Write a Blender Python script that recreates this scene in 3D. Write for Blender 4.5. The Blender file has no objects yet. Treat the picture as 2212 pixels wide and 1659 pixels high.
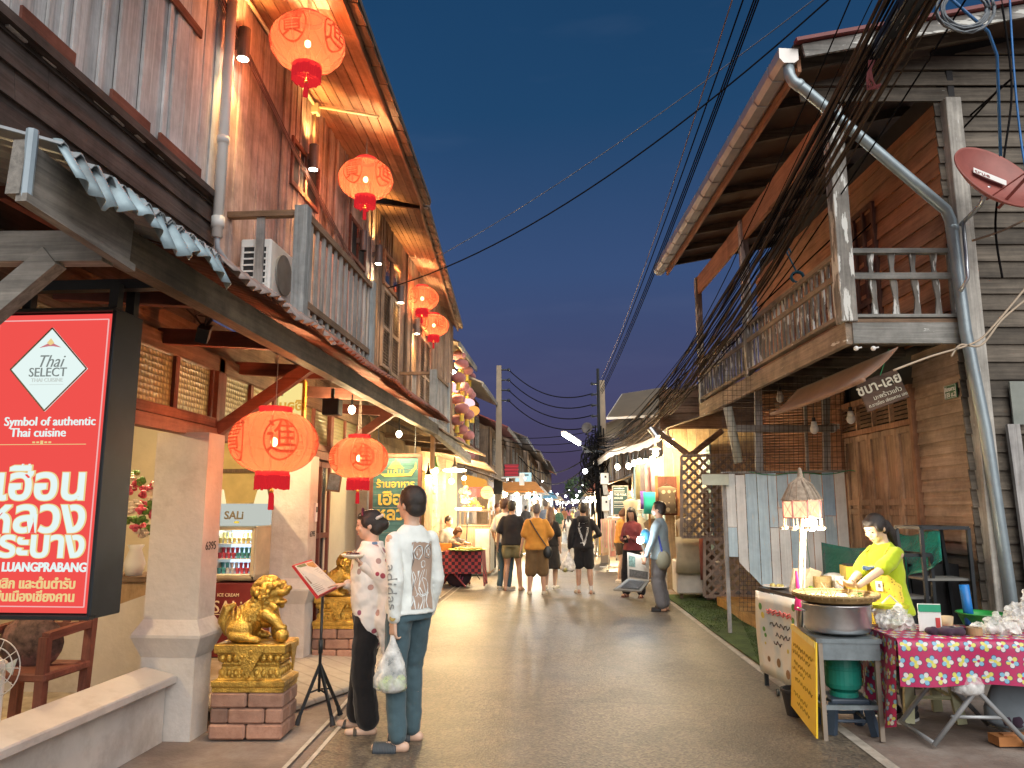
import bpy,bmesh,math,random
from mathutils import Vector,Matrix,Euler,noise as mnoise
random.seed(7)
R=math.radians
scene=bpy.context.scene
COL=scene.collection
rnd=random.uniform
F_PX,CX,CY,EYE=1640.,1106.,829.5,1.6
PITCH=math.atan(267/F_PX)
YAW=math.atan(129/F_PX*math.cos(PITCH))
cam_data=bpy.data.cameras.new('camera')
cam_data.sensor_width=36
cam_data.lens=36*F_PX/2212
cam_data.clip_end=1000
cam=bpy.data.objects.new('camera',cam_data)
COL.objects.link(cam)
cam.location=(0,0,EYE)
cam.rotation_euler=(math.pi/2+PITCH,0,YAW)
scene.camera=cam
world=bpy.data.worlds.new('World')
scene.world=world
world.use_nodes=True
nt=world.node_tree
nt.nodes.clear()
def wn(t,**k):
 n=nt.nodes.new(t)
 for a,b in k.items():setattr(n,a,b)
 return n
w_out=wn('ShaderNodeOutputWorld')
w_bg=wn('ShaderNodeBackground')
w_sky=wn('ShaderNodeTexSky',sky_type='NISHITA',sun_disc=False)
w_sky.sun_elevation=R(-3.0);w_sky.sun_rotation=R(200);w_sky.altitude=200
w_tc=wn('ShaderNodeTexCoord');w_sep=wn('ShaderNodeSeparateXYZ');w_ramp=wn('ShaderNodeValToRGB')
w_noise=wn('ShaderNodeTexNoise');w_noise.inputs['Scale'].default_value=2.2;w_noise.inputs['Detail'].default_value=4
w_add=wn('ShaderNodeMixRGB',blend_type='ADD');w_add.inputs[0].default_value=.02
w_mul=wn('ShaderNodeMixRGB',blend_type='MULTIPLY');w_mul.inputs[0].default_value=.25
nt.links.new(w_tc.outputs['Generated'],w_sep.inputs[0])
nt.links.new(w_sep.outputs['Z'],w_ramp.inputs[0])
nt.links.new(w_tc.outputs['Generated'],w_noise.inputs['Vector'])
er=w_ramp.color_ramp
EXPO=1.8;K=2**-EXPO
stops=[(0.0,(.075,.052,.085)),(.06,(.075,.056,.105)),(.15,(.066,.068,.140)),(.30,(.040,.076,.165)),(.48,(.012,.056,.125)),(.7,(.006,.040,.095)),(1,(.005,.030,.08))]
stops=[(p_,(c_[0]*K*1.06,c_[1]*K*1.14,c_[2]*K*1.30))for p_,c_ in stops]
er.elements[0].position,er.elements[0].color=stops[0][0],stops[0][1]+(1,)
er.elements[1].position,er.elements[1].color=stops[-1][0],stops[-1][1]+(1,)
for p_,c_ in stops[1:-1]:
 e_=er.elements.new(p_);e_.color=c_+(1,)
nt.links.new(w_ramp.outputs[0],w_mul.inputs[1]);nt.links.new(w_noise.outputs['Fac'],w_mul.inputs[2])
nt.links.new(w_mul.outputs[0],w_add.inputs[1]);nt.links.new(w_sky.outputs[0],w_add.inputs[2])
w_map=wn('ShaderNodeMapping');w_map.inputs['Scale'].default_value=(3,3,16);w_n2=wn('ShaderNodeTexNoise');w_n2 .inputs['Scale'].default_value=1.6;w_n2 .inputs['Detail'].default_value=7;w_r2=wn('ShaderNodeValToRGB')
w_r2 .color_ramp.elements[0].position=.55;w_r2 .color_ramp.elements[1].position=.82;w_r2 .color_ramp.elements[1].color=(.010*K,.010*K,.012*K,1)
nt.links.new(w_tc.outputs['Generated'],w_map.inputs[0]);nt.links.new(w_map.outputs[0],w_n2 .inputs['Vector']);nt.links.new(w_n2 .outputs['Fac'],w_r2 .inputs[0])
w_cl=wn('ShaderNodeMixRGB',blend_type='ADD');w_cl.inputs[0].default_value=1.;nt.links.new(w_add.outputs[0],w_cl.inputs[1]);nt.links.new(w_r2 .outputs[0],w_cl.inputs[2])
nt.links.new(w_cl.outputs[0],w_bg.inputs['Color'])
w_bg.inputs['Strength'].default_value=1.0
nt.links.new(w_bg.outputs[0],w_out.inputs[0])
sun_d=bpy.data.lights.new('dusk_fill','SUN')
sun_d.energy=1.35;sun_d.angle=R(70);sun_d.color=(1.0,.96,.90)  # soft fill added from behind the camera, standing in for unseen street lamps
sun=bpy.data.objects.new('dusk_fill',sun_d);COL.objects.link(sun)
sun.rotation_euler=(R(50),0,R(20))
vs=scene.view_settings
vs.view_transform='Standard';vs.look='None';vs.exposure=EXPO;vs.gamma=1;vs.use_curve_mapping=False
scene.render.engine='CYCLES'
scene.cycles.use_denoising=True
scene.cycles.max_bounces=6
scene.cycles.diffuse_bounces=3
scene.cycles.glossy_bounces=3
scene.cycles.transparent_max_bounces=12
scene.cycles.sample_clamp_indirect=4.0
scene.cycles.caustics_reflective=False
scene.cycles.caustics_refractive=False
_s,_c,_sp,_cp=math.sin(YAW),math.cos(YAW),math.sin(PITCH),math.cos(PITCH)
_R=Vector((_c,_s,0));_F=Vector((-_s*_cp,_c*_cp,_sp));_U=Vector((_s*_sp,-_c*_sp,_cp))
EYEV=Vector((0,0,EYE))
def ray(px,py):return _F*F_PX+_R*(px-CX)-_U*(py-CY)
def at(px,py,Y):
 d=ray(px,py);return EYEV+d*(Y/d.y)
def atX(px,py,X):
 d=ray(px,py);return EYEV+d*(X/d.x)
def atZ(px,py,Z=0.):
 d=ray(px,py);return EYEV+d*((Z-EYE)/d.z)
V=Vector
ROOTM={}
def tag(o,label=None,cat=None,group=None,kind=None):
 if label:o['label']=label
 if cat:o['category']=cat
 if group:o['group']=group
 if kind:o['kind']=kind
 return o
def thing(name,label,cat,loc=(0,0,0),rz=0,group=None):
 o=bpy.data.objects.new(name,None)
 o.empty_display_size=.1
 COL.objects.link(o)
 o.location=loc;o.rotation_euler=(0,0,rz)
 ROOTM[o.name]=Matrix.Translation(V(loc))@Matrix.Rotation(rz,4,'Z')
 return tag(o,label,cat,group)
def root_of(o):
 while o.parent:o=o.parent
 return o
def kids(o):return[c for c in COL.objects if c.parent==o]
CHILD={}
def link(o,parent):
 COL.objects.link(o)
 if parent is not None:
  o.parent=parent
  CHILD.setdefault(parent.name,[]).append(o)
 return o
def dup(o,parent=None,loc=None,rz=None,label=None,group=None,scale=None):
 c=o.copy();link(c,parent)
 for ch in CHILD.get(o.name,[]):dup(ch,c)
 if loc is not None:c.location=loc
 if rz is not None:c.rotation_euler=(0,0,rz)
 if scale is not None:c.scale=(scale,)*3 if not hasattr(scale,'__len__')else scale
 if parent is None:
  ROOTM[c.name]=Matrix.Translation(c.location)@c.rotation_euler.to_matrix().to_4x4()
 if label:c['label']=label
 if group:c['group']=group
 return c
class MB:
 """Collects shapes and links them as one mesh object."""
 def __init__(s):s.v=[];s.f=[];s.m=[];s.mi=0
 def add(s,vs,fs):
  n=len(s.v);s.v+=[V(p)for p in vs]
  s.f+=[tuple(i+n for i in f)for f in fs];s.m+=[s.mi]*len(fs)
  return s
 def box(s,c,size,rz=0,rot=None):
  a,b,d=size[0]/2,size[1]/2,size[2]/2
  ps=[V((x,y,z))for z in(-d,d)for y in(-b,b)for x in(-a,a)]
  M=rot if rot is not None else Matrix.Rotation(rz,3,'Z')
  ps=[V(c)+M@p for p in ps]
  return s.add(ps,[(0,2,3,1),(4,5,7,6),(0,1,5,4),(2,6,7,3),(0,4,6,2),(1,3,7,5)])
 def beam(s,p0,p1,w,h,up=(0,0,1),taper=1.):
  p0,p1=V(p0),V(p1);d=(p1-p0).normalized();up=V(up)
  if abs(d.dot(up))>.98:up=V((0,1,0))if abs(d.y)<.9 else V((1,0,0))
  x=d.cross(up).normalized();u=x.cross(d).normalized()
  ps=[]
  for p,k in((p0,1),(p1,taper)):
   ps+=[p+x*(i*w/2*k)+u*(j*h/2*k)for i,j in((-1,-1),(1,-1),(1,1),(-1,1))]
  return s.add(ps,[(3,2,1,0),(4,5,6,7),(0,1,5,4),(1,2,6,5),(2,3,7,6),(3,0,4,7)])
 def tube(s,pts,r,n=8,cap=True,flat=1.):
  pts=[V(p)for p in pts];k=len(pts)
  rs=r if hasattr(r,'__len__')else[r]*k
  vs=[];prev=None
  for i,p in enumerate(pts):
   d=(pts[min(i+1,k-1)]-pts[max(i-1,0)])
   d=d.normalized()if d.length>1e-9 else V((0,0,1))
   if prev is None:
    a=V((0,0,1))if abs(d.z)<.9 else V((1,0,0))
    x=d.cross(a).normalized()
   else:
    x=(prev-d*prev.dot(d));x=x.normalized()if x.length>1e-6 else d.orthogonal().normalized()
   prev=x;y=d.cross(x)
   vs+=[p+(x*math.cos(t)+y*math.sin(t)*flat)*rs[i]for t in(2*math.pi*j/n for j in range(n))]
  fs=[(i*n+j,i*n+(j+1)%n,(i+1)*n+(j+1)%n,(i+1)*n+j)for i in range(k-1)for j in range(n)]
  if cap:fs+=[tuple(range(n))[::-1],tuple(range((k-1)*n,k*n))]
  return s.add(vs,fs)
 def lathe(s,prof,c=(0,0,0),n=20,M=None,cap=True):
  vs=[]
  for r,z in prof:
   vs+=[V((r*math.cos(2*math.pi*j/n),r*math.sin(2*math.pi*j/n),z))for j in range(n)]
  if M is not None:vs=[M@p for p in vs]
  vs=[p+V(c)for p in vs];k=len(prof)
  fs=[(i*n+j,i*n+(j+1)%n,(i+1)*n+(j+1)%n,(i+1)*n+j)for i in range(k-1)for j in range(n)]
  if cap:fs+=[tuple(range(n))[::-1],tuple(range((k-1)*n,k*n))]
  return s.add(vs,fs)
 def ball(s,c,r,n=10,m=7,M=None):
  rx,ry,rz=r if hasattr(r,'__len__')else(r,r,r)
  vs=[V((0,0,-rz))]
  for i in range(1,m):
   a=-math.pi/2+math.pi*i/m
   vs+=[V((rx*math.cos(a)*math.cos(2*math.pi*j/n),ry*math.cos(a)*math.sin(2*math.pi*j/n),rz*math.sin(a)))for j in range(n)]
  vs.append(V((0,0,rz)))
  if M is not None:vs=[M@p for p in vs]
  vs=[p+V(c)for p in vs]
  fs=[(0,1+(j+1)%n,1+j)for j in range(n)]
  for i in range(m-2):
   a=1+i*n
   fs+=[(a+j,a+(j+1)%n,a+n+(j+1)%n,a+n+j)for j in range(n)]
  a=1+(m-2)*n;t=len(vs)-1
  fs+=[(a+j,a+(j+1)%n,t)for j in range(n)]
  return s.add(vs,fs)
 def prism(s,poly,off):
  """poly: list of 3d points of a flat outline, off: vector it is thickened by."""
  n=len(poly);off=V(off)
  vs=[V(p)for p in poly]+[V(p)+off for p in poly]
  fs=[tuple(range(n))[::-1],tuple(range(n,2*n))]+[(i,(i+1)%n,n+(i+1)%n,n+i)for i in range(n)]
  return s.add(vs,fs)
 def quad(s,*ps):return s.add(ps,[tuple(range(len(ps)))])
 def grid(s,f,nu,nv):
  vs=[f(i/nu,j/nv)for j in range(nv+1)for i in range(nu+1)]
  w=nu+1
  return s.add(vs,[(j*w+i,j*w+i+1,(j+1)*w+i+1,(j+1)*w+i)for j in range(nv)for i in range(nu)])
 def build(s,name,mat,parent=None,smooth=False,world=False,bevel=0.,solid=0.,sub=0):
  vs=s.v
  if world and parent is not None:
   M=ROOTM[root_of(parent).name].inverted();vs=[M@p for p in vs]
  me=bpy.data.meshes.new(name)
  me.from_pydata([tuple(p)for p in vs],[],s.f)
  for m in(mat if isinstance(mat,(list,tuple))else[mat]):me.materials.append(m)
  if len(me.materials)>1:me.polygons.foreach_set('material_index',s.m)
  bm=bmesh.new();bm.from_mesh(me);bmesh.ops.recalc_face_normals(bm,faces=bm.faces);bm.to_mesh(me);bm.free()
  if smooth:me.polygons.foreach_set('use_smooth',[True]*len(me.polygons))
  me.update()
  o=link(bpy.data.objects.new(name,me),parent)
  if solid:
   m_=o.modifiers.new('solid','SOLIDIFY');m_.thickness=solid;m_.offset=0
  if bevel:
   m_=o.modifiers.new('bevel','BEVEL');m_.width=bevel;m_.segments=1;m_.limit_method='ANGLE'
  if sub:
   m_=o.modifiers.new('sub','SUBSURF');m_.levels=m_.render_levels=sub
  return o
def text_mesh(body,size,extrude=.002,offset=0.,spacing=1.,align='CENTER',shear=0.):
 cu=bpy.data.curves.new('lettering','FONT')
 cu.body=body;cu.size=size;cu.extrude=extrude;cu.offset=offset;cu.align_x=align;cu.align_y='CENTER'
 cu.space_character=spacing;cu.shear=shear;cu.resolution_u=3
 return cu
def text(name,body,size,origin,right,up,mat,parent,extrude=.002,offset=0.,spacing=1.,align='CENTER',sx=1.,shear=0.,world=True):
 """Lettering lying on the plane spanned by right and up, at origin."""
 cu=text_mesh(body,size,extrude,offset,spacing,align,shear)
 cu.materials.append(mat)
 o=bpy.data.objects.new(name,cu)
 right=V(right).normalized();up=V(up);up=(up-right*up.dot(right)).normalized();nrm=right.cross(up)
 M=Matrix((right*sx,up,nrm)).transposed().to_4x4();M.translation=V(origin)
 if parent is not None and world:M=ROOTM[root_of(parent).name].inverted()@M
 link(o,parent)
 o.matrix_basis=M
 return o
def newmat(name):
 m=bpy.data.materials.new(name);m.use_nodes=True
 n=m.node_tree;n.nodes.clear()
 out=n.nodes.new('ShaderNodeOutputMaterial');b=n.nodes.new('ShaderNodeBsdfPrincipled')
 n.links.new(b.outputs[0],out.inputs[0])
 return m,n,b,out
def N(n,t,**k):
 x=n.nodes.new(t)
 for a,b in k.items():
  if a in x.inputs:x.inputs[a].default_value=b
  else:setattr(x,a,b)
 return x
def ramp(n,src,stops):
 r=n.nodes.new('ShaderNodeValToRGB');e=r.color_ramp
 e.elements[0].position,e.elements[0].color=stops[0][0],tuple(stops[0][1])+(1,)
 e.elements[1].position,e.elements[1].color=stops[-1][0],tuple(stops[-1][1])+(1,)
 for p,c in stops[1:-1]:x=e.elements.new(p);x.color=tuple(c)+(1,)
 n.links.new(src,r.inputs[0]);return r
def coords(n,scale=(1,1,1)):
 tc=N(n,'ShaderNodeTexCoord');mp=N(n,'ShaderNodeMapping');mp.inputs['Scale'].default_value=scale
 n.links.new(tc.outputs['Object'],mp.inputs[0]);return mp.outputs[0]
def mul(c,k):return tuple(min(1,x*k)for x in c)
def mix(n,a,b,fac,mode='MIX'):
 x=N(n,'ShaderNodeMixRGB',blend_type=mode)
 for s,i in((fac,0),(a,1),(b,2)):
  if isinstance(s,(int,float)):x.inputs[i].default_value=s
  elif isinstance(s,tuple):x.inputs[i].default_value=s+(1,)if len(s)==3 else s
  else:n.links.new(s,x.inputs[i])
 return x.outputs[0]
def bump(n,b,src,strength=.3,dist=.01):
 x=N(n,'ShaderNodeBump');x.inputs['Strength'].default_value=strength;x.inputs['Distance'].default_value=dist
 n.links.new(src,x.inputs['Height']);n.links.new(x.outputs[0],b.inputs['Normal'])
def mat(name,col,rough=.6,metal=0.,var=.18,scale=6.,bmp=.0,dirt=None,spec=None):
 m,n,b,out=newmat(name)
 co=coords(n)
 nz=N(n,'ShaderNodeTexNoise',Scale=scale,Detail=6.,Roughness=.62);n.links.new(co,nz.inputs['Vector'])
 r=ramp(n,nz.outputs['Fac'],[(.28,mul(col,1-var)),(.72,mul(col,1+var))])
 c=r.outputs[0]
 if dirt:
  n2=N(n,'ShaderNodeTexNoise',Scale=scale*.35,Detail=8.,Roughness=.7);n.links.new(co,n2 .inputs['Vector'])
  f=ramp(n,n2 .outputs['Fac'],[(.52,(0,0,0)),(.72,(1,1,1))])
  c=mix(n,c,dirt,f.outputs[0])
 n.links.new(c,b.inputs['Base Color'])
 b.inputs['Roughness'].default_value=rough;b.inputs['Metallic'].default_value=metal
 if spec is not None:b.inputs['Specular IOR Level'].default_value=spec
 if bmp:
  n3=N(n,'ShaderNodeTexNoise',Scale=scale*6,Detail=4.);n.links.new(co,n3 .inputs['Vector'])
  bump(n,b,n3 .outputs['Fac'],bmp,.02)
 return m
def wood(name,dark,light,axis='z',rough=.75,peel=None,peel_at=.6,isl=.45,fine=1.,stain=.55):
 m,n,b,out=newmat(name)
 g={'x':(1.2,26,26),'y':(26,1.2,26),'z':(26,26,1.2)}[axis]
 co=coords(n,tuple(x*fine for x in g))
 geo=N(n,'ShaderNodeNewGeometry')
 off=N(n,'ShaderNodeVectorMath',operation='ADD');n.links.new(co,off.inputs[0])
 cmb=N(n,'ShaderNodeMath',operation='MULTIPLY');n.links.new(geo.outputs['Random Per Island'],cmb.inputs[0]);cmb.inputs[1].default_value=57.
 n.links.new(cmb.outputs[0],off.inputs[1])
 nz=N(n,'ShaderNodeTexNoise',Scale=1.,Detail=7.,Roughness=.68,Distortion=.6);n.links.new(off.outputs[0],nz.inputs['Vector'])
 r=ramp(n,nz.outputs['Fac'],[(.3,dark),(.5,tuple((a+c)/2 for a,c in zip(dark,light))),(.7,light)])
 rv=N(n,'ShaderNodeMapRange');n.links.new(geo.outputs['Random Per Island'],rv.inputs[0])
 rv.inputs[3].default_value=1-isl;rv.inputs[4].default_value=1+isl
 c=mix(n,r.outputs[0],rv.outputs[0],1.,'MULTIPLY')
 co2=coords(n,(1.7,1.7,1.7));st=N(n,'ShaderNodeTexNoise',Scale=1.,Detail=6.,Roughness=.7);n.links.new(co2,st.inputs['Vector'])
 sf=ramp(n,st.outputs['Fac'],[(.36,(stain,)*3),(.62,(1.12,1.12,1.12))])
 c=mix(n,c,sf.outputs[0],1.,'MULTIPLY')
 if peel:
  gp={'x':(3,16,16),'y':(16,3,16),'z':(16,16,3)}[axis]
  co3=coords(n,gp);pn=N(n,'ShaderNodeTexNoise',Scale=1.,Detail=5.,Roughness=.6);n.links.new(co3,pn.inputs['Vector'])
  pf=ramp(n,pn.outputs['Fac'],[(peel_at,(0,0,0)),(peel_at+.03,(1,1,1))])
  c=mix(n,c,peel,pf.outputs[0])
 n.links.new(c,b.inputs['Base Color'])
 b.inputs['Roughness'].default_value=rough
 b.inputs['Specular IOR Level'].default_value=.3
 bump(n,b,nz.outputs['Fac'],.35,.008)
 return m
def glow(name,col,s=1.):
 if s<3:s*=K
 m=bpy.data.materials.new(name);m.use_nodes=True;n=m.node_tree;n.nodes.clear()
 out=n.nodes.new('ShaderNodeOutputMaterial');e=n.nodes.new('ShaderNodeEmission')
 e.inputs[0].default_value=tuple(col)+(1,);e.inputs[1].default_value=s
 n.links.new(e.outputs[0],out.inputs[0]);return m
def cloth(name,col,rough=.9,scale=60.,var=.12):
 m,n,b,out=newmat(name)
 co=coords(n)
 nz=N(n,'ShaderNodeTexNoise',Scale=7.,Detail=5.);n.links.new(co,nz.inputs['Vector'])
 r=ramp(n,nz.outputs['Fac'],[(.3,mul(col,1-var)),(.7,mul(col,1+var))])
 n.links.new(r.outputs[0],b.inputs['Base Color'])
 b.inputs['Roughness'].default_value=rough;b.inputs['Specular IOR Level'].default_value=.2
 b.inputs['Sheen Weight'].default_value=.15
 w=N(n,'ShaderNodeTexNoise',Scale=scale,Detail=2.);n.links.new(co,w.inputs['Vector'])
 bump(n,b,w.outputs['Fac'],.25,.004)
 return m
def lamp(name,loc,power,col=(1,.78,.45),r=.04,parent=None):
 d=bpy.data.lights.new(name,'POINT');d.energy=power;d.color=col;d.shadow_soft_size=r
 o=bpy.data.objects.new(name,d);link(o,parent)
 loc=V(loc)
 if parent is not None:loc=ROOTM[root_of(parent).name].inverted()@loc
 o.location=loc;return o
def spot(name,loc,target,power,col=(1,.7,.32),size=70,blend=.7,r=.03,parent=None):
 d=bpy.data.lights.new(name,'SPOT');d.energy=power;d.color=col;d.shadow_soft_size=r
 d.spot_size=R(size);d.spot_blend=blend
 o=bpy.data.objects.new(name,d);link(o,parent)
 q=(V(target)-V(loc)).to_track_quat('-Z','Y').to_matrix().to_4x4();q.translation=V(loc)
 if parent is not None:q=ROOTM[root_of(parent).name].inverted()@q
 o.matrix_basis=q;return o
grey_plank=wood('grey plank',(.17,.165,.16),(.44,.43,.42),'z',isl=.3,stain=.6)
pale_plank=wood('pale weathered plank',(.42,.43,.44),(.78,.78,.78),'z',isl=.14,stain=.75)
rosy_plank=wood('pinkish plank',(.34,.25,.22),(.62,.49,.44),'z',isl=.25)  # boards in a pinker tone than the pale ones
dark_lap_y=wood('dark lap board',(.045,.036,.032),(.13,.105,.095),'y',isl=.3)
brown_y=wood('brown board along',(.10,.062,.04),(.27,.18,.12),'y',isl=.3)
brown_x=wood('brown board across',(.10,.062,.04),(.27,.18,.12),'x',isl=.3)
brown_z=wood('brown post',(.11,.07,.045),(.28,.185,.12),'z',isl=.25)
grey_y=wood('grey board along',(.13,.125,.115),(.34,.32,.29),'y',isl=.25)
grey_x=wood('grey board across',(.13,.125,.115),(.34,.32,.29),'x',isl=.25)
red_z=wood('red brown painted wood',(.15,.055,.04),(.26,.10,.07),'z',isl=.2)
red_y=wood('red brown painted rail',(.15,.055,.04),(.26,.10,.07),'y',isl=.2)
red_x=wood('red brown painted crossbar',(.15,.055,.04),(.26,.10,.07),'x',isl=.2)
soffit_m=wood('soffit board',(.27,.13,.07),(.50,.27,.155),'y',isl=.22)
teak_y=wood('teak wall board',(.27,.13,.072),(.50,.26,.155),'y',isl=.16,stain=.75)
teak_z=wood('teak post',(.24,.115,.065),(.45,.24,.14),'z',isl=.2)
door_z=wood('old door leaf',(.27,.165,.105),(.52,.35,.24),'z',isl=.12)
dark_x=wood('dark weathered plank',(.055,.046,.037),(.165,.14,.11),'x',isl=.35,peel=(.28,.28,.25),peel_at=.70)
peel_z=wood('peeling post',(.12,.115,.105),(.27,.255,.23),'z',peel=(.62,.63,.60),peel_at=.535)
peel_y=wood('peeling rail',(.16,.13,.10),(.36,.28,.21),'y',peel=(.62,.6,.56),peel_at=.66)
peel_x=wood('peeling crossbeam',(.15,.15,.14),(.32,.32,.30),'x',peel=(.68,.7,.68),peel_at=.66)
zinc=mat('rusty zinc sheet',(.30,.33,.35),.5,.35,.25,5.,dirt=(.22,.085,.05))
zinc_red=mat('rusted red sheet',(.24,.10,.07),.7,.1,.35,5.,dirt=(.16,.13,.12))
galv=mat('galvanised pipe',(.52,.55,.58),.32,.85,.12,9.)
gutter_m=mat('dull gutter metal',(.46,.44,.42),.45,.5,.15,4.)
pvc=mat('white pvc',(.66,.67,.66),.45,0,.08,5.)
plaster=mat('pale plaster',(.56,.52,.48),.8,0,.10,3.5,bmp=.25,dirt=(.36,.31,.27))
cream=mat('cream wall',(.66,.58,.43),.8,0,.08,3.,bmp=.1)
black_m=mat('black painted metal',(.018,.022,.026),.42,.2,.3,6.)
black_matt=mat('black matt',(.02,.02,.022),.8,0,.3,6.)
white_plastic=mat('white plastic',(.7,.7,.68),.4,0,.05,5.)
cable_m=mat('black cable',(.010,.010,.011),.95,0,.3,4.,spec=.05)
cable_brown=mat('dusty lamplit cable',(.075,.056,.042),.9,0,.35,3.,spec=.1)  # brown of dust and of warm lamplight, both put into the colour
concrete=mat('concrete',(.33,.30,.27),.85,0,.16,2.5,bmp=.2,dirt=(.21,.18,.16))
glass_dark=mat('dark glass',(.02,.03,.04),.12,0,.2,3.)
bulb_hot=glow('bulb glass lit',(1,.86,.6),22.)
bulb_white=glow('tube lit',(.95,.97,1),9.)
tube_warm=glow('warm tube lit',(1,.8,.5),7.)
gold=mat('gold paint',(.54,.33,.065),.32,.75,.4,16.,bmp=.4,dirt=(.13,.075,.02))
# ================================================================ ground and road
def struct(name,mb,m,**k):
 o=mb.build(name,m,**k);o['kind']='structure';return o
m_,n_,b_,o_=newmat('packed earth and concrete')
co_=coords(n_)
nz_=N(n_,'ShaderNodeTexNoise',Scale=1.1,Detail=9.,Roughness=.7);n_.links.new(co_,nz_.inputs['Vector'])
r_=ramp(n_,nz_.outputs['Fac'],[(.3,(.10,.075,.062)),(.5,(.20,.155,.13)),(.62,(.27,.23,.20)),(.75,(.22,.14,.12))])
n_.links.new(r_.outputs[0],b_.inputs['Base Color']);b_.inputs['Roughness'].default_value=.72
n2_=N(n_,'ShaderNodeTexNoise',Scale=38.,Detail=5.);n_.links.new(co_,n2_.inputs['Vector']);bump(n_,b_,n2_.outputs['Fac'],.35,.02)
earth=m_
def asphalt():
 m,n,b,out=newmat('worn asphalt')
 co=coords(n)
 big=N(n,'ShaderNodeTexNoise',Scale=.55,Detail=6.,Roughness=.65);n.links.new(co,big.inputs['Vector'])
 agg=N(n,'ShaderNodeTexVoronoi',Scale=58.);n.links.new(co,agg.inputs['Vector'])
 fine=N(n,'ShaderNodeTexNoise',Scale=140.,Detail=3.);n.links.new(co,fine.inputs['Vector'])
 base=ramp(n,big.outputs['Fac'],[(.28,(.065,.053,.040)),(.5,(.11,.092,.07)),(.72,(.155,.13,.10))])
 st=ramp(n,agg.outputs['Color'],[(.2,(.62,.62,.62)),(.85,(1.5,1.45,1.35))])
 c=mix(n,base.outputs[0],st.outputs[0],1.,'MULTIPLY')
 cr=N(n,'ShaderNodeTexVoronoi',feature='DISTANCE_TO_EDGE',Scale=.34);
 wob=N(n,'ShaderNodeTexNoise',Scale=1.6,Detail=6.);n.links.new(co,wob.inputs['Vector'])
 wv=N(n,'ShaderNodeMixRGB');wv.inputs[0].default_value=.25;n.links.new(co,wv.inputs[1]);n.links.new(wob.outputs['Color'],wv.inputs[2])
 n.links.new(wv.outputs[0],cr.inputs['Vector'])
 cf=ramp(n,cr.outputs['Distance'],[(0.,(.5,.5,.5)),(.006,(1,1,1))])
 c=mix(n,c,cf.outputs[0],.75,'MULTIPLY')
 sn=N(n,'ShaderNodeTexNoise',Scale=1.3,Detail=9.,Roughness=.72,Distortion=.8);n.links.new(co,sn.inputs['Vector'])
 sf=ramp(n,sn.outputs['Fac'],[(.38,(.62,.60,.58)),(.52,(1,1,1)),(.68,(1.2,1.18,1.12))]);c=mix(n,c,sf.outputs[0],.8,'MULTIPLY')
 n.links.new(c,b.inputs['Base Color'])
 rr=ramp(n,big.outputs['Fac'],[(.3,(.42,)*3),(.7,(.56,)*3)]);n.links.new(rr.outputs[0],b.inputs['Roughness'])
 hm=mix(n,agg.outputs['Distance'],fine.outputs['Fac'],.4)
 bump(n,b,hm,.42,.011)
 b.inputs['Specular IOR Level'].default_value=.75
 return m
asph=asphalt()
g=MB()
g.grid(lambda u,v:V((-60+120*u,-30+330*v,-.012)),4,8)
struct('ground',g,earth)
edge_l=[(-30,-1.25),(0,-1.45),(6.2,-1.78),(9,-2.0),(13,-2.27),(18,-2.35),(30,-2.4),(60,-2.4),(140,-2.0)]
edge_r=[(-30,2.2),(0,2.1),(5,1.95),(8,1.83),(13,1.66),(18,1.6),(30,1.7),(60,2.0),(140,2.6)]
def lerp_at(tab,y):
 for(y0,a),(y1,b)in zip(tab,tab[1:]):
  if y<=y1:return a+(b-a)*(y-y0)/(y1-y0)
 return tab[-1][1]
ys=[-30,-10,-3,0,2,4,6.2,8,9,11,13,15,18,24,30,45,60,100,140]
g=MB()
for y0,y1 in zip(ys,ys[1:]):
 g.quad((lerp_at(edge_l,y0),y0,.004),(lerp_at(edge_r,y0),y0,.004),(lerp_at(edge_r,y1),y1,.004),(lerp_at(edge_l,y1),y1,.004))
struct('road',g,asph)
g=MB()
for y0,y1 in zip(ys,ys[1:]):
 if y1>60:break
 g.quad((lerp_at(edge_r,y0)-.01,y0,.008),(lerp_at(edge_r,y0)+.07,y0,.008),(lerp_at(edge_r,y1)+.07,y1,.008),(lerp_at(edge_r,y1)-.01,y1,.008))
struct('edge_line',g,mat('worn pale line',(.36,.33,.28),.7,0,.35,9.))
g=MB()
for dx in(-.10,.02):
 for y0,y1 in zip(ys,ys[1:]):
  if 4<=y0<18:
   g.quad((lerp_at(edge_l,y0)+dx,y0,.009),(lerp_at(edge_l,y0)+dx+.03,y0,.009),(lerp_at(edge_l,y1)+dx+.03,y1,.009),(lerp_at(edge_l,y1)+dx,y1,.009))
struct('gutter_strip',g,mat('scuffed kerb strip',(.42,.38,.33),.7,0,.3,9.))
g=MB()
ap=[(-2.70,5.95),(-2.2,6.25),(-1.86,7.2),(-1.97,8.6),(-2.5,9.6),(-3.2,9.6),(-3.2,5.95)]
g.prism([(x,y,.0 if x>-2.3 else.05)for x,y in ap],(0,0,.045))
m_,n_,b_,o_=newmat('scored apron concrete')
co_=coords(n_);nz_=N(n_,'ShaderNodeTexNoise',Scale=3.,Detail=8.,Roughness=.7);n_.links.new(co_,nz_.inputs['Vector'])
r_=ramp(n_,nz_.outputs['Fac'],[(.3,(.26,.22,.18)),(.7,(.42,.37,.31))])
wv_=N(n_,'ShaderNodeTexWave',Scale=2.6,Distortion=.4);wv_.bands_direction='DIAGONAL';n_.links.new(co_,wv_.inputs['Vector'])
wr_=ramp(n_,wv_.outputs['Fac'],[(0,(.55,.55,.55)),(.08,(1,1,1))])
n_.links.new(mix(n_,r_.outputs[0],wr_.outputs[0],.6,'MULTIPLY'),b_.inputs['Base Color']);b_.inputs['Roughness'].default_value=.7
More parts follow.
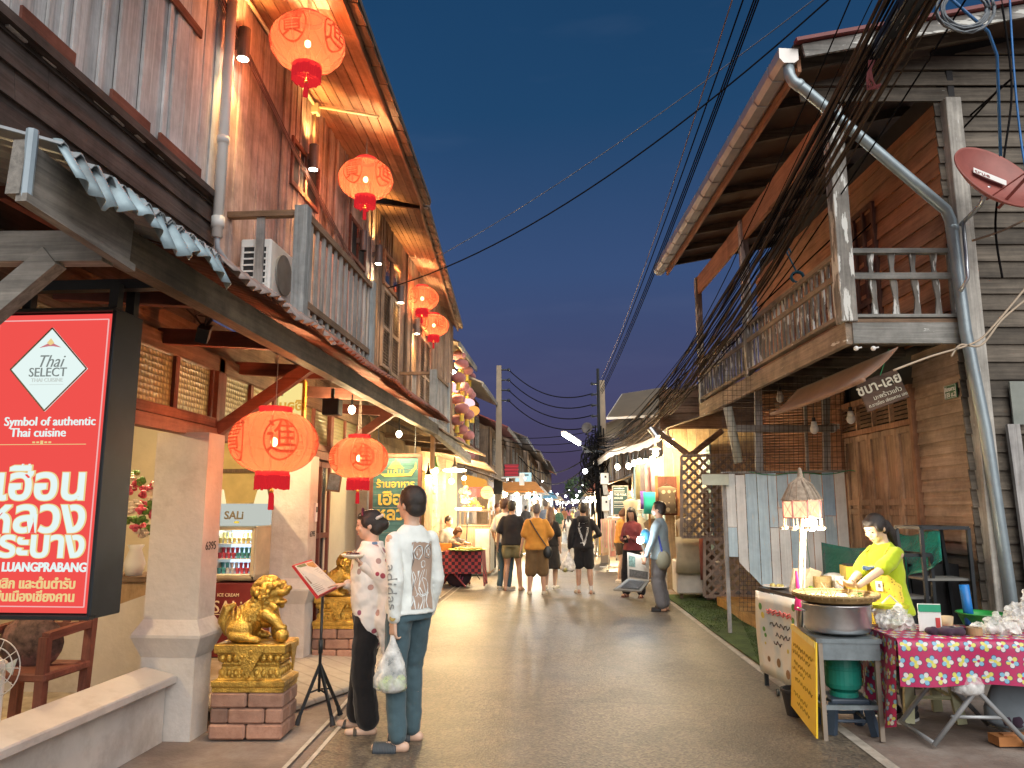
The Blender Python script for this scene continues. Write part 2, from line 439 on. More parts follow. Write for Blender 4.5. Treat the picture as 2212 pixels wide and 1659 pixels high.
bump(n_,b_,nz_.outputs['Fac'],.3,.02)
struct('apron',g,m_,bevel=.01)
# ================================================================ the restaurant: timber shophouse on the left
WX=-2.9
def vboards(y0,y1,z0,z1,x,face=1,wmin=.09,wmax=.19,batten=.3):
 """Upright boards along y on the plane x, their face towards +x (face=1) or -x."""
 b=MB();y=y0
 while y<y1:
  w=min(rnd(wmin,wmax),y1-y+.001);dz=rnd(-.02,.02)
  b.box((x+face*rnd(-.012,.014),y+w/2,(z0+z1)/2+dz),(.022,w-rnd(.004,.014),z1-z0),rnd(-.05,.05))
  if random.random()<batten:
   b.box((x+face*.020,y+w,(z0+z1)/2),(.018,.035,z1-z0-.02))
  y+=w
 return b
def laps(y0,y1,z0,z1,x,h=.17,face=1,along='y'):
 """Lapped horizontal boards, each tilted out at its foot."""
 b=MB();z=z0
 while z<z1-.02:
  hh=min(h*rnd(.92,1.06),z1-z)
  y=y0
  while y<y1:
   L=min(rnd(1.8,3.2),y1-y)
   t=.014;o=face*(.026+rnd(-.003,.004))
   if along=='y':
    b.prism([(x+o,y,z-.012),(x+o,y+L-.004,z-.012),(x+face*.004,y+L-.004,z+hh),(x+face*.004,y,z+hh)],(-face*t,0,0))
   else:
    b.prism([(y,x+o,z-.012),(y+L-.004,x+o,z-.012),(y+L-.004,x+face*.004,z+hh),(y,x+face*.004,z+hh)],(0,-face*t,0))
   y+=L
  z+=hh
 return b
ho=thing('timber_shophouse','two-storey plank restaurant house with corrugated awning, white pillars and hung red lanterns','house',(-2.9,5.5,0))
vboards(.8,5.72,4.08,6.3,WX).build('upper_wall',pale_plank,ho,world=True)
vboards(5.72,10.6,3.3,6.3,WX,batten=.45).build('upper_wall',rosy_plank,ho,world=True)['label']='rosy upright boards behind the balcony'
laps(.8,5.76,3.02,4.08,WX-.01).build('lap_siding',dark_lap_y,ho,world=True)
laps(8.4,10.6,2.9,3.35,WX-.01).build('lap_siding',brown_y,ho,world=True)
b=MB();b.box((WX-.04,5.7,2.93),(.05,9.8,.36));b.build('filler_board',brown_y,ho,world=True)
b=MB();b.box((WX+.03,3.25,4.10),(.06,4.95,.055));b.build('sill_board',dark_lap_y,ho,world=True)
for y,l in((3.45,.55),(4.25,.55),(4.9,.75)):b=MB();b.box((WX+.03,y+.2,4.17+rnd(-.005,.01)),(.02,l*.8,.10));b.build('patch_strip',red_y,ho,world=True)
b=MB();b.box((WX+.035,4.95,5.28),(.02,.62,.07));b.build('patch_strip',red_y,ho,world=True)
for y0_,y1_,z0_,z1_ in((7.25,8.05,4.95,5.42),(9.35,10.1,4.9,5.4)):
 w_=MB();w_.box((WX+.014,(y0_+y1_)/2,(z0_+z1_)/2),(.02,y1_-y0_,z1_-z0_));w_=w_.build('window',black_matt,ho,world=True)
 f_=MB()
 for y in(y0_,(y0_+y1_)/2,y1_):f_.box((WX+.035,y,(z0_+z1_)/2),(.03,.05,z1_-z0_+.06))
 for z in(z0_,z1_):f_.box((WX+.034,(y0_+y1_)/2,z),(.028,y1_-y0_,.05))
 f_.build('frame',red_y,w_,world=True)
def ex(y):return-1.70-.043*y
def eave(parent,y0,y1,xf,zin,zout,m=soffit_m,tile=True,xw=WX):
 b=MB();n=7
 for i in range(n):
  t0,t1=i/n,(i+1)/n-.012
  y=y0
  while y<y1-.01:
   L=min(rnd(2.2,3.6),y1-y);ye=y+L-.006
   A=lambda t,yy:V((xw+(xf(yy)-xw)*t,yy,zin+(zout-zin)*t))
   b.prism([A(t0,y),A(t1,y),A(t1,ye),A(t0,ye)],(0,0,.018));y+=L
 b.build('soffit',m,parent,world=True)
 b=MB()
 b.prism([(xf(y0),y0,zout-.05),(xf(y1),y1,zout-.05),(xf(y1),y1,zout+.13),(xf(y0),y0,zout+.13)],(.028,0,0))
 b.build('fascia',m,parent,world=True)
 b=MB();y=y0
 while y<y1:
  L=min(.33,y1-y)
  x=xf(y)+.03
  b.prism([(x,y,zout+.02),(x,y+L-.008,zout+.02),(x+.09,y+L-.008,zout+.005),(x+.09,y,zout+.005)],(0,0,.035));y+=L
 b.build('tile_edge',brown_y,parent,world=True)
 b=MB();b.prism([(xf(y0)+.14,y0,zout+.035),(xf(y1)+.14,y1,zout+.035),(xw-1.6,y1,zin+1.25),(xw-1.6,y0,zin+1.25)],(0,0,.06))
 b.prism([(xw-1.6,y0,zin+1.25),(xw-1.6,y1,zin+1.25),(xw-4.6,y1,zin+.1),(xw-4.6,y0,zin+.1)],(0,0,.06))
 b.build('roof',mat('dark roof sheet',(.10,.075,.06),.7,0,.3,4.),parent,world=True)
eave(ho,1.0,10.5,ex,6.18,5.99)
b=MB();b.box((WX-2,1.0,3.4),(4.0,.1,6.6));b.build('gable_wall',grey_plank,ho,world=True)
def corr(y0,y1,x0,z0,x1,z1,per=.09,amp=.017,nx=3):
 b=MB();n=int((y1-y0)/per*8)
 b.grid(lambda u,v:V((x0+(x1-x0)*v+rnd(-.002,.002),y0+(y1-y0)*u,z0+(z1-z0)*v+amp*math.sin((y1-y0)*u/per*2*math.pi))),n,nx)
 return b
def awn(y0,y1,m,dz=0.,dx=0.):
 o=corr(y0,y1,-1.76+dx,2.83+dz,WX,3.18+dz).build('awning_sheet',m,ho,world=True,solid=.004);return o
awn(2.35,3.62,zinc,.02)
def droop(y0,y1,m,drop=.12,per=.105):
 b=MB();n=int((y1-y0)/per*10)
 def f(u,v):
  w=.022*math.sin((y1-y0)*u/per*2*math.pi);return V((-1.80+.10*v+w*.8+.012*math.sin(u*23)*v,y0+(y1-y0)*u,2.88-drop*v*(1+.25*math.sin(u*9+math.floor(u*6)))+w*.3))
 b.grid(f,n,3);return b.build('eave_flap',m,ho,world=True,smooth=True,solid=.003)
zinc_blue=mat('pale blue grey zinc',(.26,.35,.39),.5,.2,.35,6.,dirt=(.16,.17,.17))
droop(2.36,3.6,zinc_blue,.15);droop(3.6,5.3,mat('brown grey zinc',(.26,.21,.19),.6,.2,.3,6.,dirt=(.18,.09,.07)),.09);droop(5.3,10.6,zinc_red,.08)
awn(3.0,3.62,zinc,.02);awn(3.55,5.2,zinc_red);awn(5.12,7.4,zinc_red,.012,.01);awn(7.3,10.7,zinc_red,-.004)
b=MB();b.beam((-1.9,2.9,2.695),(-1.93,10.7,2.695),.09,.15);b.build('awning_beam',wood('stained awning beam',(.06,.05,.04),(.21,.17,.12),'y',isl=.1,stain=.35),ho,world=True)
b=MB();b.beam((-1.86,2.28,2.74),(-1.86,2.93,2.70),.05,.20);b.beam((-1.83,2.28,2.63),(-1.83,2.93,2.59),.04,.03)
b.build('fascia_board',grey_y,ho,world=True)
b=MB();b.beam((-1.9,2.88,2.66),(-3.6,2.88,2.70),.08,.13);b.build('cross_beam',grey_x,ho,world=True)
b=MB();b.beam((-2.12,2.86,2.62),(-2.62,2.86,2.18),.07,.10);b.build('brace',grey_x,ho,world=True)
b=MB();b.tube([(-1.83,2.30,2.62),(-1.83,2.30,2.88)],.020);b.build('corner_pipe',mat('blue grey pipe',(.26,.33,.38),.5),ho,world=True)
for y in(3.9,5.05,6.3,7.6,9.0):
 b=MB();b.beam((-1.9,y,2.73),(-2.9,y,2.80),.06,.11);b.build('cross_beam',red_x,ho,world=True)
b=MB()
for x in(-2.15,-2.5):b.beam((x,3.0,2.80-(x+1.9)*.3),(x,10.6,2.80-(x+1.9)*.3),.045,.06)
b.build('purlin',red_y,ho,world=True)
for y in(5.95,8.9):
 b=MB();b.beam((-2.86,y,2.22),(-2.05,y,2.78),.075,.095);b.build('brace',red_x,ho,world=True)
 b=MB();b.box((-2.9,y,2.5),(.09,.10,.62));b.build('short_post',red_z,ho,world=True)
def pillar(x0,y0,z0,dx=.40,dy=.26,h=2.15,num=None):
 b=MB();cx,cy=x0-dx/2,y0+dy/2
 b.box((cx,cy,(z0+.80+h)/2),(dx,dy,h-z0-.80))
 zz=z0+.70;e=.055
 for(za,ea),(zb,eb)in(((z0+.56,.0),(zz,e)),((zz,e),(zz+.02,e)),((zz+.02,e),(z0+.82,.0))):
  A=[(cx+sx*(dx/2+ea),cy+sy*(dy/2+ea),za)for sx,sy in((-1,-1),(1,-1),(1,1),(-1,1))]
  B=[(cx+sx*(dx/2+eb),cy+sy*(dy/2+eb),zb)for sx,sy in((-1,-1),(1,-1),(1,1),(-1,1))]
  b.add(A+B,[(3,2,1,0),(4,5,6,7),(0,1,5,4),(1,2,6,5),(2,3,7,6),(3,0,4,7)])
 b.box((cx,cy,z0+.28),(dx-.004,dy-.004,.56))
 o=b.build('pillar',plaster,ho,world=True)
 if num:
  text('painted_number',num,.085,(x0+.004,y0+dy/2,1.32),(0,1,0),(0,0,1),mat('black stencil paint',(.03,.025,.025),.8),o,extrude=.001)
 return o
pillar(-2.67,5.42,-.01,num='6395')
pillar(-2.77,7.95,.05,num='6395')
pillar(-2.80,10.35,.05)
b=MB();b.beam((-2.9,3.2,2.19),(-2.9,10.5,2.19),.10,.09);b.beam((-2.9,3.2,2.28),(-2.9,10.5,2.28),.08,.07);b.build('header_beam',wood('salmon header',(.22,.10,.07),(.38,.20,.14),'y'),ho,world=True)
b=MB();b.beam((-2.9,3.2,2.76),(-2.9,10.5,2.76),.09,.12);b.build('upper_beam',brown_y,ho,world=True)
m_,n_,b_,o_=newmat('patterned yellow glass')
co_=coords(n_,(24,24,24));vr_=N(n_,'ShaderNodeTexVoronoi',Scale=1.);vr_.inputs['Randomness'].default_value=.15;n_.links.new(co_,vr_.inputs['Vector'])
r_=ramp(n_,vr_.outputs['Distance'],[(.2,(.50,.44,.20)),(.55,(.26,.21,.09))]);n_.links.new(r_.outputs[0],b_.inputs['Base Color'])
b_.inputs['Roughness'].default_value=.35;bump(n_,b_,vr_.outputs['Distance'],.8,.02)
b_.inputs['Transmission Weight'].default_value=.35
pat_glass=m_
ty=[3.3,4.1,4.72,5.28,5.86,6.05,6.6,7.15,7.7,8.3,8.95,9.5,10.1]
for y0_,y1_ in zip(ty,ty[1:]):
 if y1_-y0_<.3:continue
 p_=MB();p_.box((-2.905,(y0_+y1_)/2,2.505),(.008,y1_-y0_-.05,.38));p_=p_.build('transom_window',pat_glass,ho,world=True)
 f_=MB();f_.box((-2.9,y0_+.012,2.505),(.05,.045,.39));f_.box((-2.9,y1_-.012,2.505),(.052,.02,.39));f_.build('frame',red_z,p_,world=True)
b=MB();b.box((-2.93,3.2,.20),(.14,4.4,.42));b.build('low_wall',plaster,ho,world=True)
b=MB()
b.add([(-2.785,1.0,.38),(-2.785,5.415,.38),(-2.785,5.415,.435),(-2.785,1.0,.435),(-3.03,1.0,.38),(-3.03,5.415,.38),(-3.03,5.415,.49),(-3.03,1.0,.49)],[(0,1,2,3),(3,2,6,7),(4,7,6,5),(0,4,5,1),(0,3,7,4),(1,5,6,2)])
b.build('coping',plaster,ho,world=True,bevel=.008)
m_,n_,b_,o_=newmat('marble floor tile')
co_=coords(n_,(2.5,2.5,2.5));ck_=N(n_,'ShaderNodeTexChecker',Scale=1.);n_.links.new(co_,ck_.inputs['Vector'])
nz_=N(n_,'ShaderNodeTexNoise',Scale=1.2,Detail=8.,Distortion=1.5);n_.links.new(co_,nz_.inputs['Vector'])
r_=ramp(n_,nz_.outputs['Fac'],[(.35,(.34,.27,.17)),(.65,(.56,.48,.35))])
n_.links.new(mix(n_,r_.outputs[0],ck_.outputs['Color'],.12,'MULTIPLY'),b_.inputs['Base Color']);b_.inputs['Roughness'].default_value=.25
b=MB();b.box((-5.1,5.0,.10),(4.2,8.4,.08));b.build('floor',m_,ho,world=True)
b=MB();b.box((-5.3,9.0,1.5),(4.5,.1,2.8));b.build('back_wall',cream,ho,world=True)
b=MB();b.box((-7.0,5.0,1.5),(.1,8.2,2.8));b.build('back_wall',cream,ho,world=True)
b=MB();b.box((-4.95,5.0,2.93),(4.0,8.2,.05));b.build('ceiling',brown_y,ho,world=True)
b=MB();b.box((-2.98,9.72,1.05),(.10,1.5,2.1));b.build('street_wall',cream,ho,world=True)
def window(parent,x0,x1,z0,z1,y,mullions=1,curtain=True,fm=brown_z):
 w=MB();w.box(((x0+x1)/2,y,(z0+z1)/2),(x1-x0,.02,z1-z0));o=w.build('window',cloth('yellow patterned curtain',(.55,.44,.20))if curtain else glass_dark,parent,world=True)
 f=MB()
 for i in range(mullions+2):f.box((x0+(x1-x0)*i/(mullions+1),y-.03,(z0+z1)/2),(.05,.04,z1-z0+.06))
 for z in(z0,z1,z0+(z1-z0)*.62):f.box(((x0+x1)/2,y-.031,z),(x1-x0,.038,.045))
 f.build('frame',fm,o,world=True);return o
window(ho,-4.25,-3.72,1.2,2.55,8.94,0)
window(ho,-3.62,-3.25,1.2,2.55,8.94,0)
o=MB();o.box((-2.95,8.72,1.15),(.02,.62,1.9));o=o.build('window',glass_dark,ho,world=True);o['label']='street window with dark wooden frame'
f=MB()
for y in(8.42,8.72,9.04):f.box((-2.925,y,1.15),(.05,.055,1.96))
for z in(.2,1.28,2.1):f.box((-2.926,8.72,z),(.045,.62,.06))
f.build('frame',red_z,o,world=True)
b=MB();b.box((-2.94,8.56,.9),(.03,.22,1.1));b.build('curtain',cloth('red drape',(.35,.04,.04)),ho,world=True)
b=MB()
prof=[(-4.6,.10),(-4.6,.30),(-4.2,.55),(-3.8,.78),(-3.4,.92),(-3.02,.95),(-3.02,.10)]
b.prism([(x,6.1,z)for x,z in prof],(0,.16,0));b.build('curved_wall',plaster,ho,world=True)
def balcony(parent,y0,y1,x1,z0,z1,step,m_post,m_bal,side=True,xw=WX):
 b=MB();b.box(((xw+x1)/2,(y0+y1)/2,z0),(x1-xw,y1-y0,.05));bal=b.build('balcony',brown_y,parent,world=True)
 b=MB();b.box((x1+.0,(y0+y1)/2,z0-.09),(.05,y1-y0+.1,.20));b.build('floor_beam',grey_y,bal,world=True)
 for y in(y0,y1):
  b=MB();b.box((x1,y,(z0+z1)/2-.08),(.11,.11,z1-z0+.28));b.build('post',m_post,bal,world=True)
 b=MB();b.beam((x1,y0,z1),(x1,y1,z1),.08,.06);b.beam((x1,y0,z0+.10),(x1,y1,z0+.10),.06,.06);b.build('rail',brown_y,bal,world=True)
 b=MB();b.beam((x1,y0,z1+.002),(xw,y0,z1+.002),.07,.05);b.build('rail',brown_x,bal,world=True)
 y=y0+step
 while y<y1-.05:
  b=MB();w=rnd(.045,.075);b.box((x1+.01,y,(z0+z1)/2+rnd(-.02,.02)),(.022,w,z1-z0-.02));b.build('baluster',m_bal,bal,world=True);y+=step
 if side:
  for t in(.33,.66)if side==2 else(.45,):
   b=MB();b.box((xw+(x1-xw)*t,y0,(z0+z1)/2),(.07,.025,z1-z0-.02));b.build('baluster',m_bal,bal,world=True)
 return bal
balcony(ho,5.97,8.14,-2.24,3.20,4.06,.175,wood('blue grey post',(.15,.17,.18),(.36,.39,.40),'z'),grey_plank)
b=MB();b.tube([(WX+.09,5.62,6.05),(WX+.09,5.62,3.74)],.042,12);b.tube([(WX+.09,5.62,3.91),(WX+.09,5.62,3.82)],.052,12);b.tube([(WX+.09,5.62,4.6),(WX+.09,5.62,4.54)],.05,12)
b.build('drain_pipe',pvc,ho,world=True,smooth=True)
b=MB();b.tube([(WX+.09,5.62,3.78),(WX+.09,5.64,3.66),(WX+.12,5.75,3.58),(WX+.15,5.92,3.5)],.022,8);b.build('drain_hose',mat('grey hose',(.33,.37,.42),.5),ho,world=True,smooth=True)
b=MB();b.box((-2.36,5.55,3.03),(.26,.5,.03),rot=Euler((.1,.35,.3)).to_matrix());b.build('loose_sheet',mat('pale crumpled sheet',(.5,.47,.44),.6,0,.2,5.),ho,world=True)
ac=thing('air_conditioner','white outdoor air conditioner unit standing behind the grey balcony post above the awning','air conditioner',(-2.62,6.78,3.24))
b=MB();b.box((-2.62,6.86,3.55),(.30,.74,.56));b.build('casing',white_plastic,ac,world=True,bevel=.012)
b=MB();b.box((-2.62,6.488,3.54),(.23,.012,.43));gr=b.build('side_grille',black_matt,ac,world=True)
b=MB()
for i in range(8):b.box((-2.62,6.478,3.325+i*.061),(.25,.012,.016))
for x in(-2.735,-2.62,-2.505):b.box((x,6.479,3.54),(.014,.012,.44))
b.build('grille_bars',white_plastic,gr,world=True)
b=MB();b.lathe([(.20,-.012),(.20,.012)],(0,0,0),24,Matrix.Translation(V((-2.462,6.80,3.56)))@Matrix.Rotation(R(90),4,'Y'));b.build('fan_guard',mat('grey mesh guard',(.22,.22,.21),.6,.3),ac,world=True)
b=MB();b.box((-2.466,7.12,3.50),(.008,.12,.16));lb=b.build('label_plate',mat('blue label',(.02,.06,.33),.4),ac,world=True)
text('lettering','Haier',.045,(-2.461,7.12,3.50),(0,1,0),(0,0,1),white_plastic,lb,extrude=.0005)
ac.scale=(.9,.9,.9);ac.location+=V((-.03,-.52,.09));ROOTM[ac.name]=Matrix.Translation(ac.location)
SY=3.42
tr=at(245,678,SY);br=at(200,1325,SY)
sx1=(tr.x+br.x)/2;sz1=tr.z;sz0=br.z;sw=.615;sx0=sx1-sw;scx=(sx0+sx1)/2;sd=.20
sg=thing('lightbox_sign','large glowing red restaurant sign with white diamond emblem in a black hanging box','sign',(scx,SY+sd/2,sz0))
b=MB();b.box((scx,SY+sd/2+.012,(sz0+sz1)/2),(sw+.03,sd,sz1-sz0+.05))
b.box((scx,SY-.008,sz1+.018),(sw+.03,.05,.02));b.box((scx,SY-.008,sz0-.018),(sw+.03,.05,.02))
b.box((sx1+.012,SY-.008,(sz0+sz1)/2),(.02,.05,sz1-sz0+.02));b.box((sx0-.012,SY-.008,(sz0+sz1)/2),(.02,.05,sz1-sz0+.02))
b.build('housing',black_m,sg,world=True,bevel=.004)
b=MB();b.quad((sx0,SY-.004,sz0),(sx1,SY-.004,sz0),(sx1,SY-.004,sz1),(sx0,SY-.004,sz1));b.build('face_panel',glow('red sign face lit',(.86,.085,.075),1.02),sg,world=True)
sign_white=glow('white sign lettering lit',(.80,.93,.90),1.0);sign_gold=glow('gold sign lettering lit',(.95,.70,.30),.9);sign_line=glow('pale sign line lit',(1,.5,.48),.9)
sH=sz1-sz0
def sp(px,py):
 q=at(px,py,SY-.008);return q
b=MB()
for e,o_ in((.028,0),):
 for p0,p1 in(((sx0+e,sz0+e),(sx1-e,sz0+e)),((sx1-e,sz0+e),(sx1-e,sz1-e)),((sx1-e,sz1-e),(sx0+e,sz1-e)),((sx0+e,sz1-e),(sx0+e,sz0+e))):
  b.beam((p0[0],SY-.007,p0[1]),(p1[0],SY-.007,p1[1]),.004,.005)
b.build('border_line',sign_line,sg,world=True)
dc=V((scx,SY-.010,sz1-.27));dh,dw=.205,.195
b=MB();b.prism([dc+V((0,0,dh)),dc+V((dw,0,0)),dc+V((0,0,-dh)),dc+V((-dw,0,0))],(0,.004,0));dm=b.build('diamond',sign_white,sg,world=True)
b=MB()
for i in range(4):
 A=[V((0,0,dh)),V((dw,0,0)),V((0,0,-dh)),V((-dw,0,0))]
 b.beam(dc+A[i]*.985+V((0,-.003,0)),dc+A[(i+1)%4]*.985+V((0,-.003,0)),.004,.006)
b.build('outline',mat('dark gold line',(.30,.22,.12),.5),dm,world=True)
b=MB()
b.prism([dc+V((-.055,-.004,.105)),dc+V((-.015,-.004,.125)),dc+V((.015,-.004,.125)),dc+V((.055,-.004,.105)),dc+V((.012,-.004,.112)),dc+V((-.012,-.004,.112))],(0,.003,0))
b.build('emblem',glow('pink emblem',(.75,.25,.28),.8),dm,world=True)
b=MB();b.prism([dc+V((0,-.006,.150)),dc+V((.018,-.006,.128)),dc+V((0,-.006,.116)),dc+V((-.018,-.006,.128))],(0,.003,0));b.build('emblem',sign_gold,dm,world=True)
ink=glow('grey sign ink backlit',(.22,.25,.24),1.);ink_pale=glow('faded ink',(.60,.66,.62),1.)
XR,UP=(1,0,0),(0,0,1)
text('lettering','Thai',.085,dc+V((0.005,-.005,.035)),XR,UP,ink,dm,sx=.9,shear=.35,offset=-.0005)
text('lettering','SELECT',.062,dc+V((0,-.005,-.018)),XR,UP,ink,dm,sx=.95)
text('lettering','THAI CUISINE',.026,dc+V((0,-.005,-.055)),XR,UP,ink_pale,dm)
b=MB();b.beam(dc+V((-.085,-.005,-.076)),dc+V((.085,-.005,-.076)),.002,.002);b.build('rule',ink_pale,dm,world=True)
def srow(body,size,py,m,px=90,off=0.,sx=1.,right=None):
 q=sp(px,py);x=scx if right is None else sp(right,py).x
 return text('lettering',body,size,(x,SY-.009,q.z),XR,UP,m,sg,extrude=.003,offset=off,sx=sx,align='CENTER' if right is None else 'RIGHT')
srow('Symbol of authentic',.060,911,sign_white,sx=.95,right=207)
srow('Thai cuisine',.060,935,sign_white,sx=.98,right=143)
b=MB();q=sp(90,960);b.beam((scx-.26,SY-.008,q.z),(scx+.22,SY-.008,q.z),.003,.003)
for i in range(5):b.box((scx-.04+.02*i,SY-.008,q.z+.010),(.012,.003,.008+.008*(i==2)))
b.build('rule',sign_gold,sg,world=True)
srow('เฮือน',.215,1048,sign_gold,off=.009,sx=1.05,right=190);srow('เฮือน',.215,1048,sign_white,off=.005,sx=1.05,right=190)['label']='white headline'
srow('หลวง',.215,1118,sign_gold,off=.009,sx=1.05,right=188);srow('หลวง',.215,1118,sign_white,off=.005,sx=1.05,right=188)
srow('พระบาง',.17,1178,sign_gold,off=.008,sx=1.05,right=186);srow('พระบาง',.17,1178,sign_white,off=.0045,sx=1.05,right=186)
for o in sg.children:pass
for o in CHILD[sg.name]:
 if o.type=='FONT' and o.data.body in('เฮือน','หลวง','พระบาง')and o.data.materials[0]==sign_white:o.data.extrude=.0045
srow('LUANGPRABANG',.058,1226,sign_white,off=.0012,sx=.9,right=188)
srow('แบบคลาสสิก และต้นตำรับ',.062,1262,sign_gold,off=.001,sx=.92,right=164)
srow('อาหารพื้นเมืองเชียงคาน',.062,1290,sign_gold,off=.001,sx=.92,right=162)
for yy in(SY+.04,SY+sd-.02):
 for xx in(sx1-.03,sx0+.03):b=MB();b.box((xx,yy,(sz1+2.68)/2),(.045,.045,2.68-sz1+.02));b.build('hanger',black_m,sg,world=True)
b=MB();b.box((-2.6,SY+.10,2.70),(1.3,.06,.05));b.build('hanger_bar',black_m,sg,world=True)
# ================================================================ lettering bent onto round things
_gl={}
def glyph(body,size=1.,extrude=0.):
 k=(body,size,extrude)
 if k in _gl:return _gl[k]
 cu=text_mesh(body,size,extrude,0,1.,'CENTER');o=bpy.data.objects.new('lettering',cu);COL.objects.link(o)
 dg=bpy.context.evaluated_depsgraph_get();dg.update()
 me=bpy.data.meshes.new_from_object(o.evaluated_get(dg))
 r=([v.co.copy()for v in me.vertices],[tuple(p.vertices)for p in me.polygons])
 bpy.data.objects.remove(o);bpy.data.meshes.remove(me);bpy.data.curves.remove(cu)
 _gl[k]=r;return r
def lantern_cloth(name,c_em,c_tr,em=.5,see=.36):
 m=bpy.data.materials.new(name);m.use_nodes=True;n=m.node_tree;n.nodes.clear()
 out=n.nodes.new('ShaderNodeOutputMaterial')
 e=N(n,'ShaderNodeEmission');e.inputs[0].default_value=c_em+(1,);e.inputs[1].default_value=em*K
 t=N(n,'ShaderNodeBsdfTranslucent');t.inputs[0].default_value=c_tr+(1,)
 d=N(n,'ShaderNodeBsdfDiffuse');d.inputs[0].default_value=mul(c_tr,.6)+(1,)
 td=N(n,'ShaderNodeMixShader');td.inputs[0].default_value=.35;n.links.new(t.outputs[0],td.inputs[1]);n.links.new(d.outputs[0],td.inputs[2])
 a=N(n,'ShaderNodeAddShader');n.links.new(e.outputs[0],a.inputs[0]);n.links.new(td.outputs[0],a.inputs[1])
 tr=N(n,'ShaderNodeBsdfTransparent');tr.inputs[0].default_value=(1,.38,.2,1)
 mx=N(n,'ShaderNodeMixShader');mx.inputs[0].default_value=see
 n.links.new(a.outputs[0],mx.inputs[1]);n.links.new(tr.outputs[0],mx.inputs[2]);n.links.new(mx.outputs[0],out.inputs[0])
 return m
lan_cloth=lantern_cloth('lit red lantern cloth',(.90,.125,.055),(.10,.035,.016),1.12)
lan_motif=lantern_cloth('lantern gilt motif',(.72,.085,.035),(.05,.012,.005),.80,.08)
lan_red=lantern_cloth('lantern collar red',(.66,.022,.03),(.08,.004,.004),.85,.05)
lan_rib=mat('lantern rib',(.25,.03,.015),.6)
lan_gold=mat('lantern gold trim',(.7,.4,.08),.35,.6)
def make_lantern(name,label,cat,loc,D,chars,group,cord=.35,power=9.,rot=0.):
 a=D/2;h=a*.68
 t=thing(name,label,cat,loc,rot,group)
 b=MB();n=40;prof=[]
 for i in range(17):
  ph=R(-68+136*i/16);prof.append((a*math.cos(ph)**.9,h*math.sin(ph)/math.sin(R(68))))
 nr=20
 vs=[]
 for r,z in prof:
  for j in range(n*2):
   k=1-.018*abs(math.cos(math.pi*j*nr/(n*2)))**3
   vs.append(V((r*k*math.cos(math.pi*j/n),r*k*math.sin(math.pi*j/n),z)))
 m_=n*2
 b.add(vs,[(i*m_+j,i*m_+(j+1)%m_,(i+1)*m_+(j+1)%m_,(i+1)*m_+j)for i in range(16)for j in range(m_)])
 sh=b.build('shade',lan_cloth,t,smooth=True)
 b=MB()
 for j in range(14):
  an=2*math.pi*j/14
  b.tube([(r*1.004*math.cos(an),r*1.004*math.sin(an),z)for r,z in prof],.0022,4)
 b.build('rib',lan_rib,sh)
 b=MB()
 for k,ch in enumerate(chars):
  an=2*math.pi*k/len(chars)+.25
  gv,gf=glyph(ch,a*.62)
  def onto(x,z,lift):
   ph=max(-1.1,min(1.1,z/h*R(68)*.95));r=a*math.cos(ph)**.9+lift
   return V((r*math.cos(an+x/a),r*math.sin(an+x/a),h*math.sin(ph)/math.sin(R(68))))
  b.mi=0
  b.add([onto(p.x*1.15,p.y*1.15+.0,.006)for p in gv],gf)
  pts=[onto(math.cos(q)*a*.40,math.sin(q)*a*.42,.002+0*q)for q in(2*math.pi*i/24 for i in range(24))]
  pin=[onto(math.cos(q)*a*.36,math.sin(q)*a*.38,.002)for q in(2*math.pi*i/24 for i in range(24))]
  b.add(pts+pin,[(i,(i+1)%24,24+(i+1)%24,24+i)for i in range(24)])
 b.build('motif',lan_motif,sh)
 rc=a*.36
 b=MB();b.lathe([(rc,h-.004),(rc*1.06,h-.004),(rc*1.06,h+a*.13),(rc,h+a*.13)],n=24,cap=False);b.build('top_collar',lan_red,t,smooth=False)
 b=MB();b.lathe([(rc*1.0,-h+.01),(rc*1.05,-h+.008),(rc*1.05,-h-a*.10),(rc*.98,-h-a*.10)],n=24,cap=False);b.build('bottom_collar',lan_red,t)
 b=MB()
 for j in range(44):
  an=2*math.pi*j/44;r=rc*1.05
  b.box((r*math.cos(an),r*math.sin(an),-h-a*.24+rnd(-.01,.01)),(.010,r*.135,a*.30),an)
 b.build('fringe',lan_red,t)
 b=MB();b.tube([(0,0,-h),(0,0,-h-a*.42)],.002,4);b.ball((0,0,-h-a*.44),a*.055);b.ball((0,0,-h-a*.36),a*.04);ts=b.build('tassel_bead',lan_gold,t)
 b=MB();b.lathe([(a*.03,-h-a*.46),(a*.06,-h-a*.52),(a*.07,-h-a*.86),(a*.05,-h-a*.87)],n=10);b.build('tassel',lan_red,t)
 b=MB();b.ball((0,0,0),(.026,.026,.032));b.build('bulb',bulb_hot,t,smooth=True)
 b=MB()
 for q in(-.02,0,.02):b.tube([(q,0,h*.9),(q*.4,0,h+cord)],.0022,4)
 b.build('cord',mat('thin cord',(.25,.2,.17),.7),t)
 lamp('bulb_light',V(loc)+V((0,0,.0)),power,(1,.66,.34),.035,t)
 return t
def lp(px,py,D,w):return at(px,py,1640*D/w/1.0)
chs=['招','財','福','寶','進']
L=[('large red silk lantern glowing under the eaves, topmost of the street',665,95,.64,178,9,.4),('red lantern under the eaves directly above the balcony end',790,388,.61,126,9,.3),('orange red lantern far along the eaves, upper of a touching pair',912,645,.60,74,9,.35),('orange red lantern far along the eaves, lower of a touching pair',937,703,.60,68,9,.35),('big red lantern hanging below the awning in front of the ice cream fridge',592,955,.62,192,8,.42),('red lantern hanging below the awning beside the teal signboard',775,990,.60,127,8,.42)]
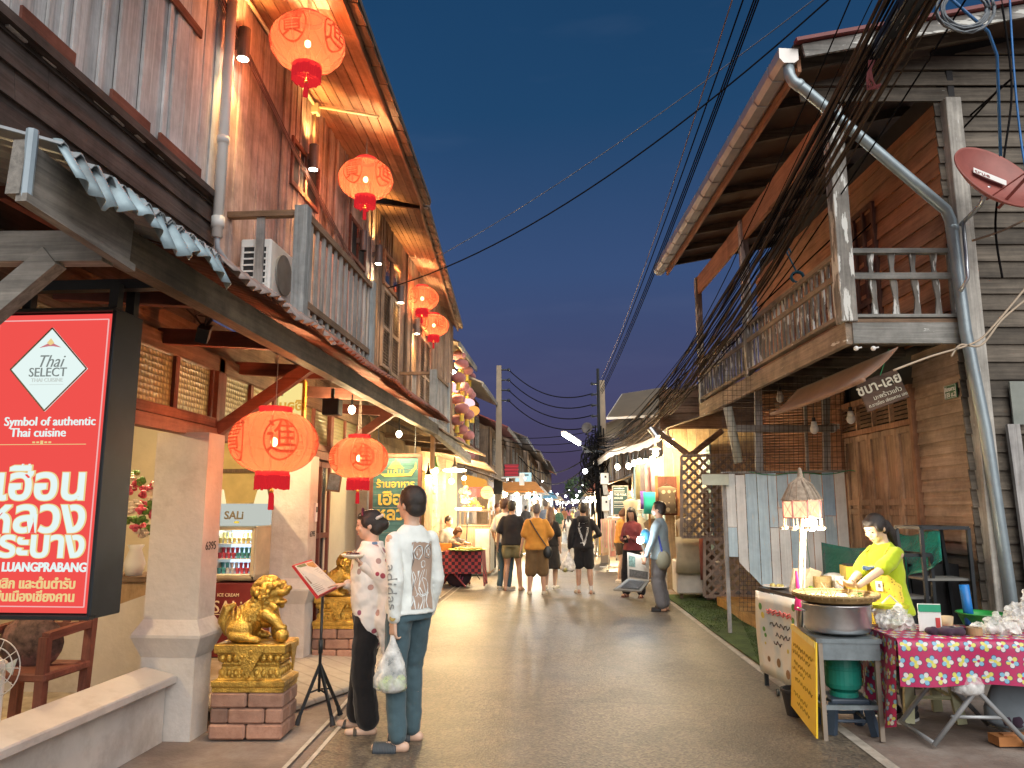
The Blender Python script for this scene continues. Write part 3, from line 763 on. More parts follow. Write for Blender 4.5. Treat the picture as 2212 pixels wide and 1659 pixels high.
for i,(lb,px,py,D,w,pw,cord)in enumerate(L):
 make_lantern('red_lantern',lb,'lantern',at(px,py,1640*D/w),D,chs[i%5:]+chs[:i%5],'glowing red lanterns on the left house',cord,pw*6.5,rot=i*1.1+.6)
wl=[('grey cylinder wall light beside the white drain pipe',527,95,1),('grey cylinder wall light below the conduit junction box',678,340,1),('unlit grey cylinder wall light behind the balcony end',785,520,0),('lit wall light beyond the balcony above the louvred shutters',818,550,1),('lit wall light between the shutters and the plank door',866,636,1),('small lit wall light just below the far pair of lanterns',901,705,1)]
fix_m=mat('grey brown light casing',(.16,.12,.11),.5,.3)
for lb,px,py,lit in wl:
 p=atX(px,py,WX+.12)
 t=thing('wall_light',lb,'wall light',p,0,'cylinder wall lights along the left facades')
 b=MB();b.lathe([(.048,-.14),(.052,-.14),(.052,.14),(.048,.14)],n=16);b.box((-.06,0,0),(.06,.05,.07));b.build('casing',fix_m,t,smooth=False)
 b=MB();b.lathe([(.0,-.143),(.046,-.143)],n=16,cap=False);b.build('lens',bulb_hot if lit else glass_dark,t)
 if lit:
  spot('down_light',p+V((0,0,-.16)),p+V((-.10,0,-1.6)),34,(1,.56,.18),85,.9,.04,t)
  spot('up_light',p+V((0,0,.16)),p+V((-.10,0,1.6)),17,(1,.56,.18),95,1.0,.03,t)
t=thing('conduit','cream cable conduit with a junction box running along and across the brown soffit','conduit',(WX+.05,7.9,5.9))
cm=mat('cream conduit',(.62,.55,.36),.5,0,.08)
q=atX(680,245,WX+.05)
b=MB();b.tube([(WX+.05,4.6,6.12),(WX+.05,q.y,6.10)],.018,8);b.tube([(WX+.05,q.y,6.10),(-2.12,q.y+.05,5.97)],.016,8);b.tube([(WX+.05,q.y,6.08),(WX+.05,q.y,5.5)],.018,8)
b.build('pipe',cm,t,world=True,smooth=True)
b=MB();b.box((WX+.06,q.y,6.06),(.08,.10,.12));b.build('junction_box',cm,t,world=True,bevel=.006)
t=thing('cable_run','bundle of thin pinkish cables clipped along the upper plank wall','cable',(WX+.06,6,5.6))
b=MB()
for i in range(5):
 pts=[]
 for k in range(9):
  y=4.9+k*.72;base=6.02-.33*k**.72+rnd(-.015,.015)+i*.018
  pts.append((WX+.05+rnd(0,.01),y,base-.25*0))
 b.tube(pts,.006,5)
b.build('wire',mat('pinkish grey cable',(.20,.12,.11),.6),t,world=True,smooth=True)
def brick_mat():
 m,n,b,out=newmat('paver brick')
 geo=N(n,'ShaderNodeNewGeometry');co=coords(n)
 nz=N(n,'ShaderNodeTexNoise',Scale=14.,Detail=8.,Roughness=.7);n.links.new(co,nz.inputs['Vector'])
 r=ramp(n,nz.outputs['Fac'],[(.3,(.22,.12,.085)),(.7,(.36,.22,.16))])
 rv=ramp(n,geo.outputs['Random Per Island'],[(0,(.65,.65,.68)),(1,(1.25,1.15,1.1))])
 n.links.new(mix(n,r.outputs[0],rv.outputs[0],1.,'MULTIPLY'),b.inputs['Base Color']);b.inputs['Roughness'].default_value=.85
 bump(n,b,nz.outputs['Fac'],.4,.01);return m
brick_m=brick_mat()
def pedestal(label,loc):
 t=MB();w,d,h=.52,.34,.105
 for c in range(3):
  x=-w/2;off=c%2
  for row in(0,1):
   x=-w/2-(.13 if off else 0)*0
   ls=[.26,.26]if not off else[.13,.26,.13]
   for l in ls:
    t.box((x+l/2+rnd(-.004,.004),-d/2+.085+row*.17+rnd(-.004,.004),c*h+h/2),(l-.006,.164,h-.005));x+=l
 o=t.build('brick_pedestal',brick_m,None,bevel=.012);o.location=loc;o.rotation_euler=(0,0,.06)
 return tag(o,label,'pedestal','brick pedestals under the gilded lions')
PD1=V((-2.30,5.62,0));PD2=V((-2.50,8.32,.02))
pedestal('stack of red paving bricks under the nearer gilded lion',PD1)
pedestal('stack of red paving bricks under the gilded lion behind the menu stand',PD2)
def rect_loft(b,secs):
 """secs: (half x, half y, z)"""
 vs=[]
 for hx,hy,z in secs:vs+=[(-hx,-hy,z),(hx,-hy,z),(hx,hy,z),(-hx,hy,z)]
 fs=[(i*4+j,i*4+(j+1)%4,i*4+4+(j+1)%4,i*4+4+j)for i in range(len(secs)-1)for j in range(4)]
 fs+=[(3,2,1,0),tuple(len(secs)*4-4+j for j in range(4))]
 return b.add(vs,fs)
def limb_(b,pts,rs,n=12):
 b.tube(pts,rs,n)
 for p,r in zip(pts,rs):b.ball(p,r*.99,n,8)
def make_lion(label,loc):
 t=thing('lion_statue',label,'statue',loc,.06,'gilded guardian lions by the entrance')
 b=MB()
 rect_loft(b,[(.255,.165,0),(.255,.165,.035),(.262,.17,.04),(.262,.17,.075),(.235,.15,.085),(.225,.145,.095)])
 rect_loft(b,[(.225,.145,.095),(.205,.13,.165),(.205,.13,.175),(.22,.14,.18)])
 rect_loft(b,[(.205,.13,.18),(.20,.128,.20),(.235,.155,.255),(.235,.155,.262)])
 rect_loft(b,[(.25,.165,.262),(.255,.168,.27),(.255,.168,.32),(.245,.16,.326)])
 for side in range(4):
  L_=.22 if side%2==0 else.14;n=9 if side%2==0 else 6
  for k in range(n):
   s=-L_+2*L_*(k+.5)/n
   for z,zz,o in((.125,.030,.012),(.228,.030,.0)):
    c={0:(s,-.145+o,z),2:(s,.145-o,z),1:(.222-o,s,z),3:(-.222+o,s,z)}[side]
    b.ball(c,(L_/n*.95 if side%2==0 else.022,L_/n*.95 if side%2 else.022,zz),8,6)
 pl=b.build('plinth',gold,t,smooth=False,bevel=.004)
 b=MB();b.prism([(.262,-.08,.318),(.262,.08,.318),(.262,0,.12)],(.008,0,0));b.build('drape_ornament',gold,pl)
 b=MB();b.prism([(-.12,-.172,.318),(.12,-.172,.318),(0,-.178,.10)],(0,-.008,0))
 for k in range(12):
  x=rnd(-.07,.07);z=.30-rnd(.0,.12);b.ball((x*(z-.1)/.2,-.182,z),(.012,.006,.012),6,4)
 b.build('drape_ornament',gold,pl)
 Z=.326;b=MB()
 b.ball((-.12,0,Z+.105),(.125,.118,.115));limb_(b,[(-.10,0,Z+.13),(-.03,0,Z+.19),(.04,0,Z+.25)],[.112,.112,.10]);b.ball((.06,0,Z+.20),(.085,.10,.115))
 for s in(-1,1):
  b.ball((-.11,s*.095,Z+.085),(.10,.05,.09));limb_(b,[(-.14,s*.115,Z+.05),(-.03,s*.12,Z+.035)],[.04,.035]);b.ball((.0,s*.12,Z+.026),(.055,.036,.028))
  for k in range(4):b.ball((.04,s*.12+(k-1.5)*.017,Z+.018),(.02,.010,.015),6,5)
  for k in range(5):b.tube([(-.17+.03*k,s*.06,Z+.235+.012*k),(-.15+.03*k,s*.112,Z+.15)],.010,5)
 limb_(b,[(.07,.075,Z+.20),(.10,.085,Z+.11),(.105,.085,Z+.03)],[.05,.04,.036]);b.ball((.13,.085,Z+.026),(.05,.038,.027))
 limb_(b,[(.07,-.075,Z+.20),(.15,-.08,Z+.15),(.18,-.08,Z+.105)],[.05,.04,.034]);b.ball((.195,-.08,Z+.105),(.042,.036,.024));b.ball((.20,-.08,Z+.05),.052,12,9)
 hx,hz=.07,Z+.355
 b.ball((hx,0,hz),(.10,.10,.10));b.ball((hx+.095,0,hz-.008),(.055,.068,.036));b.ball((hx+.08,0,hz-.078),(.055,.06,.024));b.ball((hx+.14,0,hz+.018),(.026,.034,.022));b.ball((hx+.03,0,hz-.05),(.07,.07,.05))
 for s in(-1,1):
  b.ball((hx+.075,s*.046,hz+.052),(.034,.028,.022));b.ball((hx+.10,s*.044,hz+.030),.016,8,6);b.ball((hx+.03,s*.098,hz+.04),(.028,.018,.032))
  for k in range(4):b.ball((hx+.03+.014*k,s*.072,hz-.085-.010*k),.022,7,5)
 random.seed(3);k=0
 while k<150:
  d=V((rnd(-1,.45),rnd(-1,1),rnd(-1,1)))
  if not.2<d.length<1:continue
  d.normalize();c=V((hx-.012,0,hz-.015))+V((d.x*.108,d.y*.112,d.z*.112));r=rnd(.017,.024)
  if d.x>.30 and d.z<.3:continue
  b.ball(c,r,7,5);k+=1
 for k in range(60):
  u=rnd(0,1);y=rnd(-.085,.085);b.ball((hx-.09-.08*u+.02*abs(y)/.08,y,hz-.05-.16*u),rnd(.016,.023),7,5)
 for k in range(22):
  s=random.choice((-1,1));b.ball((rnd(.02,.11),s*rnd(.08,.10),Z+rnd(.15,.26)),rnd(.012,.018),6,5)
 limb_(b,[(-.23,0,Z+.06),(-.262,0,Z+.14),(-.24,0,Z+.22),(-.19,0,Z+.25)],[.03,.042,.04,.02])
 o=b.build('lion_figure',gold,t)
 md=o.modifiers.new('skin','REMESH');md.mode='VOXEL';md.voxel_size=.0048;md.use_smooth_shade=True
 return t
make_lion('gilded guardian lion on brick stack in front of first white pillar',PD1+V((0,0,.315)))
make_lion('gilded guardian lion on brick stack behind the menu stand',PD2+V((0,0,.315)))
ms=thing('menu_stand','black tripod stand holding an open picture menu in a red cover','menu stand',(-1.93,5.93,0))
b=MB();b.tube([(-1.93,5.93,.22),(-1.93,5.93,.98)],.011,10);b.tube([(-1.93,5.93,.50),(-1.93,5.93,.60)],.018,10);b.build('pole',black_m,ms,world=True,smooth=True)
hub=V((-1.93,5.93,.42))
for p in((641,1567),(719,1569),(735,1543)):
 f=atZ(p[0],p[1],.0);f.z=.02
 b=MB();b.beam(hub,f,.016,.022);b.beam(hub+V((.0,0,-.18)),hub.lerp(f,.5),.008,.012);lg=b.build('leg',black_m,ms,world=True)
 b=MB();b.tube([f+V((0,0,-.018)),f.lerp(hub,.12)],[.022,.015],8);b.build('rubber_foot',black_matt,lg,world=True)
A,B,C,D=V((-2.11,5.74,1.17)),V((-2.09,6.10,1.19)),V((-1.85,6.10,.975)),V((-1.905,5.74,.93))
nn=(C-A).cross(B-A).normalized();nn=nn if nn.z>0 else-nn
b=MB();b.prism([A-nn*.012,B-nn*.012,C-nn*.012,D-nn*.012],nn*.012);b.prism([D,C,C+nn*.03,D+nn*.03],(A-D)*.02);b.build('cover',mat('red menu cover',(.50,.03,.03),.45),ms,world=True)
def mp(u,v,l):return A+(B-A)*u+(D-A)*v+((C-B)-(D-A))*u*v+nn*l
b=MB();b.quad(mp(.04,.04,.004),mp(.96,.06,.004),mp(.97,.96,.004),mp(.05,.95,.004));pg=b.build('menu_page',mat('menu paper',(.62,.58,.50),.5,0,.1,12.),ms,world=True)
random.seed(11)
pal=[mat('menu photo %s'%nme,c,.5,0,.5,40.)for nme,c in(('green',(.16,.20,.07)),('orange',(.5,.25,.06)),('brown',(.2,.12,.07)),('grey',(.35,.33,.3)))]
for k,(u0,u1,v0,v1)in enumerate(((.1,.52,.06,.34),(.56,.92,.08,.26),(.1,.48,.38,.62),(.55,.92,.56,.9))):
 b=MB();b.quad(mp(u0,v0,.006),mp(u1,v0,.006),mp(u1,v1,.006),mp(u0,v1,.006));b.build('menu_photo',pal[k],pg,world=True)
b=MB()
for v in(.66,.71,.76,.81,.86):b.beam(mp(.1,v,.006),mp(.1+rnd(.25,.4),v,.006),.006,.001)
for v in(.32,.37,.42,.47):b.beam(mp(.56,v,.006),mp(.56+rnd(.2,.35),v,.006),.006,.001)
b.build('menu_text',mat('menu ink',(.07,.06,.05),.6),pg,world=True)
fx,fy=-3.39,7.55;fz=.22
ca=thing('fridge_cabinet','dark red cabinet with cream lettering under the ice cream fridge','cabinet',(fx,fy+.2,.14))
b=MB();b.box((fx,fy+.22,.50),(.50,.42,.72));b.build('box',mat('maroon panel',(.16,.02,.02),.4),ca,world=True,bevel=.01)
crm=mat('cream lettering',(.75,.62,.40),.5)
text('lettering','SALi',.17,(fx-.03,fy+.004,.62),XR,UP,crm,ca);text('lettering','ICE CREAM',.045,(fx-.03,fy+.004,.74),XR,UP,crm,ca);text('lettering','NATURAL TASTE',.04,(fx-.03,fy+.004,.50),XR,UP,crm,ca)
b=MB();b.tube([(fx-.2+.04*k,fy+.004,.545+.01*math.sin(k))for k in range(10)],.003,4);b.build('flourish',crm,ca,world=True)
fr=thing('ice_cream_fridge','small countertop ice cream display fridge with lit shelves of cups','fridge',(fx,fy+.2,.66))
fm=mat('champagne fridge shell',(.55,.47,.33),.35,.4)
b=MB();z0,z1=.66,1.40;w=.45
for x in(-w/2+.02,w/2-.02):b.box((fx+x,fy+.2,(z0+z1)/2-.1),(.04,.38,z1-z0-.2))
b.box((fx,fy+.2,z0+.03),(w,.38,.06));b.box((fx,fy+.38,1.0),(w,.03,.7));b.box((fx,fy+.2,1.18),(w,.38,.03))
b.build('shell',fm,fr,world=True,bevel=.01)
b=MB();b.prism([(fx-w/2,fy-.03,1.20),(fx-w/2,fy-.01,1.36),(fx-w/2,fy+.05,1.42),(fx-w/2,fy+.38,1.42),(fx-w/2,fy+.38,1.20)],(w,0,0));hd=b.build('header',glow('fridge header lit',(.62,.66,.60),.85),fr,world=True)
text('lettering','SALi',.11,(fx,fy-.036,1.30),XR,(0,.08,1),mat('dark brand plate letters',(.10,.08,.05),.5),hd,offset=.003)
b=MB();b.prism([(fx+.03+.03*math.cos(a_),fy-.03,1.235+.012*math.sin(a_))for a_ in[i*.7 for i in range(9)]],(0,-.003,0));b.build('leaf_mark',mat('lime leaf',(.5,.5,.08),.5),hd,world=True)
b=MB();b.box((fx,fy+.36,.93),(w-.08,.01,.46));b.build('light_panel',glow('cold fridge light',(.55,.75,1.),1.7),fr,world=True)
cups=[mat('ice cup %d'%i,c,.5)for i,c in enumerate(((.7,.62,.25),(.55,.08,.12),(.08,.35,.38),(.6,.6,.6)))]
for s,z in enumerate((.73,.88,1.03)):
 b=MB();b.box((fx,fy+.19,z-.01),(w-.08,.30,.008));sf=b.build('shelf',white_plastic,fr,world=True)
 for k in range(8):
  x=fx-.17+k*.048;ci={2:0,1:1+(k>3),0:2 if k<2 else 1 if k>3 else 3}[s]
  for dy_,dz_ in((.07,-.006),(.15,.042)):
   b=MB();b.lathe([(.014,0),(.019,.045),(.021,.045),(.021,.055),(0.001,.058)],(0,0,0),10);o=b.build('ice_cream_cup',cups[ci]);o.location=(x,fy+dy_,z+dz_+fz);tag(o,'%s-lidded ice cream cup on the %s shelf of the lit fridge'%(('yellow','red','teal','white')[ci],('bottom','middle','top')[s]),'ice cream cup','ice cream cups in the fridge')
 b=MB();b.box((fx,fy+.16,z+.025),(w-.08,.10,.03));b.build('riser',white_plastic,sf,world=True)
b=MB()
for p0,p1 in(((fx-.20,.70),(fx+.20,.70)),((fx+.20,.70),(fx+.20,1.17)),((fx+.20,1.17),(fx-.20,1.17)),((fx-.20,1.17),(fx-.20,.70))):b.beam((p0[0],fy-.0,p0[1]),(p1[0],fy-.0,p1[1]),.03,.02,up=(0,1,0))
b.build('door_frame',fm,fr,world=True)
lamp('fridge_light',(fx,fy+.12,1.15),2.2,(.75,.88,1.),.05,fr)
fr.location.z+=fz;ROOTM[fr.name]=Matrix.Translation(fr.location)
for lb,px in(('small cream lampshade glowing behind the fridge, nearer the first pillar',472),('small cream lampshade glowing behind the fridge, nearer the second pillar',566)):
 p=at(px,1075,8.15);t=thing('table_lamp',lb,'lamp',(p.x,p.y,.9),0,'little shaded lamps inside')
 b=MB();b.lathe([(.05,p.z-.07),(.085,p.z-.07),(.05,p.z+.09),(.045,p.z+.09)],(p.x,p.y,0),16);b.build('shade',glow('cream lampshade lit',(1,.82,.45),1.1),t,world=True)
 b=MB();b.tube([(p.x,p.y,.9),(p.x,p.y,p.z-.05)],.012);b.lathe([(.06,.9),(.06,.92)],(p.x,p.y,0));b.build('base',brown_z,t,world=True)
t=thing('side_console','dark wooden console carrying the little lamps behind the fridge','console',(-3.5,8.2,.14))
b=MB();b.box((-3.55,8.2,.87),(.95,.34,.04));b.build('top',brown_x,t,world=True);b=MB();b.box((-3.55,8.22,.5),(.9,.28,.7));b.build('body',red_x,t,world=True)
for lb,p,pw in(('bare warm bulb hanging inside the dining room behind the red sign',(-4.3,4.2,2.55),40),('bare warm bulb hanging inside between the white pillars',(-3.9,6.9,2.55),42)):
 t=thing('ceiling_bulb',lb,'light bulb',p,0,'bulbs inside the restaurant');b=MB();b.ball((0,0,0),.035);b.build('bulb',bulb_hot,t);b=MB();b.tube([(0,0,.03),(0,0,.34)],.008);b.build('cord',black_m,t);lamp('bulb_light',V(p)+V((0,0,-.06)),pw,(1,.72,.38),.06,t)
aw=[('bright warm bulb under the awning above the second low lantern',760,885,7.4,17),('bright warm bulb under the awning over the teal signboard',862,938,9.3,18)]
for lb,px,py,Y,pw in aw:
 p=at(px,py,Y);t=thing('awning_bulb',lb,'light bulb',p,0,'bulbs under the left awning')
 b=MB();b.ball((0,0,0),(.035,.035,.042));b.build('bulb',bulb_hot,t);b=MB();b.tube([(0,0,.035),(0,0,max(.1,2.72-p.z))],.01);b.build('socket',black_m,t);lamp('bulb_light',p+V((0,-.0,-.07)),pw,(1,.74,.38),.05,t)
t=thing('clamp_spotlight','dark clamp spotlight tangled with twigs on the awning post','spotlight',at(440,720,4.4))
b=MB();b.box((0,0,0),(.07,.12,.09),rot=Euler((.5,.2,.4)).to_matrix());b.build('head',black_matt,t);b=MB()
for k in range(6):b.tube([(0,0,.03),(rnd(-.06,.06),rnd(-.06,.06),.10),(rnd(-.1,.1),rnd(-.1,.1),.14)],.005,4)
b.build('bracket',black_matt,t)
t=thing('speaker_box','small dark box speaker fixed under the awning between the braces','speaker',at(718,950-70,7.0));b=MB();b.box((0,0,0),(.16,.14,.16));b.build('casing',black_matt,t,bevel=.01);b=MB();b.box((0,0,.12),(.03,.03,.12));b.build('bracket',black_matt,t)
p0,p1=at(530,830,7.3),at(652,905,7.3)
t=thing('hanging_banner','pale yellow banner lit from behind, hung under the awning behind the big lantern','banner',((p0 .x+p1 .x)/2,7.3,p1 .z))
b=MB();b.box(((p0 .x+p1 .x)/2,7.3,(p0 .z+p1 .z)/2),(p1 .x-p0 .x,.015,p0 .z-p1 .z));b.build('panel',glow('banner lit',(1,.80,.30),.95),t,world=True)
b=MB();b.box(((p0 .x+p1 .x)/2,7.3,p0 .z+.02),(p1 .x-p0 .x+.04,.04,.04));b.box((p1 .x+.015,7.3,(p0 .z+p1 .z)/2),(.03,.05,p0 .z-p1 .z+.04));b.build('frame',mat('orange banner frame',(.7,.3,.03),.5),t,world=True)
text('lettering','เฮือนหลวง',.14,((p0 .x+p1 .x)/2+.05,7.288,(p0 .z+p1 .z)/2-.05),(-1,0,0),UP,glow('orange reversed lettering',(.85,.42,.06),.8),t,offset=.004)
def _shift(o,dx,dy):
 o.location.x+=dx;o.location.y+=dy;ROOTM[o.name]=Matrix.Translation(o.location)
ch=thing('carved_chair','dark red carved wooden armchair behind the low wall','chair',(-3.1,4.3,.14))
b=MB();b.box((-3.15,4.28,.56),(.52,.46,.05));b.build('seat',red_x,ch,world=True,bevel=.01)
for x,y,h in((-2.93,4.08,.80),(-3.40,4.08,.80),(-2.93,4.50,1.10),(-3.40,4.50,1.12)):
 b=MB();b.beam((x,y,.14),(x,y+(.05 if h>1 else 0),h),.055,.055);b.build('leg',red_z,ch,world=True)
b=MB()
b.box((-3.16,4.545,1.10),(.52,.05,.09));b.box((-3.16,4.535,.80),(.48,.04,.05))
for k in range(4):
 x=-3.34+k*.115;b.prism([(x-.02,4.53,.82),(x+.02,4.53,.82),(x+.035,4.53,.93),(x+.015,4.54,1.0),(x+.025,4.545,1.06),(x-.025,4.545,1.06),(x-.015,4.54,1.0),(x-.035,4.53,.93)],(0,.025,0))
b.build('backrest',red_z,ch,world=True)
for x in(-2.93,-3.40):b=MB();b.beam((x,4.08,.80),(x,4.50,.82),.05,.05);b.build('armrest',red_y,ch,world=True)
t=thing('seat_cushion','dark flower-print cushion on the carved chair','cushion',(-3.2,4.3,.59));b=MB();b.ball((-3.2,4.33,.72),(.22,.10,.18),14,10)
fl_m=mat('dark floral print',(.10,.06,.05),.9,0,.9,18.,dirt=(.35,.16,.14));b.build('pad',fl_m,t,world=True,smooth=True)
_shift(ch,-.36,.62);_shift(t,-.36,.62)
fn=thing('standing_fan','white wire-guard fan cut by the edge of the picture behind the low wall','fan',(-3.25,4.35,.14))
fc=at(-6,1440,4.3)
for k in range(1):
 b=MB()
 for r in(.06,.11,.16):b.tube([fc+V((r*math.cos(a_),-.03+.1*(.16-r),r*math.sin(a_)))for a_ in(2*math.pi*i/32 for i in range(33))],.0035,5)
 for i in range(10):a_=math.pi*i/5;b.tube([fc+V((0,-.04,0)),fc+V((.16*math.cos(a_),-.03,.16*math.sin(a_)))],.0025,4)
 b.build('guard',white_plastic,fn,world=True,smooth=True)
b=MB()
for i in range(3):
 a_=i*2.1;b.prism([fc+V((.02*math.cos(a_),.01,.02*math.sin(a_))),fc+V((.11*math.cos(a_-.4),-.01,.11*math.sin(a_-.4))),fc+V((.11*math.cos(a_+.4),.02,.11*math.sin(a_+.4)))],(0,.004,0))
b.build('blade',mat('grey fan blade',(.45,.5,.5),.4),fn,world=True)
b=MB();b.lathe([(.03,-.05),(.045,0),(.04,.1)],fc,14,Matrix.Rotation(R(90),3,'X'));b.build('motor',white_plastic,fn,world=True)
b=MB();b.tube([fc+V((0,.05,-.03)),(fc.x,fc.y+.05,.16)],.014);b.lathe([(.16,.14),(.15,.17)],(fc.x,fc.y+.05,0),20);b.build('stand',white_plastic,fn,world=True)
t=thing('flower_vase','tall vase of pink and white flowers in the gap beside the red sign','flowers',(-3.80,6.5,1.1));random.seed(5)
b=MB();b.lathe([(.06,1.0),(.09,1.12),(.05,1.24),(.07,1.28)],(-3.8,6.5,0),14);b.build('vase',white_plastic,t,world=True,smooth=True)
fl=[(mat('pink petals',(.6,.10,.16),.7),14),(mat('white petals',(.7,.6,.5),.7),10),(mat('flower leaves',(.10,.2,.04),.7),12)]
for m_,k_ in fl:
 b=MB()
 for i in range(k_):
  c=V((-3.8+rnd(-.14,.14),6.5+rnd(-.14,.14),1.35+rnd(0,.55)))
  for j in range(6):b.ball(c+V((rnd(-.03,.03),rnd(-.03,.03),rnd(-.03,.03))),(rnd(.015,.035),rnd(.015,.035),rnd(.01,.03)),6,4)
 b.build('blossom',m_,t,world=True)
t=thing('reception_counter','pale wood reception counter behind the first pillar','counter',(-4.0,6.6,.14));b=MB();b.box((-4.0,6.6,.56),(.9,.5,.85));b.build('body',wood('pale oak panel',(.34,.22,.12),(.52,.37,.22),'z'),t,world=True);b=MB();b.box((-4.0,6.6,1.0),(.96,.56,.04));b.build('top',brown_x,t,world=True)
q0,q1=at(808,988,9.6),at(900,1235,9.6)
tb=thing('teal_signboard','teal plank signboard with yellow boat emblem and carved restaurant lettering','sign',((q0 .x+q1 .x)/2,9.6,q1 .z))
w_,h_=q1 .x-q0 .x,q0 .z-q1 .z;cx_=(q0 .x+q1 .x)/2
teal=wood('teal painted plank',(.05,.13,.12),(.12,.27,.25),'x',isl=.12)
b=MB()
for k in range(9):b.box((cx_,9.6,q1 .z+h_*(k+.5)/9),(w_,.02,h_/9-.004))
b.build('board',teal,tb,world=True)
b=MB();e=.03
for x in(q0 .x-.02,q1 .x+.02):b.box((x,9.595,(q0 .z+q1 .z)/2),(.045,.045,h_+.08))
for z in(q0 .z+.02,q1 .z-.02):b.box((cx_,9.594,z),(w_,.04,.045))
b.build('frame',red_z,tb,world=True)
yel=mat('yellow carved letters',(.68,.50,.10),.6)
b=MB();zt=q0 .z
for k,(r,z)in enumerate(((.11,.14),(.085,.115),(.06,.085))):b.prism([(cx_-r,9.585,zt-z),(cx_+r,9.585,zt-z),(cx_+r*.5,9.585,zt-z+.03),(cx_-r*.5,9.585,zt-z+.03)],(0,.008,0))
b.box((cx_,9.585,zt-.10),(.012,.01,.17))
for k in range(6):b.box((cx_-.10+.04*k,9.585,zt-.185),(.010,.01,.05))
b.prism([(cx_-.2,9.585,zt-.21),(cx_+.16,9.585,zt-.21),(cx_+.24,9.585,zt-.13),(cx_+.255,9.585,zt-.06),(cx_+.27,9.585,zt-.13),(cx_+.2,9.585,zt-.24),(cx_-.14,9.585,zt-.25)],(0,.008,0))
b.build('emblem',yel,tb,world=True)
text('lettering','ร้านอาหาร',.125,(cx_,9.585,q0 .z-.345),XR,UP,yel,tb,offset=.003);text('lettering','เฮือน',.23,(cx_,9.585,q0 .z-.53),XR,UP,yel,tb,offset=.006);text('lettering','หลวง',.22,(cx_,9.585,q0 .z-.72),XR,UP,yel,tb,offset=.006)
b=MB();
for x in(q0 .x+.05,q1 .x-.05):b.tube([(x,9.6,q0 .z),(x,9.6,2.72)],.006,5)
b.build('hanger',black_m,tb,world=True)
t=thing('small_photo_board','small framed picture board hung under the awning beside the second low lantern','picture',at(722,1042,8.9));b=MB();b.box((0,0,0),(.16,.02,.22),rot=Euler((0,.12,.3)).to_matrix());b.build('frame',brown_z,t);b=MB();b.box((0,-.013,0),(.13,.01,.18),rot=Euler((0,.12,.3)).to_matrix());b.build('photo',mat('blue photo print',(.10,.16,.2),.4,0,.6,20.),t)
t=thing('wall_intercom','white wall box on the side of the second pillar','wall box',(-2.765,8.15,1.55));b=MB();b.box((0,0,0),(.02,.07,.2));b.build('casing',white_plastic,t,bevel=.004);b=MB();b.box((.012,0,.03),(.006,.04,.06));b.build('panel',black_m,t)
# ================================================================ people
fold_tex=bpy.data.textures.new('folds','CLOUDS');fold_tex.noise_scale=.11;fold_tex.noise_depth=3
SKIN={}
def skin_mat(tone):
 if tone not in SKIN:
  m=mat('skin tone %d'%len(SKIN),tone,.5,0,.08,9.);m.node_tree.nodes['Principled BSDF'].inputs['Subsurface Weight'].default_value=.08
  m.node_tree.nodes['Principled BSDF'].inputs['Subsurface Radius'].default_value=(.02,.008,.004);SKIN[tone]=m
 return SKIN[tone]
HAIR=mat('black hair',(.018,.013,.011),.42,0,.35,40.,bmp=.4)
HAIRB=mat('brown hair',(.085,.035,.018),.45,0,.35,40.,bmp=.4)
HAIRG=mat('short grey hair',(.12,.10,.09),.7,0,.4,60.,bmp=.4)
EYE_M=mat('dark eye',(.02,.015,.012),.2)
LIP=mat('lip',(.36,.10,.08),.5)
CL={}
def cl(name,col,**k):
 if name not in CL:CL[name]=cloth(name,col,**k)
 return CL[name]
def limb(b,pts,rs,n=12,flat=1.):
 pts=[V(p)for p in pts]
 b.tube(pts,rs,n,flat=flat)
 b.ball(pts[0],rs[0]*.99,n,8);b.ball(pts[-1],rs[-1]*.99,n,8)
 for p,r in zip(pts[1:-1],rs[1:-1]):b.ball(p,r*.985,n,8)
def ik(S,W,a,c,pole):
 S,W,pole=V(S),V(W),V(pole);d=W-S;L=min(d.length,(a+c)*.999);u=d.normalized()
 x=(a*a-c*c+L*L)/(2*L);h=math.sqrt(max(0,a*a-x*x))
 p=(pole-u*pole.dot(u)).normalized()
 return S+u*x+p*h,S+u*L
def loft(b,secs,n=18):
 """secs: (centre, right half-width, front half-depth, tilt matrix or None)"""
 vs=[]
 for c,rx,ry,M in secs:
  for j in range(n):
   a=2*math.pi*j/n;p=V((rx*math.cos(a),ry*math.sin(a),0));vs.append(V(c)+(M@p if M else p))
 k=len(secs)
 fs=[(i*n+j,i*n+(j+1)%n,(i+1)*n+(j+1)%n,(i+1)*n+j)for i in range(k-1)for j in range(n)]
 fs+=[tuple(range(n))[::-1],tuple(range((k-1)*n,k*n))]
 b.add(vs,fs)
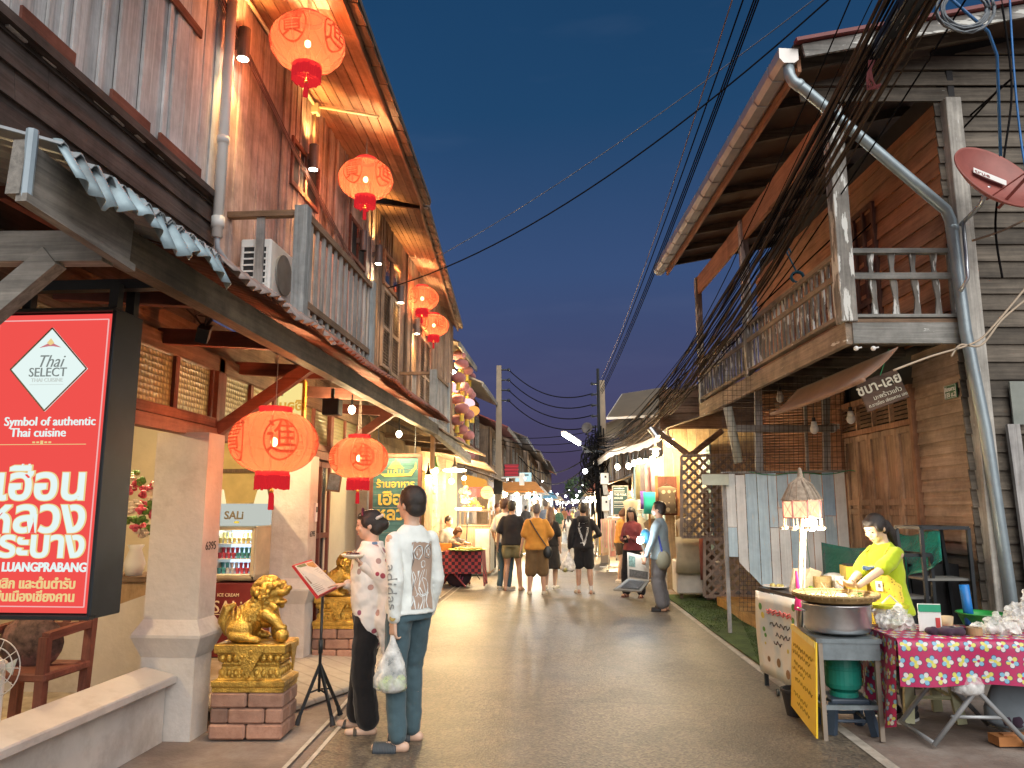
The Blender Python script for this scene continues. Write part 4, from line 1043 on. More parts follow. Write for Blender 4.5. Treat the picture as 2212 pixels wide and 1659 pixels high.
def hand(b,W,d,nrm,side,s,curl=.5):
 """Palm and five fingers. d: wrist to knuckles, nrm: way the palm faces, side: +1 thumb towards nrm x d."""
 d=V(d).normalized();nrm=V(nrm);nrm=(nrm-d*nrm.dot(d)).normalized();x=d.cross(nrm)*side
 W=V(W)
 for t in(.02,.045,.07):b.ball(W+d*t*s+nrm*0,(.001,.001,.001))if 0 else None
 for q in(-.026,-.009,.009,.026):limb(b,[W+d*.0*s+x*q*.5*s,W+d*.085*s+x*q*s],[.016*s,.013*s],8)
 for q,L in((-.030,.058),(-.010,.072),(.010,.078),(.029,.070)):
  p=W+d*.088*s+x*q*s;pts=[p];a=curl*.5
  for k,l in enumerate((.45,.32,.23)):
   dd=d*math.cos(a)+nrm*math.sin(a);p=p+dd*L*l*s;pts.append(p);a+=curl
  limb(b,pts,[.0092*s,.0086*s,.008*s,.0068*s],7)
 p=W+d*.022*s+x*.024*s;q=p+(d*.5+x*.75+nrm*.25).normalized()*.038*s
 limb(b,[p,q,q+(d*.85+x*.25+nrm*.35*(curl+.3)).normalized()*.032*s],[.014*s,.011*s,.0085*s],7)
def person(label,loc,face,H=1.70,tone=(.42,.25,.17),top=None,topm=None,bottom=None,botm=None,hair='short',hairm=None,shoes=None,shoem=None,hands=None,head=(0,0),lean=0.,female=False,vox=.012,stance=None,build=1.,group=None,facef=True,extras=None,hem=None,seated=False,socks=None,sole=None,curl=.5):
 s=H/1.70
 if not hasattr(face,'__len__'):face=(-math.sin(face),math.cos(face))
 rz=math.atan2(-face[0],face[1])
 root=thing('person',label,'person',loc,rz,group)
 Mi=ROOTM[root.name].inverted()
 sm=skin_mat(tone);bw=build
 hipw,shw=(.088,.150)if female else(.082,.182)
 P0=V((0,0,.92));ln=Matrix.Rotation(-lean,3,'X')
 if seated:P0=V((0,0,.52))
 def T(p):
  return P0+ln@(V(p)-V((0,0,.92)))
 stance=stance or{}
 hipL,hipR=P0+V((-hipw,0,-.03)),P0+V((hipw,0,-.03))
 legs=[]
 for sd,hp,key in((-1,hipL,'l'),(1,hipR,'r')):
  ank=V(stance.get(key+'a',(sd*.095,-.02,.085)))
  if seated:ank=V(stance.get(key+'a',(sd*.10,.34,.09)))
  kn,ank=ik(hp,ank,.412,.402,(sd*.08,1,.0)if not seated else(sd*.1,.3,1))
  toe=V(stance.get(key+'t',(sd*.03,.15,0)))
  legs.append((hp,kn,ank,toe))
 arms=[]
 hands=hands or{}
 for sd,key in((-1,'l'),(1,'r')):
  S=T((sd*(shw-.012)*(.93+.07*bw),-.008,1.352))
  w=hands.get(key)
  W=Mi@V(w['w'])/s if w and 'w' in w else(V(w['p'])if w and 'p' in w else T((sd*(shw+.065),.03,.83)))
  pole=V((sd*.5,-.8,-.35))if not(w and 'pole' in w)else V(w['pole'])
  E,W=ik(S,W,.285,.255,pole)
  fd=(W-E).normalized()
  hd=V(w['d'])if w and 'd' in w else fd
  if w and 'wd' in w:hd=Mi.to_3x3()@V(w['wd'])
  pn=V(w['n'])if w and 'n' in w else V((-sd,0,0))
  if w and 'wn' in w:pn=Mi.to_3x3()@V(w['wn'])
  arms.append((sd,S,E,W,hd,pn,(w or{}).get('curl',curl)))
 hc=T((0,.012,1.585));hm=ln@Matrix.Rotation(head[0],3,'Z')@Matrix.Rotation(-head[1],3,'X');hc=T((0,.0,1.50))+hm@V((0,.018,.09))
 b=MB();tw=.92 if female else 1.
 ch=.162*tw*bw;
 secs=[(T((0,0,.84)),.15*bw,.10*bw),(T((0,-.005,.93)),.163*bw,.112*bw),(T((0,0,1.04)),(.128 if female else.145)*bw,.10*bw),(T((0,.005,1.15)),.142*tw*bw,.105*bw),(T((0,.01,1.27)),ch,.112*bw),(T((0,0,1.335)),ch*.93,.092),(T((0,-.003,1.385)),.118*tw,.075),(T((0,-.005,1.42)),.075,.06)]
 loft(b,[(c,x,y,ln)for c,x,y in secs])
 limb(b,[T((0,-.01,1.40)),T((0,.005,1.47)),hc+hm@V((0,-.02,-.06))],[.062,.054,.052])
 for hp,kn,ank,toe in legs:
  mid=hp.lerp(kn,.5);cm=kn.lerp(ank,.35)+V((0,-.012,0))
  limb(b,[hp,mid,kn,cm,ank],[.088*bw,.076*bw,.056,.056,.037])
  f=V((toe.x,toe.y,0));fl=f.normalized()if f.length>0 else V((0,1,0))
  base=V((ank.x,ank.y,ank.z-.085+.03))
  limb(b,[base-fl*.045,base+fl*.06,base+fl*.15],[.034,.036,.026],10)
  b.tube([ank,base],[.037,.034],10)
 for sd,S,E,W,hd,pn,cu in arms:
  limb(b,[S,S.lerp(E,.5),E,E.lerp(W,.35),W],[.048*bw,.044*bw,.037,.035,.025])
  hand(b,W,hd,pn,1 if sd>0 else-1,1. if not female else.92,cu)
 def hb(p,r,n=14,m=10):b.ball(hc+hm@V(p),r,n,m,hm)
 hb((0,-.012,.022),(.076,.094,.092));hb((0,.025,-.040),(.060,.066,.075));hb((0,.052,-.075),(.038,.036,.034));hb((0,.030,.02),(.066,.066,.075))
 if facef:
  hb((0,.098,-.022),(.012,.017,.012),8,6);b.tube([hc+hm@V((0,.088,.018)),hc+hm@V((0,.104,-.018))],[.006,.011],8)
  hb((0,.088,-.058),(.022,.012,.009),8,6);hb((0,.082,.03),(.05,.012,.010),10,6)
  for sd in(-1,1):hb((sd*.076,-.012,-.012),(.010,.020,.030),8,6);hb((sd*.042,.068,-.02),(.022,.02,.02),8,6)
 def emit(b,name,m,parent,vx,fold=0.,noremesh=False):
  b.v=[p*s for p in b.v]
  o=b.build(name,m,parent,smooth=True)
  if not noremesh:
   md=o.modifiers.new('skin','REMESH');md.mode='VOXEL';md.voxel_size=vx;md.use_smooth_shade=True
   sm_=o.modifiers.new('soft','SMOOTH');sm_.iterations=2 if vx<.01 else 3;sm_.factor=.5
  if fold:
   dp=o.modifiers.new('fold','DISPLACE');dp.texture=fold_tex;dp.strength=fold;dp.mid_level=.5;dp.texture_coords='GLOBAL'
  return o
 body=emit(b,'body',sm,root,vox)
 vc=max(vox,.010)
 if facef and vox<.015:
  b=MB()
  for sd in(-1,1):b.ball(hc+hm@V((sd*.031,.081,.012)),(.013,.008,.0065),8,6,hm);b.tube([hc+hm@V((sd*(.014+.012*k),.0905-.004*k*k*.5,.036+.004*math.sin(k)))for k in range(3)],.004,5)
  emit(b,'eyes',EYE_M,body,0,0,True)
  b=MB();b.ball(hc+hm@V((0,.096,-.056)),(.020,.008,.0055),8,6,hm);emit(b,'lips',LIP,body,0,0,True)
 if top:
  b=MB();g=.016;hz=hem if hem is not None else.88
  S2=[(T((0,0,hz)),.188*bw+g,.128*bw+g)]+([(T((0,0,(hz+.92)/2)),.188*bw+g,.130*bw+g)]if hz<.86 else[])+[(T((0,0,.98)),(.158 if female else.172)*bw+g,.112*bw+g),(T((0,.003,1.10)),(.140 if female else.158)*bw+g,.108*bw+g),(T((0,.008,1.25)),ch+g+.004,.116*bw+g),(T((0,0,1.34)),ch*.97+g,.098+g),(T((0,-.004,1.395)),.135*tw,.085),(T((0,-.006,1.432)),.086,.068),(T((0,-.006,1.448)),.070,.060)]
  loft(b,[(c,x,y,ln)for c,x,y in S2],22)
  if female:
   for sd in(-1,1):b.ball(T((sd*.068,.095,1.235)),(.062,.05,.06),12,8,ln)
  for sd,S,E,W,hd,pn,cu in arms:
   if top=='tee':limb(b,[S-V((sd*.012,0,0)),S.lerp(E,.45),S.lerp(E,.78)],[.062*bw,.064*bw,.070*bw])
   elif top=='sleeveless':pass
   else:
    limb(b,[S-V((sd*.010,0,0)),S.lerp(E,.5),E,E.lerp(W,.5),E.lerp(W,.94)],[.060*bw,.060*bw,.055,.050,.040])
  if top=='hoodie':
   limb(b,[T((-.09,-.05,1.42)),T((0,-.115,1.40)),T((.09,-.05,1.42))],[.045,.062,.045]);b.ball(T((0,-.10,1.38)),(.11,.06,.08),12,8)
  tp=emit(b,'shirt' if top=='tee' else 'jumper' if top in('hoodie','long')else 'top',topm,body,vc,.022)
 if bottom:
  b=MB();g=.014
  loft(b,[(P0+V((0,0,-.10)),.168*bw+g,.115*bw+g,None),(P0+V((0,0,0)),.17*bw+g,.12*bw+g,None),(T((0,0,1.00)),(.142 if female else.156)*bw+g,.108*bw+g,ln)],22)
  for(hp,kn,ank,toe)in legs:
   if bottom=='pants':limb(b,[hp,hp.lerp(kn,.5),kn,kn.lerp(ank,.5),ank+V((0,0,.01))],[.105*bw,.092*bw,.074,.066,.060])
   elif bottom=='wide':limb(b,[hp,hp.lerp(kn,.5),kn,kn.lerp(ank,.5),ank+V((0,0,.035))],[.108*bw,.104*bw,.094,.094,.090])
   elif bottom=='shorts':limb(b,[hp,hp.lerp(kn,.45),hp.lerp(kn,.86)],[.108*bw,.102*bw,.104*bw])
   elif bottom=='longshorts':limb(b,[hp,hp.lerp(kn,.5),kn.lerp(ank,.12)],[.108*bw,.103*bw,.100*bw])
   elif bottom=='short':limb(b,[hp,hp.lerp(kn,.48)],[.108*bw,.104*bw])
  if bottom=='skirt':
   loft(b,[(P0+V((0,0,.02)),.165,.125,None),(P0+V((0,0,-.25)),.20,.165,None),(P0+V((0,0,-.50)),.235,.20,None)],22)
  emit(b,{'skirt':'skirt'}.get(bottom,'shorts' if 'short' in bottom else 'trousers'),botm,body,vc,.024)
 for i,(hp,kn,ank,toe)in enumerate(legs):
  f=V((toe.x,toe.y,0));fl=f.normalized();base=V((ank.x,ank.y,ank.z-.085+.03));sd=1 if i else-1;sx=fl.cross(V((0,0,1)))
  if socks is not None:
   b=MB();limb(b,[kn.lerp(ank,.62),ank,base],[.047,.043,.04],10);emit(b,'sock',socks,body,vc)
  if shoes=='shoe':
   b=MB();limb(b,[base-fl*.05,base+fl*.06,base+fl*.165],[.043,.044,.036],12);limb(b,[ank+V((0,0,-.035)),base],[.045,.042],10);so=emit(b,'shoe',shoem,body,vc)
   b=MB();b.prism([base+fl*q+sx*r+V((0,0,-.052))for q,r in((-.085,-.025),(-.04,-.042),(.08,-.045),(.17,-.036),(.205,0),(.17,.036),(.08,.045),(-.04,.042),(-.085,.025))],(0,0,.024));emit(b,'sole',sole or white_plastic,so,0,0,True)
  elif shoes in('sandal','slide'):
   b=MB();b.prism([base+fl*q+sx*r+V((0,0,-.055))for q,r in((-.085,-.025),(-.04,-.040),(.08,-.045),(.16,-.038),(.195,0),(.16,.038),(.08,.045),(-.04,.040),(-.085,.025))],(0,0,.026))
   so=emit(b,'sandal',shoem,body,0,0,True)
   b=MB();k0,k1=(.015,.15)if shoes=='slide' else(.085,.10)
   for q in[k0+(k1-k0)*t/13 for t in range(14)]:
    b.tube([base+fl*q+sx*(.046*math.cos(a_))+V((0,0,-.032+.058*math.sin(a_)))for a_ in(math.pi*t/8 for t in range(9))],.010 if shoes=='slide' else.006,6)
   emit(b,'strap',shoem,so,0,0,True)
 hmn=hairm or HAIR
 b=MB()
 def hx(p,r):b.ball(hc+hm@V(p),r,16,11,hm)
 if hair in('short','buzz'):
  e=.012 if hair=='short' else.004
  hx((0,-.026,.034),(.079+e,.092+e,.088+e));hx((0,-.058,-.022),(.066+e,.052+e,.052+e));
  if hair=='short':
   hx((0,.018,.078),(.064,.070,.038));
   for sd in(-1,1):hx((sd*.066,-.008,.025),(.016,.040,.045))
   random.seed(int(abs(loc[0])*100)+3)
   for k in range(40):a_,q_=rnd(0,6.28),rnd(.2,1);hx((.078*q_*math.cos(a_),-.015+.092*q_*math.sin(a_),.030+.095*math.sqrt(max(0,1.02-q_*q_))),(rnd(.010,.018),rnd(.016,.026),rnd(.008,.015)))
 else:
  hx((0,-.022,.034),(.086,.100,.094));hx((0,-.05,-.03),(.076,.066,.07));hx((0,.03,.078),(.066,.058,.040))
  for sd in(-1,1):hx((sd*.068,.0,.03),(.020,.055,.055))
  if hair=='bun':hx((0,-.115,-.012),(.055,.050,.052));hx((0,-.10,.0),(.06,.04,.06))
  if hair=='long':
   pts=[hc+hm@V((0,-.055,.0)),hc+hm@V((0,-.075,-.10)),hc+hm@V((0,-.10,-.22)),hc+hm@V((0,-.10,-.36))];limb(b,pts,[.078,.085,.092,.06])
   for sd in(-1,1):limb(b,[hc+hm@V((sd*.066,.0,.02)),hc+hm@V((sd*.078,.0,-.08)),hc+hm@V((sd*.085,.015,-.24))],[.028,.032,.022])
  if hair=='bob':
   hx((0,-.045,-.05),(.088,.080,.075));
   for sd in(-1,1):hx((sd*.072,.0,-.02),(.024,.06,.07))
  if hair=='pony':
   limb(b,[hc+hm@V((0,-.09,.02)),hc+hm@V((0,-.125,-.03)),hc+hm@V((0,-.135,-.14)),hc+hm@V((0,-.115,-.27))],[.036,.042,.046,.018])
 if hair:emit(b,'hair',hmn,body,min(vc,.010)if vox<.015 else vc,.008)
 root['s']=s
 d=dict(root=root,body=body,s=s,T=lambda p:T(p)*s,arms=[(a[0],a[1]*s,a[2]*s,a[3]*s,a[4])for a in arms],hc=hc*s,hm=hm,legs=[tuple(q*s for q in l)for l in legs],M=ROOTM[root.name],top=tp if top else None)
 del root['s']
 return d
def wrapped(name,body,size,onto,o_,right,up,m,offset=.004,sub=None,mode='PROJECT',shear=0.):
 """Lettering laid on a garment: flat glyphs in the thing's own space, shrink-wrapped to the cloth."""
 gv,gf=glyph(body,size)
 right=V(right).normalized();up=V(up).normalized();n=right.cross(up)
 b=MB();b.add([V(o_)+right*p.x+up*(p.y)+n*.04 for p in gv],gf)
 ob=b.build(name,m,onto)
 md=ob.modifiers.new('lay','SHRINKWRAP');md.target=onto;md.wrap_method='NEAREST_SURFACEPOINT';md.wrap_mode='ABOVE_SURFACE';md.offset=offset
 return ob
def patch(name,pts,onto,m,offset=.004,div=5):
 """A printed patch on a garment: a grid over the quad pts, laid on the cloth."""
 a,b_,c,d=[V(p)for p in pts];b=MB()
 b.grid(lambda u,v:a.lerp(b_,u).lerp(d.lerp(c,u),v),div,div)
 ob=b.build(name,m,onto,smooth=True)
 md=ob.modifiers.new('lay','SHRINKWRAP');md.target=onto;md.wrap_method='NEAREST_SURFACEPOINT';md.wrap_mode='ABOVE_SURFACE';md.offset=offset
 return ob
def strokes(name,lines,onto,m,w=.006,offset=.006):
 b=MB()
 for pts in lines:b.tube(pts,w/2,5,flat=1)
 ob=b.build(name,m,onto)
 md=ob.modifiers.new('lay','SHRINKWRAP');md.target=onto;md.wrap_method='NEAREST_SURFACEPOINT';md.wrap_mode='ABOVE_SURFACE';md.offset=offset
 return ob
def gbag(name,label,top,h,w,fill,m=None,group=None):
 """A thin plastic bag hanging from a hand."""
 t=thing(name,label,'bag',(top[0],top[1],top[2]-h),0,group);top=V(top)
 b=MB();n=16;secs=[]
 for k,(f,r)in enumerate(((0,.06),(.12,.10),(.28,.20),(.5,.36),(.75,.47),(.93,.46),(1.0,.36))):
  for j in range(n):
   a=2*math.pi*j/n;q=w*r*(1+.13*math.sin(3*a+k)+rnd(-.04,.04));secs.append(top+V((q*math.cos(a),q*.6*math.sin(a),-h*f)))
 b.add(secs,[(i*n+j,i*n+(j+1)%n,(i+1)*n+(j+1)%n,(i+1)*n+j)for i in range(6)for j in range(n)]+[tuple(range(6*n,7*n))])
 b.build('plastic',m or bag_m,t,world=True,smooth=True)
 b=MB()
 for k in range(9):b.ball(top+V((rnd(-.3,.3)*w,rnd(-.15,.15)*w,-h*rnd(.78,.93))),rnd(.10,.17)*w,8,6)
 b.build('contents',fill,t,world=True,smooth=True)
 return t
def clear_plastic(name='clear plastic film',tint=(.85,.86,.84),op=.45):
 m=bpy.data.materials.new(name);m.use_nodes=True;n=m.node_tree;n.nodes.clear()
 out=n.nodes.new('ShaderNodeOutputMaterial');p=N(n,'ShaderNodeBsdfPrincipled');p.inputs['Base Color'].default_value=tint+(1,);p.inputs['Roughness'].default_value=.18
 co=coords(n,(14,14,14));nz=N(n,'ShaderNodeTexNoise',Scale=1.,Detail=4.);n.links.new(co,nz.inputs['Vector']);bump(n,p,nz.outputs['Fac'],.7,.02)
 t=N(n,'ShaderNodeBsdfTransparent');f=ramp(n,nz.outputs['Fac'],[(.35,(op*.5,)*3),(.65,(min(1,op*1.5),)*3)])
 mx=N(n,'ShaderNodeMixShader');n.links.new(f.outputs[0],mx.inputs[0]);n.links.new(t.outputs[0],mx.inputs[1]);n.links.new(p.outputs[0],mx.inputs[2]);n.links.new(mx.outputs[0],out.inputs[0]);return m
bag_m=clear_plastic()
TAN=(.46,.27,.18);PALE=(.55,.36,.26);BROWN=(.33,.19,.12)
white_sweat=cl('white sweatshirt',(.66,.70,.68));jeans=cl('blue grey jeans',(.055,.095,.115));ink_b=mat('black print',(.03,.03,.03),.7)
wm=V((-1.135,5.42,0))
bagtop=at(848,1372,5.24)
mp_=person('man in white sweatshirt with a tan printed patch on the back, holding a bag',wm,(-.74,.67),1.735,PALE,'long',white_sweat,'pants',jeans,'short',HAIR,'slide',mat('dark slate slide rubber',(.035,.045,.055),.6),hands={'l':{'w':at(850,1340,5.25),'pole':(-.3,-1,-.2),'curl':.9,'wd':(0,0,-1)},'r':{'p':(.215,.07,.83)}},head=(.12,-.05),vox=.0085,stance={'la':(-.12,-.06,.085),'ra':(.09,.07,.085),'lt':(-.12,.11,0),'rt':(-.11,.12,0)},hem=.86,curl=.6,build=.92)
T=mp_['T'];tp=mp_['top']
pt=mat('tan print patch',(.36,.26,.20),.8)
pm=patch('print_patch',[T((-.085,-.16,.90)),T((.135,-.16,.90)),T((.135,-.14,1.34)),T((-.085,-.14,1.34))],tp,pt,.004,7)
lines=[]
for k,(cx_,cz_,r)in enumerate(((-.03,1.27,.042),(.075,1.27,.042),(-.03,1.27,.02),(.075,1.27,.02),(.022,1.19,.022))):
 lines.append([T((cx_+r*math.cos(a_),-.17,cz_+r*1.1*math.sin(a_)))for a_ in(2*math.pi*i/16 for i in range(17))])
for k in range(5):lines.append([T((-.075+.02*math.sin(t*1.7+k)+.036*k,-.17,1.15-.05*t))for t in range(6)])
lines.append([T((-.085+.01*math.sin(t*2.),-.17,.92+.042*t))for t in range(11)]);lines.append([T((.03+.05*math.cos(t*.5),-.17,1.04+.06*math.sin(t*.5)))for t in range(13)])
lines.append([T((-.06+.03*t,-.17,.98+.02*(t%2)))for t in range(6)]);lines.append([T((-.085,-.17,1.34)),T((-.07,-.17,1.38)),T((-.05,-.17,1.335)),T((.03,-.17,1.345)),T((.10,-.17,1.335)),T((.12,-.17,1.38)),T((.135,-.17,1.33))])
strokes('print_lines',lines,tp,mat('pale print line',(.66,.70,.70),.7),.008,.005)
lines2=[[p+V((.006,0,-.004))for p in l]for l in lines[:2]+lines[10:11]]
strokes('print_lines',lines2,tp,ink_b,.004,.006)
sd,S_,E_,W_,hd_=mp_['arms'][0]
ax=(W_-S_).normalized();Mv=mp_['M'].to_3x3().inverted()@V((.05,-1,.1));rt=ax;
gp=S_.lerp(W_,.60)
wrapped('lettering','adidas',.125,tp,gp+Mv*.06,rt,Mv.cross(rt),mat('grey outline lettering',(.24,.26,.26),.7),.005)
b=MB();b.lathe([(.034,-.02),(.036,0),(.034,.02)],(0,0,0),14,M=(W_-E_).to_track_quat('Z','Y').to_matrix());b.v=[p+W_.lerp(E_,.06)for p in b.v];wt=b.build('wrist_watch',black_m,mp_['body'],smooth=True)
b=MB();b.lathe([(.020,0),(.021,.010),(.015,.012)],W_.lerp(E_,.06)+Mv*.034,14,M=Mv.to_track_quat('Z','Y').to_matrix());b.build('dial',mat('gold dial',(.5,.36,.12),.3,.6),wt)
gbag('plastic_bag','clear plastic bag of greens hanging from the hand of the man in white',bagtop,.36,.24,mat('pale greens',(.30,.42,.16),.7,0,.6,20.),None,None)
shawl=None
m_,n_,b_,o_=newmat('white printed shawl')
co_=coords(n_,(11,11,11));vr_=N(n_,'ShaderNodeTexVoronoi',Scale=1.);n_.links.new(co_,vr_.inputs['Vector'])
sp_=ramp(n_,vr_.outputs['Distance'],[(.24,(1,1,1)),(.28,(0,0,0))]);cr_=N(n_,'ShaderNodeSeparateColor');n_.links.new(vr_.outputs['Color'],cr_.inputs[0])
pc_=ramp(n_,cr_.outputs[0],[(0,(.03,.24,.38)),(.3,(.35,.05,.09)),(.6,(.36,.25,.24)),(1,(.5,.3,.26))])
n_.links.new(mix(n_,(.76,.72,.68),pc_.outputs[0],sp_.outputs[0]),b_.inputs['Base Color']);b_.inputs['Roughness'].default_value=.9
shawl_m=m_
ww=V((-1.50,5.74,0))
plate_p=at(764,1204,5.56)
wp=person('woman in white printed shawl and wide black trousers pointing at the menu',ww,(-1,-.05),1.575,PALE,'long',cl('white lace blouse',(.66,.58,.52)),'wide',cl('black velvet',(.012,.011,.012)),'bun',HAIR,'sandal',mat('black flip-flop',(.03,.025,.02),.6),hands={'l':{'w':at(785,1221,5.55),'wd':(-.6,0,.55),'wn':(-.5,.0,.8),'curl':.55,'pole':(-.4,-.3,-1)},'r':{'w':at(748,1262,5.70),'wd':(-1,.05,-.08),'wn':(0,0,-1),'curl':.22,'pole':(.4,-.4,-1)}},head=(.08,.16),female=True,vox=.0085,stance={'la':(-.09,-.02,.08),'ra':(.08,.10,.08)},hem=.93)
T=wp['T']
b=MB()
loft(b,[(T((-.01,-.015,.62)),.10,.06,None),(T((-.03,-.02,.80)),.155,.11,None),(T((-.01,-.01,1.0)),.19,.15,None),(T((0,0,1.2)),.21,.155,None),(T((0,0,1.33)),.195,.135,None),(T((0,0,1.42)),.10,.085,None),(T((0,0,1.46)),.085,.08,None)],24)
sd,S_,E_,W_,hd_=wp['arms'][0]
limb(b,[S_,S_.lerp(E_,.6),E_,E_.lerp(W_,.25)],[.085,.085,.08,.06]);limb(b,[E_,E_+V((0,0,-.25)),E_+V((.01,0,-.52))],[.06,.085,.03])
o=b.build('shawl',shawl_m,wp['body'],smooth=True)
md=o.modifiers.new('skin','REMESH');md.mode='VOXEL';md.voxel_size=.011;md.use_smooth_shade=True
md=o.modifiers.new('soft','SMOOTH');md.iterations=3
md=o.modifiers.new('fold','DISPLACE');md.texture=fold_tex;md.strength=.03;md.texture_coords='GLOBAL'
b=MB();hc,hm=wp['hc'],wp['hm']
for k in range(7):b.ball(hc+hm@V((-.06+.008*rnd(-1,1),-.085+.012*k-.03,.055-.004*k)),(.012,.014,.012),7,5)
b.build('hair_clip',mat('pale hair clip',(.6,.6,.55),.4),wp['body'])
b=MB();b.tube([hc+hm@V((-.07*math.cos(a_),.03,.03+.10*math.sin(a_)))for a_ in(math.pi*(.15+.5*i/8)for i in range(9))],.009,6);b.build('hair_streak',mat('wine red streak',(.10,.012,.03),.45),wp['body'])
b=MB();b.lathe([(.027,-.008),(.029,0),(.027,.008)],W_.lerp(E_,.1),14,M=(W_-E_).to_track_quat('Z','Y').to_matrix());b.build('wrist_watch',galv,wp['body'])
t=thing('food_plate','small pale boat-shaped plate of dark food held up by the woman in the shawl','plate',plate_p)
b=MB();b.lathe([(.03,-.012),(.075,.004),(.095,.024),(.09,.024),(.07,.008),(.0,.0)],(0,0,0),20);b.build('dish',mat('cream dish',(.7,.64,.52),.4),t,smooth=True)
b=MB()
for k in range(12):b.ball((rnd(-.05,.05),rnd(-.05,.05),.016+rnd(0,.01)),rnd(.012,.022),7,5)
b.build('food',mat('dark glossy food',(.06,.02,.02),.3,0,.6,30.),t,smooth=True)
def walker(label,px,py,H,face,**k):
 p=atZ(px,py,0.);p.z=.004
 return person(label,p,face,H,vox=k.pop('vox',.019),**k)
G='people walking along the market street'
sneaker=mat('beige sneaker',(.42,.36,.28),.7);wsock=cl('white sock',(.66,.64,.60));leather=mat('brown leather',(.10,.05,.03),.5)
black_tee=cl('black tee',(.022,.020,.022))
walker('man in black tee and short olive shorts seen from behind',1106,1276,1.72,(.12,1),tone=TAN,top='tee',topm=black_tee,bottom='short',botm=cl('olive shorts',(.21,.19,.10)),shoes='sandal',shoem=leather,build=1.12,group=G,hands={'l':{'p':(-.29,.02,.84)},'r':{'p':(.20,.26,1.06)}},stance={'la':(-.13,0,.085),'ra':(.16,.02,.085)},hem=.86)
op=walker('grey-cropped man in orange shirt and brown cargo shorts wearing a crossbody bag',1160,1286,1.66,(.03,1),tone=TAN,top='tee',topm=cl('orange tee',(.52,.23,.04)),bottom='longshorts',botm=cl('brown cargo',(.15,.09,.04)),hair='buzz',hairm=HAIRG,shoes='shoe',shoem=sneaker,build=1.2,group=G,hands={'l':{'p':(-.31,.0,.82)},'r':{'p':(.22,.25,1.02)}},stance={'la':(-.14,-.02,.085),'ra':(.13,.03,.085)},hem=.84,sole=sneaker)
T=op['T'];b=MB();b.tube([T((-.12,-.115,1.40)),T((-.03,-.16,1.25)),T((.08,-.165,1.08)),T((.19,-.13,.92))],.019,6,flat=.4);st_=b.build('bag_strap',black_matt,op['body']);
b=MB();b.ball(T((.215,-.10,.80)),(.085,.055,.115),14,10);b.build('shoulder_bag',black_m,op['body'],smooth=True)
hp_=walker('young man in black hoodie with a big outlined V, walking away with white socks',1262,1283,1.68,(-.05,1),tone=TAN,top='hoodie',topm=cl('black hoodie',(.016,.015,.017)),bottom='shorts',botm=cl('black shorts',(.018,.017,.018)),shoes='slide',shoem=mat('pale camo slide',(.42,.36,.30),.7,0,.5,30.),socks=wsock,group=G,hands={'l':{'p':(-.27,.02,.84)},'r':{'p':(.22,.16,1.05)}},stance={'la':(-.10,.06,.085),'ra':(.13,-.06,.085)},hem=.84)
T=hp_['T'];pw_=mat('white print',(.7,.7,.68),.7)
vl=[]
for q in(0,.018,.036):vl+=[[T((-.135+q,-.2,1.22)),T((.0,-.2,.90+q*1.6))],[T((.135-q,-.2,1.22)),T((.0,-.2,.90+q*1.6))]]
vl+=[[T((-.15,-.2,1.23)),T((-.06,-.2,1.24))],[T((.15,-.2,1.23)),T((.06,-.2,1.24))],[T((.05,-.2,1.30)),T((.14,-.2,1.315))],[T((-.14,-.2,1.29)),T((-.12,-.2,1.27))],[T((-.05,-.2,1.285)),T((.02,-.2,1.285))],[T((-.09,-.2,.965)),T((.06,-.2,.965))]]
vl=[[l[0].lerp(l[1],k/8)for k in range(9)]for l in vl]
strokes('chest_print',vl,hp_['top'],pw_,.008,.006)
W_=hp_['M']@hp_['arms'][0][3]
gbag('carrier_bag','thin white carrier bag of food hanging from the hooded walker',W_+V((-.02,.0,-.06)),.36,.30,mat('bag food',(.35,.33,.12),.7,0,.8,12.),clear_plastic('white carrier film',(.8,.76,.7),.7))
walker('man in white tee and jeans half hidden behind the black tee',1090,1274,1.76,(.45,.9),tone=TAN,top='tee',topm=cl('white tee',(.66,.63,.58)),bottom='pants',botm=jeans,hairm=HAIRB,shoes='shoe',shoem=sneaker,group=G,hands={'l':{'p':(-.26,.10,.86)},'r':{'p':(.10,.30,1.05)}},head=(-.5,0))
walker('man in taupe tee facing us and looking at his phone by the cart',1074,1232,1.70,(-.1,-1),tone=TAN,top='tee',topm=cl('taupe tee',(.24,.19,.15)),bottom='pants',botm=cl('charcoal trousers',(.045,.04,.035)),shoes='shoe',shoem=sneaker,group=G,hands={'l':{'p':(-.10,.26,1.08),'curl':.8},'r':{'p':(.08,.27,1.08),'curl':.8}},head=(.3,.35),hairm=HAIRB)
walker('long-haired woman in black dress beside the orange shirt',1190,1272,1.60,(.25,1),tone=PALE,top='tee',topm=cl('black dress',(.02,.018,.018)),bottom='skirt',botm=cl('black dress',(.02,.018,.018)),hair='long',hairm=HAIRB,shoes='shoe',shoem=cl('white trainer',(.6,.56,.5)),female=True,group=G)
walker('tall man in slate shirt beyond the orange shirt',1180,1212,1.82,(.3,1),tone=BROWN,top='tee',topm=cl('slate shirt',(.16,.19,.24)),bottom='shorts',botm=cl('beige shorts',(.42,.34,.25)),hair='buzz',hairm=HAIRG,shoes='shoe',shoem=sneaker,group=G,vox=.024)
walker('woman in mustard jumper and brown shorts bent over her phone',1341,1258,1.60,(.95,-.25),tone=PALE,top='long',topm=cl('mustard jumper',(.46,.22,.05)),bottom='short',botm=cl('dark brown shorts',(.07,.05,.035)),hair='bob',hairm=HAIRB,shoes='shoe',shoem=cl('white trainer',(.6,.56,.5)),female=True,group=G,hands={'l':{'p':(-.05,.28,1.10),'curl':.8},'r':{'p':(.07,.28,1.08),'curl':.8}},head=(0,.5),lean=.1)
